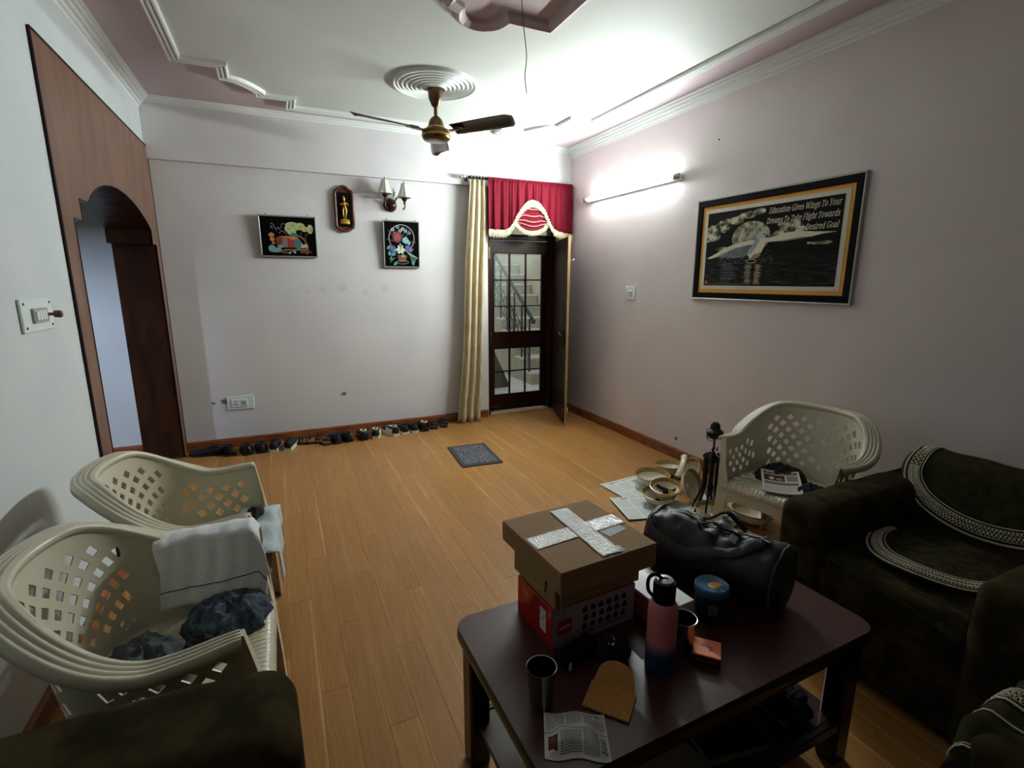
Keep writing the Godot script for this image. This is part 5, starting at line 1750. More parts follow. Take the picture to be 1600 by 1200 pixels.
func wall_fittings() -> void:
	# sconce
	var s := thing("wall_lamp", "unlit bronze wall lamp with two frosted glass shades", "wall lamp", Vector3(0.985, 2.09, ZB))
	part(s, "back_plate", lathe_mesh([Vector2(0, 0.05), Vector2(0.03, 0.046), Vector2(0.05, 0.03), Vector2(0.056, 0.012), Vector2(0.062, 0.0), Vector2(0, 0)], 28, Transform3D(Basis(Vector3(1, 0, 0), Vector3(0, 0, 1), Vector3(0, -1, 0)), Vector3.ZERO)), M.bronze_dark)
	for e in [[-1, Vector3(-0.062, 0.045, 0.11)], [1, Vector3(0.108, 0.02, 0.11)]]:
		var c: Vector3 = e[1]
		var sx: float = e[0]
		part(s, "arm", tube_mesh(smooth_path([Vector3(sx * 0.02, 0.0, 0.04), Vector3(sx * 0.05, 0.055, 0.075), Vector3(c.x * 0.8, 0.06, 0.10), Vector3(c.x, 0.02, 0.11), Vector3(c.x, -0.03, 0.11), Vector3(c.x - sx * 0.02, -0.045, 0.11)], 5), 0.006, 8), M.bronze_dark)
		part(s, "cup", lathe_mesh([Vector2(0, -0.02), Vector2(0.012, -0.018), Vector2(0.008, 0.0), Vector2(0.022, 0.015), Vector2(0.026, 0.03), Vector2(0.018, 0.03), Vector2(0.0, 0.02)], 16, Transform3D(Basis.IDENTITY, c)), M.bronze_dark)
		var sp := []
		for k in 9:
			var t := k / 8.0
			sp.append(Vector2(0.026 + 0.036 * pow(1 - t, 1.4), c.y + 0.035 + 0.115 * t))
		for k in 9:
			var t := 1.0 - k / 8.0
			sp.append(Vector2(0.0235 + 0.036 * pow(1 - t, 1.4), c.y + 0.035 + 0.115 * t))
		sp.append(sp[0])
		part(s, "glass_shade", lathe_mesh(sp, 48, Transform3D(Basis.IDENTITY, Vector3(c.x, 0, c.z)), 0.9, 0.06, 8), M.shade_frost, "frosted fluted glass shade")
		part(s, "shade_top", lathe_mesh([Vector2(0.027, 0), Vector2(0.02, 0.008), Vector2(0.006, 0.012), Vector2(0.003, 0.03), Vector2(0, 0.032)], 14, Transform3D(Basis.IDENTITY, Vector3(c.x, c.y + 0.148, c.z))), M.chrome)
	part(s, "crystal_drop", tube_mesh([Vector3(0.02, 0.06, 0.06), Vector3(0.026, 0.10, 0.07), Vector3(0.02, 0.14, 0.07)], [0.003, 0.012, 0.003], 8), M.chrome)
	# switch boards
	var w := thing("switch_plate", "small clear and white switch plate below tube light", "switch plate", Vector3(XR, 1.316, -3.666), -PI / 2)
	part(w, "plate", box_mesh(Vector3(0, 0, 0.004), Vector3(0.135, 0.115, 0.008), 0.003), M.switch_plate)
	part(w, "module", box_mesh(Vector3(0, 0, 0.010), Vector3(0.068, 0.05, 0.008), 0.003), M.white_plastic)
	for x in [-0.017, 0.005, 0.022]: part(w, "rocker", box_mesh(Vector3(x, 0, 0.015), Vector3(0.016, 0.032, 0.006), 0.002), M.switch_grey)
	var l := thing("switch_board", "white switch board with brown regulator knob on left wall", "switch board", Vector3(XL, 1.296, -2.395), PI / 2)
	part(l, "plate", box_mesh(Vector3(0, 0, 0.005), Vector3(0.265, 0.118, 0.010), 0.003), M.switch_plate)
	for e in [[-0.11, 0.042], [0.11, 0.042], [-0.11, -0.042], [0.11, -0.042]]:
		part(l, "screw", lathe_mesh([Vector2(0.0, 0.002), Vector2(0.005, 0.0015), Vector2(0.005, 0)], 10, Transform3D(Basis(Vector3(1, 0, 0), Vector3(0, 0, 1), Vector3(0, -1, 0)), Vector3(e[0], e[1], 0.0102))), M.bronze_dark)
	part(l, "module", box_mesh(Vector3(0.0, -0.002, 0.014), Vector3(0.120, 0.052, 0.012), 0.003), M.switch_grey)
	for k in 4: part(l, "rocker", box_mesh(Vector3(-0.042 + 0.022 * k, -0.002, 0.021), Vector3(0.018, 0.036, 0.008), 0.003), M.white_plastic)
	part(l, "regulator_knob", lathe_mesh([Vector2(0.006, 0.0), Vector2(0.006, 0.02), Vector2(0.013, 0.022), Vector2(0.014, 0.04), Vector2(0.011, 0.045), Vector2(0, 0.046)], 16, Transform3D(Basis(Vector3(1, 0, 0), Vector3(0, 0, 1), Vector3(0, -1, 0)), Vector3(0.075, -0.002, 0.010))), M.knob_brown, "brown regulator knob")
	var b := thing("socket_plate", "white socket plate low on the back wall above the shoes", "socket", Vector3(-0.372, 0.388, ZB))
	part(b, "plate", box_mesh(Vector3(0, 0, 0.004), Vector3(0.205, 0.118, 0.008), 0.003), M.switch_plate)
	part(b, "module", box_mesh(Vector3(-0.008, 0, 0.011), Vector3(0.125, 0.068, 0.008), 0.003), M.switch_plate)
	for e in [[-0.04, 0.012], [-0.052, -0.012], [-0.028, -0.012]]: part(b, "pin_hole", box_mesh(Vector3(e[0], e[1], 0.0152), Vector3(0.010, 0.010, 0.001), 0.0003), M.dark)
	part(b, "rocker", box_mesh(Vector3(0.028, 0, 0.016), Vector3(0.034, 0.034, 0.006), 0.002), M.switch_grey)
	# peeled paint, stains, nails: thin flakes with their own outline
	var flake := func(n: int, r: float, sd: int) -> ArrayMesh:
		var g := RandomNumberGenerator.new()
		g.seed = sd
		var p := PackedVector2Array()
		for k in n:
			var a := TAU * k / n
			var q := r * g.randf_range(0.45, 1.0)
			p.append(Vector2(cos(a) * q * 1.3, sin(a) * q))
		return prism_mesh(p, 0.0, 0.0008)
	for e in [[-0.575, 0.402, 0.018, "peeled", "grey peeled paint patch at the end of the crack by socket"], [-0.493, 0.408, 0.026, "peeled", "grey peeled paint patch touching the left of socket plate"], [0.48, 0.392, 0.026, "peeled", "grey curl of peeled paint above the black sneakers"]]:
		one("peeled_patch", flake.call(11, e[2], int(e[0] * 100) + 200), M[e[3]], e[4], "paint patch", Vector3(e[0], e[1], ZB + 0.0004), 0.0, "peeled paint on the back wall")
	var smudge := mat("smudge", Color(0.775, 0.755, 0.765), 0.6)
	for e in [[0.52, 1.355, 0.05, "faint grey smudge on the wall below the carved plaque"], [0.36, 1.34, 0.03, "faint grey smudge below the right end of huts picture"], [0.90, 1.35, 0.045, "faint grey smudge below left edge of the flower picture"], [0.72, 1.32, 0.03, "faint grey smudge below the gap between plaque and flower picture"], [0.24, 1.33, 0.02, "small faint smudge below the middle of the huts picture"]]:
		one("wall_stain", flake.call(14, e[2], int(e[0] * 100) + 50), smudge, e[3], "stain", Vector3(e[0], e[1], ZB + 0.0003), 0.0, "smudges on the back wall")
	var nail := lathe_mesh([Vector2(0, 0.004), Vector2(0.006, 0.003), Vector2(0.006, 0)], 10, Transform3D(Basis(Vector3(0, -1, 0), Vector3(-1, 0, 0), Vector3(0, 0, 1)), Vector3.ZERO))
	for e in [[2.378, -2.782, "dark nail in the right wall between tube light and poster"], [2.52, -1.19, "dark nail high on right wall beyond the poster"]]:
		one("wall_nail", nail, M.dark, e[2], "nail", Vector3(XR - 0.0005, e[0], e[1]))
	var fl := one("peeled_patch", flake.call(9, 0.02, 77), M.peeled, "grey peeled paint chip just above right skirting board", "paint patch", Vector3(XR - 0.0006, 0.165, -2.99), -PI / 2)
	fl.set_meta("group", "")
	fl.remove_meta("group")

# ---------------------------------------------------------------- on the coffee table (top at y 0.46)
func flat_label(p: Node, called: String, w: float, h: float, m: Material, at: Vector3, face: String, turn := 0.0, label := "", d := 0.0006) -> MeshInstance3D:
	var o := part(p, called, print_slab(w, h, d), m, label, at)
	match face:
		"top": o.basis = Basis(Vector3(1, 0, 0), Vector3(0, 0, -1), Vector3(0, 1, 0))
		"left": o.rotation.y = -PI / 2
		"right": o.rotation.y = PI / 2
	if turn != 0.0: o.basis = o.basis * Basis(Vector3(0, 0, 1), turn)
	return o

func table_things() -> void:
	var Y := 0.4605
	# printed appliance box
	var front := canvas(280, 116, Color(0.60, 0.53, 0.54))
	front.fill_rect(Rect2i(14, 36, 46, 44), Color(0.62, 0.10, 0.12))
	iline(front, [Vector2(20, 62), Vector2(54, 56)], 5, Color(0.85, 0.70, 0.70))
	for r in 3:
		for c in 6:
			var x := 104 + c * 27 + (r % 2) * 3
			var y := 30 + r * 26
			front.fill_rect(Rect2i(x - 8, y - 6, 17, 12), Color(0.13, 0.11, 0.12))
			iell(front, x, y - 7, 8, 4, Color(0.22, 0.19, 0.20))
			front.fill_rect(Rect2i(x - 1, y - 14, 3, 4), Color(0.13, 0.11, 0.12))
	itext(front, Rect2i(96, 94, 160, 12), 5, Color(0.18, 0.14, 0.15), 8)
	var b := thing("appliance_box", "red and white printed kitchenware box under the taped cardboard carton", "box", Vector3(0.715, Y, -1.108), deg_to_rad(3.0))
	part(b, "box_body", box_mesh(Vector3(0, 0.058, 0), Vector3(0.278, 0.116, 0.190), 0.002), mat("box_red", Color(0.56, 0.09, 0.085), 0.45))
	flat_label(b, "front_print", 0.276, 0.114, picture_mat("box_front", front, 0.45), Vector3(0, 0.058, 0.095), "front", 0.0, "white front printed with rows of pots and a red logo")
	var side := canvas(96, 58, Color(0.56, 0.09, 0.085))
	ipoly(side, [Vector2(0, 0), Vector2(50, 0), Vector2(30, 30), Vector2(0, 45)], Color(0.66, 0.24, 0.12))
	ipoly(side, [Vector2(10, 8), Vector2(40, 12), Vector2(20, 28)], Color(0.74, 0.36, 0.18))
	side.fill_rect(Rect2i(64, 10, 16, 34), Color(0.76, 0.74, 0.74))
	iline(side, [Vector2(68, 30), Vector2(76, 20)], 1.5, Color(0.4, 0.4, 0.42))
	side.fill_rect(Rect2i(86, 4, 6, 10), Color(0.62, 0.45, 0.36))
	flat_label(b, "side_print", 0.188, 0.114, picture_mat("box_side", side, 0.45), Vector3(-0.139, 0.058, 0), "left", 0.0, "red side with a white sticker")
	# brown carton with loose lid, taped crosswise
	var card := mottled("cardboard", Color(0.52, 0.395, 0.24), Color(0.55, 0.42, 0.26), 0.85, 0.03, Vector3(9, 1.5, 3), 61)
	var c := thing("cardboard_carton", "brown cardboard carton with clear tape crossed over its lid", "carton", Vector3(0.735, Y + 0.1165, -1.145), deg_to_rad(3.5))
	part(c, "carton_body", box_mesh(Vector3(-0.012, 0.045, 0.018), Vector3(0.288, 0.09, 0.222), 0.002), card)
	var ls := new_st()
	bbox(ls, Vector3(0, 0.124, 0), Vector3(0.322, 0.004, 0.322), 0.0015)
	for e in [[Vector3(0, 0.090, 0.159), Vector3(0.322, 0.068, 0.004)], [Vector3(0, 0.100, -0.159), Vector3(0.322, 0.048, 0.004)], [Vector3(-0.159, 0.094, 0), Vector3(0.004, 0.060, 0.318)], [Vector3(0.159, 0.100, 0), Vector3(0.004, 0.048, 0.318)]]:
		bbox(ls, e[0], e[1], 0.0015)
	part(c, "lid", fin(ls), card)
	# flaps sticking out at the near left corner
	var fs := new_st()
	prism(fs, PackedVector2Array([Vector2(-0.01, 0.075), Vector2(0.055, 0.078), Vector2(0.03, 0.02), Vector2(0.0, 0.0)]), 0.0, 0.003, Transform3D(Basis(Vector3(0, 1, 0), 0.5), Vector3(-0.155, 0.008, 0.158)))
	prism(fs, PackedVector2Array([Vector2(-0.10, 0.085), Vector2(0.0, 0.085), Vector2(-0.005, 0.03), Vector2(-0.05, 0.012), Vector2(-0.09, 0.03)]), 0.0, 0.003, Transform3D(Basis(Vector3(0, 1, 0), -PI / 2 - 0.08), Vector3(-0.158, 0.0, 0.09)))
	part(c, "flap", fin(fs), card)
	var tapem := mat("tape", Color(0.93, 0.93, 0.92, 0.8), 0.16, 0.3)
	tapem.transparency = BaseMaterial3D.TRANSPARENCY_ALPHA
	tapem.heightmap_enabled = true
	tapem.heightmap_scale = 0.25
	tapem.heightmap_texture = bump_tex(0.03, 8, 3, 256)
	tapem.uv1_triplanar = true
	tapem.uv1_scale = Vector3(30, 3, 6)
	var tape := func(len_: float, wid: float, sd: int, ends: float) -> ArrayMesh:
		var g := FastNoiseLite.new()
		g.seed = sd
		g.frequency = 30.0
		return sheet_mesh(36, 10, func(u: float, v: float) -> Vector3:
			var x := lerpf(-len_ / 2, len_ / 2, u)
			return Vector3(x, 0.0008 + 0.0012 * absf(g.get_noise_2d(x * 0.4, v * 3.0)), lerpf(wid / 2, -wid / 2, v) + 0.002 * g.get_noise_1d(x * 2.0)), 0.0003)
	var tp := part(c, "packing_tape", tape.call(0.316, 0.066, 3, 0.0), tapem, "clear packing tape", Vector3(0.003, 0.1262, 0.0))
	tp.rotation.y = 0.03
	tp = part(c, "packing_tape", tape.call(0.29, 0.064, 6, 0.0), tapem, "clear packing tape", Vector3(0.02, 0.1275, 0.006))
	tp.rotation.y = PI / 2 - 0.06
	var lab := canvas(64, 48, Color(0.66, 0.68, 0.68))
	itext(lab, Rect2i(4, 4, 56, 40), 5, Color(0.52, 0.54, 0.55), 2)
	flat_label(c, "paper_label", 0.075, 0.05, picture_mat("paper_label", lab, 0.6), Vector3(0.098, 0.1262, 0.04), "top", 0.2, "white paper label")
	var lab2 := canvas(64, 32, Color(0.70, 0.72, 0.74))
	lab2.fill_rect(Rect2i(0, 18, 64, 14), Color(0.16, 0.34, 0.52))
	itext(lab2, Rect2i(4, 3, 56, 14), 4, Color(0.35, 0.37, 0.40), 6)
	flat_label(c, "paper_label", 0.062, 0.032, picture_mat("blue_label", lab2, 0.5), Vector3(0.026, 0.1262, 0.138), "top", 0.1, "white and blue sticker")
	# white carton behind the bottle
	var w := thing("white_carton", "white paper carton behind the pink and blue bottle", "carton", Vector3(0.932, Y, -1.022), deg_to_rad(4))
	part(w, "carton_body", box_mesh(Vector3(0, 0.042, 0), Vector3(0.105, 0.084, 0.205), 0.002), mat("white_card", Color(0.78, 0.77, 0.78), 0.4))
	part(w, "side_panel", box_mesh(Vector3(-0.0535, 0.038, 0), Vector3(0.002, 0.070, 0.19), 0.0005), mat("pink_print", Color(0.52, 0.20, 0.24), 0.5), "dull pink printed side")
	part(w, "flap", box_mesh(Vector3(-0.02, 0.086, 0.02), Vector3(0.06, 0.002, 0.15), 0.0005, Transform3D(Basis(Vector3(0, 0, 1), 0.10), Vector3(0, 0.003, 0))), M.white_card)
	# bottle: pink shading into blue
	var bi := canvas(8, 128, Color(0.78, 0.45, 0.455))
	for y in 128:
		var k := smoothstep(0.50, 0.78, y / 127.0)
		bi.fill_rect(Rect2i(0, y, 8, 1), Color(0.78, 0.45, 0.455).lerp(Color(0.12, 0.22, 0.33), k))
	var bt := thing("water_bottle", "metal water bottle dyed pink to dark blue with black cap", "bottle", Vector3(0.800, Y, -0.842))
	var bs := new_st(1)
	var prof := [Vector2(0.0, 0.0), Vector2(0.033, 0.0), Vector2(0.0365, 0.004), Vector2(0.0365, 0.05), Vector2(0.0365, 0.10), Vector2(0.0365, 0.165), Vector2(0.035, 0.178), Vector2(0.030, 0.188), Vector2(0.026, 0.192), Vector2(0.0, 0.192)]
	for k in prof.size() - 1:
		var p: Vector2 = prof[k]
		var q: Vector2 = prof[k + 1]
		for i in 28:
			var t0 := TAU * i / 28
			var t1 := TAU * (i + 1) / 28
			q4uv(bs, Vector3(p.x * cos(t0), p.y, -p.x * sin(t0)), Vector3(p.x * cos(t1), p.y, -p.x * sin(t1)), Vector3(q.x * cos(t1), q.y, -q.x * sin(t1)), Vector3(q.x * cos(t0), q.y, -q.x * sin(t0)), Vector2(0.5, 1 - p.y / 0.192), Vector2(0.5, 1 - p.y / 0.192), Vector2(0.5, 1 - q.y / 0.192), Vector2(0.5, 1 - q.y / 0.192))
	part(bt, "bottle_body", fin(bs), picture_mat("bottle_dye", bi, 0.38), "pink metal body, dark blue towards the foot")
	part(bt, "cap", lathe_mesh([Vector2(0.027, 0.192), Vector2(0.0275, 0.236), Vector2(0.025, 0.242), Vector2(0, 0.243)], 24), M.dark, "black screw cap")
	part(bt, "cap_top", lathe_mesh([Vector2(0.022, 0.2425), Vector2(0.020, 0.248), Vector2(0.008, 0.249), Vector2(0.006, 0.246), Vector2(0, 0.246)], 20), mat("cap_grey", Color(0.34, 0.37, 0.38), 0.35), "grey spout disc")
	part(bt, "carry_loop", tube_mesh(smooth_path([Vector3(-0.027, 0.205, 0.0), Vector3(-0.042, 0.225, -0.01), Vector3(-0.040, 0.255, -0.012), Vector3(-0.022, 0.262, -0.01), Vector3(-0.005, 0.248, -0.006)], 5), 0.0045, 8), M.dark)
	# blue jar
	var j := thing("jar", "dark blue plastic jar with light blue lid and orange sticker", "jar", Vector3(1.066, Y, -0.935))
	part(j, "jar_body", lathe_mesh([Vector2(0, 0), Vector2(0.042, 0), Vector2(0.045, 0.004), Vector2(0.045, 0.086), Vector2(0.043, 0.09), Vector2(0, 0.09)], 28), mat("jar_navy", Color(0.028, 0.045, 0.09), 0.3))
	part(j, "lid", lathe_mesh([Vector2(0.046, 0.085), Vector2(0.048, 0.088), Vector2(0.048, 0.104), Vector2(0.044, 0.108), Vector2(0.040, 0.106), Vector2(0, 0.106)], 32), mat("lid_blue", Color(0.20, 0.38, 0.52), 0.3), "light blue lid")
	part(j, "sticker", prism_mesh(PackedVector2Array([Vector2(-0.020, -0.008), Vector2(-0.012, -0.016), Vector2(0.004, -0.014), Vector2(0.018, -0.012), Vector2(0.022, 0.0), Vector2(0.016, 0.006), Vector2(0.004, 0.014), Vector2(-0.010, 0.012), Vector2(-0.018, 0.004)]), 0.0, 0.0006, Transform3D(Basis(Vector3(1, 0, 0), Vector3(0, 0, -1), Vector3(0, 1, 0)), Vector3(0.002, 0.1062, 0.006))), mat("sticker_orange", Color(0.88, 0.58, 0.20), 0.5), "orange splash on the lid")
	var jl := part(j, "jar_label", box_mesh(Vector3(0, 0.05, 0.0447), Vector3(0.026, 0.03, 0.001), 0.0003), mat("label_grey", Color(0.34, 0.34, 0.37), 0.6))
	jl.rotation.y = deg_to_rad(-38)
	# steel tumblers
	var tum := [Vector2(0, 0.0), Vector2(0.025, 0.0), Vector2(0.027, 0.003), Vector2(0.034, 0.098), Vector2(0.0355, 0.100), Vector2(0.0335, 0.0995), Vector2(0.026, 0.006), Vector2(0, 0.006)]
	for e in [[Vector3(0.475, Y, -0.868), "steel tumbler standing beside the newsprint packet"], [Vector3(0.892, Y, -0.864), "steel tumbler standing between the bottle and the blue jar"]]:
		var t := thing("tumbler", e[1], "tumbler", e[0], 0.0, "steel tumblers")
		part(t, "cup", lathe_mesh(tum, 28), M.steel)
	# orange box with a slanted mark
	var o := thing("small_box", "small orange cube box with a grey slanted mark on top", "box", Vector3(0.936, Y, -0.819), deg_to_rad(-47))
	part(o, "box_body", box_mesh(Vector3(0, 0.012, 0), Vector3(0.068, 0.024, 0.066), 0.0015), M.dark)
	part(o, "box_lid", box_mesh(Vector3(0, 0.0255, 0), Vector3(0.0685, 0.005, 0.0665), 0.0012), mat("box_orange", Color(0.93, 0.45, 0.22), 0.5), "orange top")
	var mk := PackedVector2Array([Vector2(-0.016, 0.006), Vector2(-0.006, 0.014), Vector2(0.012, 0.004), Vector2(0.016, -0.010), Vector2(0.004, -0.012), Vector2(0.006, -0.006), Vector2(-0.002, 0.002), Vector2(-0.008, 0.002)])
	part(o, "mark", prism_mesh(mk, 0, 0.0006, Transform3D(Basis(Vector3(1, 0, 0), Vector3(0, 0, -1), Vector3(0, 1, 0)), Vector3(0, 0.028, 0))), mat("mark_grey", Color(0.30, 0.22, 0.19), 0.5), "grey slanted mark")
	part(o, "front_print", box_mesh(Vector3(0, 0.012, 0.0332), Vector3(0.056, 0.010, 0.0006), 0.0002), mat("dull_orange", Color(0.36, 0.15, 0.09), 0.5))
	# kraft envelope with its flap up
	var kraft := mottled("kraft", Color(0.66, 0.45, 0.21), Color(0.71, 0.49, 0.24), 0.8, 0.02, Vector3(6, 6, 6), 62)
	var en := thing("kraft_envelope", "brown kraft paper envelope with its rounded flap open", "envelope", Vector3(0.630, Y, -0.812), deg_to_rad(-50))
	part(en, "pocket", box_mesh(Vector3(0, 0.004, 0.01), Vector3(0.108, 0.006, 0.082), 0.001), kraft)
	var fl := PackedVector2Array([Vector2(-0.050, 0), Vector2(0.050, 0)])
	for k in 11:
		var a := lerpf(0.2, PI - 0.2, k / 10.0)
		fl.append(Vector2(0.044 * cos(a), 0.022 + 0.034 * sin(a)))
	part(en, "flap", prism_mesh(fl, 0, 0.0015, Transform3D(Basis(Vector3(1, 0, 0), -0.75), Vector3(0, 0.006, -0.031))), kraft)
	# packet wrapped in newsprint
	var ni := canvas(256, 192, Color(0.80, 0.79, 0.78))
	itext(ni, Rect2i(10, 10, 70, 70), 6, Color(0.44, 0.43, 0.43), 3)
	itext(ni, Rect2i(92, 8, 60, 74), 5, Color(0.30, 0.30, 0.30), 4)
	itext(ni, Rect2i(164, 14, 60, 24), 9, Color(0.24, 0.24, 0.25), 5)
	itext(ni, Rect2i(164, 46, 84, 36), 5, Color(0.36, 0.35, 0.35), 6)
	iline(ni, [Vector2(0, 92), Vector2(70, 90), Vector2(140, 102), Vector2(256, 94)], 3, Color(0.40, 0.40, 0.41))
	ipoly(ni, [Vector2(16, 108), Vector2(52, 112), Vector2(50, 170), Vector2(14, 166)], Color(0.32, 0.19, 0.12))
	ipoly(ni, [Vector2(20, 116), Vector2(40, 118), Vector2(44, 140), Vector2(22, 138)], Color(0.48, 0.31, 0.21))
	itext(ni, Rect2i(62, 110, 86, 72), 5, Color(0.30, 0.29, 0.30), 7)
	itext(ni, Rect2i(154, 106, 60, 78), 4, Color(0.36, 0.36, 0.36), 8)
	for k in 9: ni.fill_rect(Rect2i(222, 112 + k * 7, 24, 2 + k % 3), Color(0.12, 0.12, 0.12))
	var pk := func(u: float, v: float) -> Vector3:
		var x := lerpf(-0.068, 0.068, u)
		var z := lerpf(0.058, -0.056, v) + 0.004 * sin(u * 9.0)
		var e := minf(minf(u, 1 - u), minf(v, 1 - v))
		return Vector3(x, 0.002 + 0.022 * smoothstep(0.0, 0.28, e) + 0.0022 * sin(u * 16.0 + v * 7.0) * smoothstep(0.0, 0.2, e) + 0.004 * sin(v * 6.3 + 0.6) * smoothstep(0.0, 0.2, e), z)
	var nm := picture_mat("newsprint", ni, 0.6)
	var pp := thing("newsprint_packet", "flat white packet covered in small newsprint with a barcode", "packet", Vector3(0.504, Y, -0.763), deg_to_rad(-27))
	var pks := new_st(1)
	var PK := 30
	for jj in PK:
		for ii in PK:
			var A := Vector2(float(ii) / PK, float(jj) / PK)
			var B := Vector2(float(ii + 1) / PK, float(jj + 1) / PK)
			q4uv(pks, pk.call(A.x, A.y), pk.call(B.x, A.y), pk.call(B.x, B.y), pk.call(A.x, B.y), Vector2(A.x, 1 - A.y), Vector2(B.x, 1 - A.y), Vector2(B.x, 1 - B.y), Vector2(A.x, 1 - B.y))
	part(pp, "wrapper", fin(pks), nm)
	part(pp, "underside", box_mesh(Vector3(0, 0.001, 0), Vector3(0.13, 0.002, 0.105), 0.0005), nm)
	# small dark things in front of the boxes
	var z := thing("spectacle_case", "black hard case lying in front of the printed box", "case", Vector3(0.625, Y, -0.955), deg_to_rad(14))
	part(z, "case_body", rbox_mesh(Vector3(0, 0.021, 0), Vector3(0.13, 0.042, 0.055), 0.018), M.dark)
	part(z, "white_sticker", box_mesh(Vector3(-0.05, 0.02, 0.0275), Vector3(0.010, 0.022, 0.001), 0.0003), M.white_card)
	var y := thing("pouch", "black crumpled pouch with silver wrapper beside the kraft envelope", "pouch", Vector3(0.72, Y, -0.925), deg_to_rad(-20))
	part(y, "pouch_body", rbox_mesh(Vector3(0, 0.020, 0), Vector3(0.085, 0.040, 0.058), 0.018, Vector3(0, 0.006, 0), Transform3D.IDENTITY, 0.012, 9), M.cloth_black)
	part(y, "wrapper", sheet_mesh(8, 8, func(u: float, v: float) -> Vector3: return Vector3(lerpf(-0.022, 0.0, u), 0.0475 + 0.003 * sin(u * 9 + v * 7), lerpf(0.02, -0.016, v)), 0.0006), M.chrome, "crinkled silver wrapper")
	duffel()
	# on the lower shelf
	var sh := thing("plastic_packet", "crumpled shiny blue plastic packet on the lower table shelf", "packet", Vector3(1.265, 0.1505, -0.80))
	part(sh, "packet_body", rbox_mesh(Vector3(0, 0.028, 0), Vector3(0.15, 0.055, 0.12), 0.022, Vector3.ZERO, Transform3D.IDENTITY, 0.035, 21), mat("blue_plastic", Color(0.03, 0.08, 0.22), 0.2))
	part(sh, "twisted_end", rbox_mesh(Vector3(0.03, 0.062, 0.01), Vector3(0.06, 0.03, 0.035), 0.012, Vector3.ZERO, Transform3D.IDENTITY, 0.02, 24), M.blue_plastic)
	var olive := mat("olive_paper", Color(0.36, 0.33, 0.22), 0.8)
	var k0 := 0
	for e in [[Vector3(0.80, 0.1505, -0.86), Vector3(0.26, 0.012, 0.20), 0.1, "olive folded paper on the lower table shelf", olive], [Vector3(1.045, 0.1505, -0.845), Vector3(0.20, 0.03, 0.17), -0.15, "black flat folder lying on lower table shelf", M.dark]]:
		var q := thing("shelf_folder", e[3], "folder", e[0], e[2])
		part(q, "cover", box_mesh(Vector3(0, e[1].y - 0.002, 0), Vector3(e[1].x, 0.004, e[1].z), 0.001), e[4])
		part(q, "pages", box_mesh(Vector3(0, (e[1].y - 0.004) / 2, 0), Vector3(e[1].x - 0.008, e[1].y - 0.004, e[1].z - 0.008), 0.001), olive)

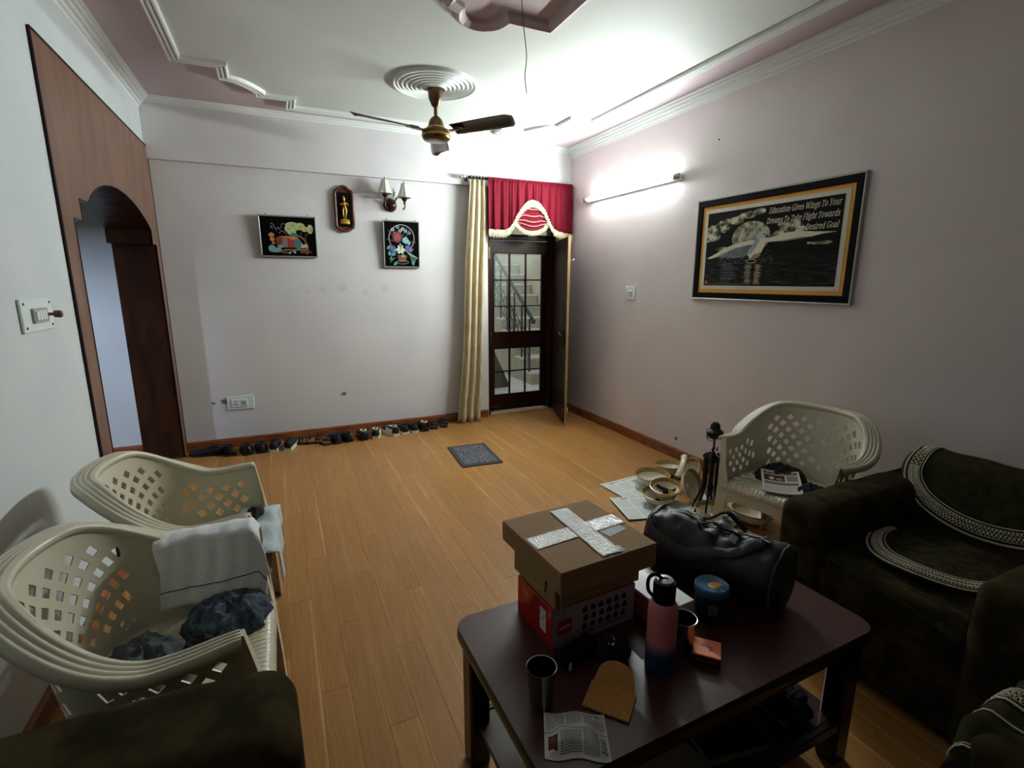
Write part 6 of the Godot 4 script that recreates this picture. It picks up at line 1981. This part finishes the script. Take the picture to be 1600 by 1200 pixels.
func duffel() -> void:
	var A := Vector3(1.152, 0.0, -1.215)
	var B := Vector3(1.262, 0.0, -0.895)
	var ax := (B - A).normalized()
	var side := ax.cross(Vector3.UP).normalized()  # to the far right of the bag
	var n := FastNoiseLite.new()
	n.seed = 6
	n.frequency = 5.0
	var L := 0.42
	var mid := (A + B) / 2
	var pt := func(t: float, a: float, off: float) -> Vector3:
		var x := lerpf(-L / 2, L / 2, t)
		var r := 0.108 + off
		r *= 1.0 - 0.07 * sin(t * PI)            # sags in the middle
		if t < 0.06: r *= lerpf(0.88, 1.0, t / 0.06)
		if t > 0.94: r *= lerpf(0.88, 1.0, (1 - t) / 0.06)
		var c := cos(a)
		var s := sin(a)
		var yy := s * r * (1.0 if s > 0 else 0.93)
		var lump := n.get_noise_3d(x * 2.2, c * 0.2, s * 0.2) * 0.028 * (0.3 + 0.7 * maxf(s, 0.0))
		yy += lump
		yy = maxf(yy, -0.098)
		return mid + ax * x + side * c * r * 1.0 + Vector3(0, 0.099 + yy, 0)
	var d := thing("duffel_bag", "black duffel bag with grey shoulder strap on the coffee table", "bag", Vector3(0, 0.4605, 0))
	var rings := []
	for k in 33:
		var ring := PackedVector3Array()
		for i in 36: ring.append(pt.call(k / 32.0, -TAU * i / 36, 0.0))
		rings.append(ring)
	var s := new_st(1)
	loft(s, rings)
	part(d, "bag_body", fin(s), M.bag_black)
	for t in [0.03, 0.97]:
		var ring := []
		for i in 37: ring.append(pt.call(t, TAU * i / 36, 0.001))
		part(d, "end_piping", tube_mesh(ring, 0.0035, 6), M.strap_grey)
	# zip along the top
	var zp := []
	for k in 15: zp.append(pt.call(lerpf(0.12, 0.88, k / 14.0), PI / 2 - 0.1, 0.001))
	part(d, "zip", tube_mesh(zp, 0.004, 6, 0.5), M.dark)
	# wide strap lying along the near side and over the top at the right
	var ctl := [[0.015, 0.62], [0.12, 0.40], [0.30, 0.26], [0.5, 0.42], [0.66, 0.72], [0.80, 1.10], [0.86, 1.40]]
	var sp := []
	for k in ctl.size(): sp.append(Vector3(ctl[k][0], ctl[k][1], 0))
	sp = smooth_path(sp, 6)
	var bs := new_st(1)
	sheet(bs, sp.size() - 1, 2, func(u: float, v: float) -> Vector3:
		var q: Vector3 = sp[roundi(u * (sp.size() - 1))]
		return pt.call(q.x, q.y + (v - 0.5) * 0.36, 0.0055), 0.003)
	part(d, "shoulder_strap", fin(bs), M.strap_grey, "grey webbing shoulder strap")
	part(d, "buckle", box_mesh(Vector3.ZERO, Vector3(0.02, 0.006, 0.03), 0.002), M.chrome, "", pt.call(0.86, 1.40, 0.008))
	# carry handles flopped on top
	for e in [[1.75, 0.055], [1.40, 0.05]]:
		var hp := []
		for k in 9:
			var u := k / 8.0
			var p: Vector3 = pt.call(lerpf(0.36, 0.68, u), e[0], 0.004)
			hp.append(p + Vector3(0, e[1] * sin(u * PI) * 0.55, 0) + side * 0.02 * sin(u * PI) * (1 if e[0] < 1.5 else -1))
		part(d, "carry_handle", tube_mesh(hp, 0.010, 8, 0.35), M.dark)
	var tg := part(d, "tag", box_mesh(Vector3.ZERO, Vector3(0.03, 0.004, 0.022), 0.002), M.cloth_pale, "pale blue tag", pt.call(0.66, 1.15, 0.014))
	tg.rotation = Vector3(0.5, 0.6, 0.4)

# ---------------------------------------------------------------- on the floor
func news_image(sd: int) -> Image:
	var i := canvas(256, 192, Color(0.80, 0.82, 0.80))
	for c in 4:
		itext(i, Rect2i(8 + c * 62, 30, 52, 60), 4, Color(0.66, 0.68, 0.67), sd + c)
		itext(i, Rect2i(8 + c * 62, 104, 52, 80), 4, Color(0.68, 0.70, 0.69), sd + c + 7)
	i.fill_rect(Rect2i(150, 30, 46, 36), Color(0.58, 0.58, 0.50))
	itext(i, Rect2i(8, 8, 200, 14), 12, Color(0.60, 0.60, 0.60), sd)
	i.fill_rect(Rect2i(40, 12, 22, 10), Color(0.66, 0.52, 0.50))
	iline(i, [Vector2(0, 98), Vector2(256, 97)], 1.5, Color(0.70, 0.72, 0.71))
	return i

func floor_things() -> void:
	# door mat
	var d := thing("door_mat", "small grey looped pile mat on the plank floor", "mat", Vector3(1.37, 0.0005, -3.73), deg_to_rad(-4))
	part(d, "pile", _top_slab(0.27, 0.445, 0.010), M.mat_pile)
	var es := new_st()
	for e in [[Vector3(0, 0.004, 0.238), Vector3(0.335, 0.008, 0.034)], [Vector3(0, 0.004, -0.238), Vector3(0.335, 0.008, 0.034)], [Vector3(-0.150, 0.004, 0), Vector3(0.034, 0.008, 0.442)], [Vector3(0.150, 0.004, 0), Vector3(0.034, 0.008, 0.442)]]: bbox(es, e[0], e[1], 0.002)
	part(d, "border", fin(es), M.mat_edge, "darker bound edge")
	# newspapers
	var nm := picture_mat("news_a", news_image(3), 0.8)
	var nm2 := picture_mat("news_b", news_image(30), 0.8)
	var k := 0
	for e in [[Vector3(2.185, 0.001, -2.61), 0.06, 0.42, 0.36, nm, "white newspaper sheet on floor under the round glass bowls"], [Vector3(2.06, 0.006, -2.34), -0.25, 0.44, 0.32, nm2, "second newspaper sheet overlapping the first, nearer the duffel bag"], [Vector3(2.34, 0.011, -2.10), 0.3, 0.44, 0.34, nm, "crumpled newspaper sheet under the black chandelier frame"]]:
		var w: float = e[2]
		var h: float = e[3]
		var f := func(u: float, v: float) -> Vector3:
			return Vector3(lerpf(-w / 2, w / 2, u), 0.0015 + 0.002 * (1 + sin(u * 7.0 + v * 3.0 + k)) + 0.012 * pow(maxf(0.0, absf(u - 0.5) * 2 - 0.8), 1.0) * (1.0 if k == 1 else 0.3), lerpf(h / 2, -h / 2, v))
		var s := new_st(1)
		for j in 12:
			for i in 16:
				var a := Vector2(i / 16.0, j / 12.0)
				var b := Vector2((i + 1) / 16.0, (j + 1) / 12.0)
				q4uv(s, f.call(a.x, a.y), f.call(b.x, a.y), f.call(b.x, b.y), f.call(a.x, b.y), Vector2(a.x, 1 - a.y), Vector2(b.x, 1 - a.y), Vector2(b.x, 1 - b.y), Vector2(a.x, 1 - b.y))
		one("newspaper", fin(s), e[4], e[5], "newspaper", e[0], e[1], "newspapers on the floor")
		k += 1
	# glass bowls taken off a lamp
	var bp := [Vector2(0.012, 0.0), Vector2(0.04, 0.002), Vector2(0.065, 0.014), Vector2(0.084, 0.034), Vector2(0.096, 0.056), Vector2(0.099, 0.056), Vector2(0.087, 0.031), Vector2(0.067, 0.010), Vector2(0.04, -0.002), Vector2(0.012, -0.004), Vector2(0.012, 0.0)]
	bp.reverse()
	var bowl := lathe_mesh(bp, 40)
	var rimm := lathe_mesh([Vector2(0.084, 0.036), Vector2(0.0885, 0.036), Vector2(0.1005, 0.058), Vector2(0.0955, 0.059), Vector2(0.084, 0.036)], 40)
	var nut := lathe_mesh([Vector2(0, -0.004), Vector2(0.014, -0.004), Vector2(0.014, 0.004), Vector2(0.018, 0.010), Vector2(0.010, 0.018), Vector2(0, 0.019)], 14)
	var spots := [
		[Vector3(2.285, 0.024, -2.60), Vector3(0.05, 0, 0.02), "alabaster glass bowl lying flat at the edge of the newspaper", 1.12],
		[Vector3(2.56, 0.012, -2.72), Vector3(-0.05, 0.5, -0.06), "alabaster glass bowl closest to the right skirting board", 1.10],
		[Vector3(2.13, 0.014, -2.36), Vector3(0.04, 1.0, 0.10), "alabaster glass bowl under another one on the newspaper", 1.0],
		[Vector3(2.205, 0.052, -2.375), Vector3(0.10, 0.3, 0.16), "amber rimmed glass bowl leaning on the bowl beneath it", 0.95],
		[Vector3(2.345, 0.095, -2.345), Vector3(1.15, 0.1, -0.20), "glass bowl standing on edge showing its inside", 0.98],
		[Vector3(2.27, 0.022, -2.035), Vector3(0.03, 0, 0), "glass bowl with a white knob in front of chandelier frame", 1.0],
		[Vector3(2.47, 0.010, -1.92), Vector3(0.02, 0.4, -0.05), "glass bowl on the floor underneath the cream chair", 1.15],
		[Vector3(2.575, 0.080, -2.50), Vector3(-0.5, 0.2, 0.95), "glass bowl tipped up between chandelier frame and skirting board", 0.95]]
	for e in spots:
		var b := thing("glass_bowl", e[2], "glass shade", e[0], 0.0, "glass lamp bowls on the floor")
		b.rotation = e[1]
		b.scale = Vector3.ONE * float(e[3]) * 1.08
		part(b, "bowl", bowl, M.bowl_glass)
		part(b, "amber_rim", rimm, M.bowl_amber, "amber tinted rim")
		part(b, "centre_nut", nut, M.dark if spots.find(e) in [0, 2, 3] else M.white_plastic)
	# curved cream lamp arm pieces among the bowls
	var arm := [Vector3(2.40, 0.10, -2.47), Vector3(2.46, 0.17, -2.50), Vector3(2.53, 0.20, -2.56), Vector3(2.55, 0.16, -2.60)]
	one("lamp_arm", tube_mesh(smooth_path(arm, 6), [0.030, 0.028, 0.026, 0.024, 0.023, 0.022, 0.022, 0.021, 0.021, 0.02, 0.02, 0.021, 0.022, 0.024, 0.026, 0.024, 0.02, 0.016, 0.012], 12, 0.6), M.bowl_glass, "cream curved glass lamp piece standing among the bowls", "lamp part")
	for e in [[[Vector3(2.19, 0.09, -2.44), Vector3(2.21, 0.075, -2.40), Vector3(2.26, 0.07, -2.36), Vector3(2.31, 0.09, -2.38)], "dark bent iron arm lying across the newspaper bowls"], [[Vector3(2.37, 0.05, -2.55), Vector3(2.41, 0.09, -2.52), Vector3(2.45, 0.06, -2.48), Vector3(2.48, 0.10, -2.44)], "dark bent iron arm leaning beside the upright bowl"]]:
		one("iron_arm", tube_mesh(smooth_path(e[0], 5), 0.010, 8), M.black_iron, e[1], "lamp part", Vector3.ZERO, 0.0, "loose iron lamp arms")
	# chandelier frame standing on its arms
	var c := thing("chandelier_frame", "black iron chandelier frame standing on the floor beside chair", "chandelier", Vector3(2.335, 0.012, -2.13))
	for q in 8:
		var a := TAU * q / 8 + 0.2
		var v := Vector3(cos(a), 0, sin(a))
		part(c, "cage_rod", tube_mesh(smooth_path([v * 0.095 + Vector3(0, 0.0, 0), v * 0.080 + Vector3(0, 0.05, 0), v * 0.048 + Vector3(0, 0.15, 0), v * 0.045 + Vector3(0, 0.24, 0), v * 0.046 + Vector3(0, 0.335, 0), v * 0.052 + Vector3(0, 0.355, 0), v * 0.032 + Vector3(0, 0.375, 0)], 4), 0.0065, 7), M.black_iron)
	part(c, "ring", lathe_mesh([Vector2(0.030, 0.335), Vector2(0.042, 0.335), Vector2(0.042, 0.35), Vector2(0.030, 0.35), Vector2(0.030, 0.335)], 20), M.black_iron)
	part(c, "column", lathe_mesh([Vector2(0, 0.10), Vector2(0.012, 0.10), Vector2(0.020, 0.16), Vector2(0.010, 0.20), Vector2(0.014, 0.30), Vector2(0.03, 0.352), Vector2(0.008, 0.39), Vector2(0, 0.39)], 16), M.black_iron)
	part(c, "stem", tube_mesh([Vector3(0, 0.38, 0), Vector3(0.004, 0.50, 0)], 0.006, 8), M.black_iron)
	part(c, "top_cup", lathe_mesh([Vector2(0, 0.475), Vector2(0.03, 0.477), Vector2(0.048, 0.495), Vector2(0.050, 0.52), Vector2(0.046, 0.522), Vector2(0.03, 0.535), Vector2(0.028, 0.56), Vector2(0.014, 0.575), Vector2(0, 0.576)], 22), M.black_iron)
	for q in 2:
		var wp := []
		for i in 13:
			var a := TAU * i / 12
			wp.append(Vector3(-0.045 + 0.022 * cos(a), 0.51 + 0.03 * sin(a) - 0.012 * q, 0.01 + 0.012 * sin(a + q * 2.0)))
		part(c, "wire_loop", tube_mesh(wp, 0.0018, 5), M.black_iron)
	part(c, "wire_tail", tube_mesh(smooth_path([Vector3(-0.01, 0.39, 0.01), Vector3(-0.035, 0.41, 0.02), Vector3(-0.02, 0.43, 0.02), Vector3(0.01, 0.40, 0.02), Vector3(0.02, 0.42, 0.01)], 4), 0.003, 5), mat("wire_maroon", Color(0.32, 0.08, 0.12), 0.5), "maroon wire ends")
	one("steel_bowl", lathe_mesh([Vector2(0, 0.002), Vector2(0.03, 0.0), Vector2(0.05, 0.02), Vector2(0.062, 0.06), Vector2(0.059, 0.06), Vector2(0.047, 0.022), Vector2(0.028, 0.004), Vector2(0, 0.005)], 28), mat("pale_steel", Color(0.66, 0.72, 0.78), 0.25, 0.4), "pale blue steel bowl behind the black chandelier frame", "bowl", Vector3(2.47, 0.014, -2.21))

# a slab whose picture is on its top face
func _top_slab(w: float, l: float, h: float) -> ArrayMesh:
	var s := new_st()
	var x := w / 2
	var z := l / 2
	q4uv(s, Vector3(-x, h, z), Vector3(x, h, z), Vector3(x, h, -z), Vector3(-x, h, -z), Vector2(0, 1), Vector2(1, 1), Vector2(1, 0), Vector2(0, 0))
	s.set_uv(Vector2(0.5, 0.5))
	for e in [[Vector3(-x, 0, z), Vector3(x, 0, z)], [Vector3(x, 0, z), Vector3(x, 0, -z)], [Vector3(x, 0, -z), Vector3(-x, 0, -z)], [Vector3(-x, 0, -z), Vector3(-x, 0, z)]]:
		q4(s, e[0], e[1], Vector3(e[1].x, h, e[1].z), Vector3(e[0].x, h, e[0].z))
	return fin(s)

# ---------------------------------------------------------------- shoes along the back wall
# heel at z 0, toe at -z; half width and height along the length
func shoe_w(t: float) -> float: return 0.036 + 0.012 * sin(clampf(t * 1.25 - 0.25, 0, 1) * PI) - 0.036 * pow(maxf(0.0, t - 0.72) / 0.28, 2.2) - 0.012 * pow(maxf(0.0, 0.10 - t) / 0.10, 2.0)

func shoe_meshes(L: float, heel_h: float, high: float) -> Dictionary:
	var o := {}
	var so := PackedVector2Array()
	var n := 14
	for k in n + 1: so.append(Vector2(shoe_w(k / float(n)) + 0.003, k / float(n) * L))
	for k in range(n, -1, -1): so.append(Vector2(-shoe_w(k / float(n)) - 0.003, k / float(n) * L))
	var ss := new_st()
	prism(ss, so, 0.0, heel_h, Transform3D(Basis(Vector3(1, 0, 0), Vector3(0, 0, -1), Vector3(0, 1, 0)), Vector3.ZERO))
	o.sole = fin(ss)
	var us := new_st(1)
	var rings := []
	for k in 19:
		var t := k / 18.0
		var w := shoe_w(t) if t > 0.01 else shoe_w(0.02) * 0.8
		var h := lerpf(high, 0.052, smoothstep(0.22, 0.78, t))
		if t > 0.86: h *= sqrt(maxf(0.1, 1.0 - pow((t - 0.86) / 0.15, 2.0)))
		if t < 0.08: h *= lerpf(0.92, 1.0, t / 0.08)
		var open_ := smoothstep(0.04, 0.12, t) * (1.0 - smoothstep(0.38, 0.50, t))
		var ring := PackedVector3Array()
		for i in 17:
			var a := lerpf(0.0, PI, i / 16.0)
			var x := cos(a) * w * (1.0 - 0.22 * sin(a) * (1 - t))
			var y := heel_h * 0.7 + (h - heel_h * 0.7) * pow(sin(a), 0.55)
			# the mouth: the crown is pressed down inside
			var m := open_ * smoothstep(0.70, 0.93, sin(a))
			y -= m * (h - heel_h) * 0.62
			ring.append(Vector3(x, y, -t * L))
		rings.append(ring)
	loft(us, rings, true, true, true)
	o.upper = fin(us)
	# collar round the mouth
	var cp := []
	for k in 21:
		var a := TAU * k / 20
		var t := 0.24 - 0.19 * cos(a)
		var h := lerpf(high, 0.052, smoothstep(0.22, 0.78, t))
		cp.append(Vector3(0.024 * sin(a), h - 0.004, -t * L))
	o.collar = tube_mesh(cp, 0.0048, 6)
	var lc := new_st(1)
	for k in 4:
		var t := 0.50 + 0.06 * k
		var h := lerpf(high, 0.052, smoothstep(0.22, 0.78, t)) + 0.001
		tube(lc, [Vector3(-0.017, h - 0.005, -t * L), Vector3(0, h + 0.002, -t * L - 0.004), Vector3(0.017, h - 0.005, -t * L)], 0.0022, 5)
	o.laces = fin(lc)
	return o

func shoes() -> void:
	var blk := mat("shoe_black", Color(0.022, 0.022, 0.024), 0.42)
	var mat_b := mat("shoe_matt", Color(0.032, 0.030, 0.030), 0.75)
	var navy := mat("shoe_navy", Color(0.03, 0.045, 0.09), 0.16)
	var wht := mat("shoe_white", Color(0.80, 0.80, 0.74), 0.5)
	var brn := mat("sandal_brown", Color(0.13, 0.085, 0.055), 0.6)
	var tan_ := mat("sandal_tan", Color(0.42, 0.32, 0.19), 0.6)
	var low := shoe_meshes(0.265, 0.020, 0.078)
	var run := shoe_meshes(0.275, 0.030, 0.092)
	var G := "shoes along the back wall"
	var mk := func(label: String, at: Vector3, deg: float, ms: Dictionary, up: Material, sole: Material, laces: bool, collar: Material) -> Node3D:
		var t := thing("shoe", label, "shoe", at, deg_to_rad(deg), G)
		part(t, "sole", ms.sole, sole, "white sole" if sole == wht else "")
		part(t, "upper", ms.upper, up)
		part(t, "collar", ms.collar, collar)
		if laces: part(t, "laces", ms.laces, collar)
		return t
	var z := -4.492
	# (x of the heel, turn) from the archway towards the door
	mk.call("black slip-on shoe lying sideways, first by the archway", Vector3(-0.52, 0, -4.62), 78, low, mat_b, mat_b, false, mat_b)
	mk.call("black matt shoe second from the archway", Vector3(-0.455, 0, -4.53), 20, low, mat_b, mat_b, false, mat_b)
	mk.call("glossy black laced shoe third from the archway", Vector3(-0.335, 0, z), 8, low, blk, mat_b, true, mat_b)
	mk.call("black shoe fourth from archway, beside the white soled sneakers", Vector3(-0.235, 0, z - 0.01), 4, low, mat_b, mat_b, true, mat_b)
	mk.call("black sneaker with white sole, next to plain black shoes", Vector3(-0.145, 0, z), -6, run, mat_b, wht, true, mat_b)
	mk.call("black sneaker with white sole, next to the brown sandals", Vector3(-0.035, 0, z + 0.01), -10, run, mat_b, wht, true, mat_b)
	# sandals
	var sd := func(label: String, at: Vector3, deg: float, m: Material, foot: Material) -> void:
		var t := thing("sandal", label, "sandal", at, deg_to_rad(deg), "sandals along the back wall")
		var sl := new_st()
		var so := PackedVector2Array()
		for k in 13: so.append(Vector2(shoe_w(k / 12.0), k / 12.0 * 0.25))
		for k in range(12, -1, -1): so.append(Vector2(-shoe_w(k / 12.0), k / 12.0 * 0.25))
		prism(sl, so, 0.0, 0.018, Transform3D(Basis(Vector3(1, 0, 0), Vector3(0, 0, -1), Vector3(0, 1, 0)), Vector3.ZERO))
		part(t, "sole", fin(sl), m)
		prism(sl, so, 0.0, 0.004, Transform3D.IDENTITY)
		var fb := new_st()
		var s2 := PackedVector2Array()
		for v in so: s2.append(Vector2(v.x * 0.9, 0.004 + v.y * 0.97))
		prism(fb, s2, 0.018, 0.021, Transform3D(Basis(Vector3(1, 0, 0), Vector3(0, 0, -1), Vector3(0, 1, 0)), Vector3.ZERO))
		part(t, "footbed", fin(fb), foot, "tan footbed" if foot == tan_ else "")
		for q in [[0.12, 0.052, 0.10], [0.19, 0.045, 0.15]]:
			var f := func(u: float, v: float) -> Vector3:
				var a := lerpf(0.05, PI - 0.05, u)
				var zz := lerpf(q[0], q[2] + 0.045 * (0.4 if q[0] > 0.15 else 0.1), v)
				return Vector3(cos(a) * 0.046, 0.012 + q[1] * sin(a), -zz)
			part(t, "strap", sheet_mesh(12, 2, f, 0.003), m)
		var hs := func(u: float, v: float) -> Vector3:
			var a := lerpf(0.1, PI - 0.1, u)
			return Vector3(cos(a) * 0.036, 0.03 + 0.022 * v + 0.012 * sin(a), -0.055 + 0.048 * sin(a))
		part(t, "heel_strap", sheet_mesh(12, 2, hs, 0.003), m)
	sd.call("brown sandal with tan footbed, turned sideways beside white soled sneaker", Vector3(0.245, 0, -4.60), 74, brn, tan_)
	sd.call("brown sandal standing straight beside the plain black pair", Vector3(0.285, 0, z), 6, brn, tan_)
	mk.call("plain black shoe beside the straight brown sandal", Vector3(0.375, 0, z), 8, low, mat_b, mat_b, false, mat_b)
	mk.call("plain black shoe next to the glossy navy and white shoe", Vector3(0.475, 0, z - 0.01), 12, low, mat_b, mat_b, false, mat_b)
	mk.call("glossy navy shoe with white collar, beside the first white sneaker", Vector3(0.600, 0, z), 0, run, navy, blk, true, wht)
	mk.call("white and black sneaker leaning towards the glossy navy shoe", Vector3(0.700, 0, z - 0.01), -10, run, mat_b, wht, true, wht)
	mk.call("white and black sneaker turned away from the other white one", Vector3(0.895, 0, z - 0.02), 14, run, mat_b, wht, true, wht)
	mk.call("black shoe with pale sole beside the turned white sneaker", Vector3(0.990, 0, z - 0.05), 6, low, mat_b, wht, false, mat_b)
	mk.call("black shoe with pale sole beside the last glossy navy shoe", Vector3(1.082, 0, z - 0.06), 2, low, mat_b, wht, false, mat_b)
	mk.call("glossy navy shoe with white collar, beside the strappy sandals", Vector3(1.178, 0, z - 0.05), -2, run, navy, blk, true, wht)
	sd.call("dark brown strappy sandal against the last navy shoe", Vector3(1.275, 0, z - 0.08), -10, brn, brn)
	sd.call("dark brown strappy sandal last of the row towards the door", Vector3(1.378, 0, z - 0.10), -14, brn, brn)
	# white heel and side panels of the two sneakers
	for nm in ["shoe_009", "shoe_010"]:
		var t := get_node_or_null(nm)
		if t:
			for sx in [-1, 1]:
				part(t, "side_panel", sheet_mesh(10, 4, func(u: float, v: float) -> Vector3:
					var tt := lerpf(0.08, 0.5, u)
					return Vector3(sx * (shoe_w(tt) + 0.002) * (1.0 - 0.10 * v), 0.03 + v * 0.035, -tt * 0.275), 0.002 * sx), wht, "white side panel")

# ---------------------------------------------------------------- clothes and papers on the chairs
# a heap of cloth over a patch of seat: soft folds, an uneven outline
func heap(w: float, l: float, h: float, sd: int) -> ArrayMesh:
	var n := FastNoiseLite.new()
	n.seed = sd
	n.frequency = 1.0
	n.fractal_octaves = 3
	n.fractal_type = FastNoiseLite.FRACTAL_RIDGED
	var s := new_st(1)
	var N := 44
	var K := 14
	var P := []
	for j in K + 1:
		var row := PackedVector3Array()
		for i in N:
			var a := TAU * i / N
			var edge := 1.0 + 0.22 * n.get_noise_2d(cos(a) * 1.2 + 5.0, sin(a) * 1.2)
			var r := float(j) / K
			var x := cos(a) * w / 2 * edge * r
			var z := sin(a) * l / 2 * edge * r
			var fold := 0.5 + 0.5 * n.get_noise_2d(x * 11.0 + 3.0, z * 11.0)
			var y := h * pow(maxf(0.0, 1.0 - pow(r, 2.6)), 0.6) * (0.35 + 0.75 * fold) + 0.004
			row.append(Vector3(x, y, z))
		P.append(row)
	for j in K:
		for i in N:
			var k := (i + 1) % N
			q4(s, P[j + 1][k], P[j + 1][i], P[j][i], P[j][k])
	for i in N:
		var k := (i + 1) % N
		var a: Vector3 = P[K][i]
		var b: Vector3 = P[K][k]
		q4(s, a, b, Vector3(b.x * 0.97, 0.0, b.z * 0.97), Vector3(a.x * 0.97, 0.0, a.z * 0.97))
	return fin(s)

func clothes() -> void:
	var sy := 0.424
	# white cloth over the arm of the near-left chair (arm runs along x at z about -1.70)
	var f := func(u: float, v: float) -> Vector3:
		var x := lerpf(-0.395, -0.115, u)
		# v runs from the outer hang, over the rim, down into the chair
		var s := lerpf(-0.13, 0.235, v)
		var z: float
		var y: float
		var top := 0.650
		if s < -0.035:
			z = -1.752
			y = top - (-0.035 - s) - 0.004
		elif s < 0.05:
			z = lerpf(-1.750, -1.680, (s + 0.035) / 0.085)
			y = top + 0.006 * sin((s + 0.035) / 0.085 * PI)
		else:
			z = -1.676 + 0.05 * (s - 0.05) / 0.2
			y = top - (s - 0.05)
		var fold := 0.0035 * sin(u * 9.0 + v * 3.0) + 0.0025 * sin(u * 31.0 + 1.0 + v * 9.0) * (1.0 - v * 0.6) + 0.003 * sin(u * 5.0 - v * 7.0)
		if s > 0.05: z += fold * 1.3 + 0.010
		elif s < -0.035: z -= absf(fold) * 0.5
		else: y += absf(fold) * 0.7
		if u > 0.93:
			y -= (u - 0.93) * 0.5
		return Vector3(x + 0.02 * (v - 0.5) + 0.006 * sin(v * 11.0), y, z)
	var c := thing("cloth", "white shirt draped over the arm of the cream chair", "cloth")
	part(c, "shirt", sheet_mesh(60, 40, func(u: float, v: float) -> Vector3: return f.call(u, 1.0 - v), 0.0025), M.cloth_white)
	var hp := []
	for k in 29: hp.append(Vector3(f.call(k / 28.0, 0.86)) + Vector3(0, 0, 0.003))
	part(c, "hem_seam", tube_mesh(hp, 0.0016, 5), M.cloth_grey)
	one("trousers", heap(0.20, 0.25, 0.075, 3), M.cloth_grey, "grey crumpled trousers heaped at the back of the chair seat", "clothing", Vector3(-0.395, sy - 0.006, -1.42), 0.3)
	one("jeans", heap(0.22, 0.20, 0.075, 8), M.cloth_navy, "faded dark blue jeans heaped at front of the chair seat", "clothing", Vector3(-0.215, sy, -1.55), -0.2)
	one("socks", heap(0.13, 0.10, 0.05, 12), M.cloth_black, "black bundled garment beside the faded blue jeans", "clothing", Vector3(-0.255, sy, -1.43), 0.1)
	one("handkerchief", heap(0.09, 0.06, 0.02, 14), M.cloth_white, "small pale crumpled cloth beside the grey trousers", "clothing", Vector3(-0.40, sy - 0.004, -1.285), 0.1)
	# pale cloth hanging over the front of the other left chair
	var g := func(u: float, v: float) -> Vector3:
		var z := lerpf(-1.885, -2.325, u) + 0.012 * sin(v * 5.0)
		var s := lerpf(-0.10, 0.10 + 0.05 * (1.0 - u), v)
		var x := -0.112 + minf(s, 0.012) * 1.15
		var y := 0.447
		if s > 0.012:
			y -= (s - 0.012)
			x += 0.022 + 0.006 * sin(u * 14.0) + 0.05 * (s - 0.012)
		else:
			y += 0.007 * sin(u * 17.0 + s * 24.0) + 0.006
		return Vector3(x, y, z)
	one("cloth", sheet_mesh(40, 24, func(u: float, v: float) -> Vector3: return g.call(u, v), 0.003), M.cloth_pale, "pale grey cloth hanging off the seat front near the archway", "cloth")
	one("socks", heap(0.10, 0.06, 0.035, 31), M.cloth_black, "black sock lying on the pale grey cloth", "clothing", Vector3(-0.165, 0.462, -2.20), 1.2)
	one("socks", heap(0.12, 0.10, 0.05, 33), M.cloth_black, "black sock at the back of chair seat near the archway", "clothing", Vector3(-0.40, 0.414, -1.98), 0.2)
	# right chair
	one("garment", heap(0.22, 0.22, 0.07, 41), M.cloth_black, "black garment heaped on chair seat left of the newspaper", "clothing", Vector3(2.29, sy - 0.008, -1.64), 0.2)
	one("garment", heap(0.17, 0.15, 0.06, 43), M.cloth_black, "black garment heaped on chair seat right of the newspaper", "clothing", Vector3(2.22, sy - 0.008, -1.425), -0.3)
	var ni := canvas(128, 160, Color(0.72, 0.70, 0.68))
	ni.fill_rect(Rect2i(8, 10, 112, 18), Color(0.30, 0.20, 0.19))
	itext(ni, Rect2i(16, 14, 96, 10), 10, Color(0.75, 0.66, 0.62), 2)
	ni.fill_rect(Rect2i(8, 34, 70, 50), Color(0.16, 0.12, 0.12))
	iell(ni, 34, 62, 9, 12, Color(0.70, 0.66, 0.62))
	iell(ni, 60, 66, 11, 11, Color(0.62, 0.38, 0.16))
	ni.fill_rect(Rect2i(84, 36, 36, 46), Color(0.46, 0.42, 0.38))
	ni.fill_rect(Rect2i(8, 90, 112, 22), Color(0.38, 0.34, 0.32))
	itext(ni, Rect2i(8, 118, 112, 36), 5, Color(0.42, 0.42, 0.42), 5)
	var np := func(u: float, v: float) -> Vector3: return Vector3(lerpf(-0.085, 0.085, u), 0.002 + 0.035 * pow(u - 0.5, 2.0) + 0.004 * sin(v * 5.0), lerpf(0.11, -0.11, v))
	var s := new_st(1)
	for j in 10:
		for i in 10:
			var a := Vector2(i / 10.0, j / 10.0)
			var b := Vector2((i + 1) / 10.0, (j + 1) / 10.0)
			q4uv(s, np.call(a.x, a.y), np.call(b.x, a.y), np.call(b.x, b.y), np.call(a.x, b.y), Vector2(a.x, 1 - a.y), Vector2(b.x, 1 - a.y), Vector2(b.x, 1 - b.y), Vector2(a.x, 1 - b.y))
	var o := thing("folded_newspaper", "folded newspaper with colour photographs on the cream chair seat", "newspaper", Vector3(2.165, 0.456, -1.545))
	part(o, "front_page", fin(s), picture_mat("front_page", ni, 0.7))
	part(o, "inner_pages", sheet_mesh(10, 10, func(u: float, v: float) -> Vector3: return Vector3(np.call(u, v)) + Vector3(0, -0.007, 0), 0.006), mat("newspaper_grey", Color(0.66, 0.65, 0.63), 0.8))
	o.rotation = Vector3(0.16, deg_to_rad(-48), 0.05)
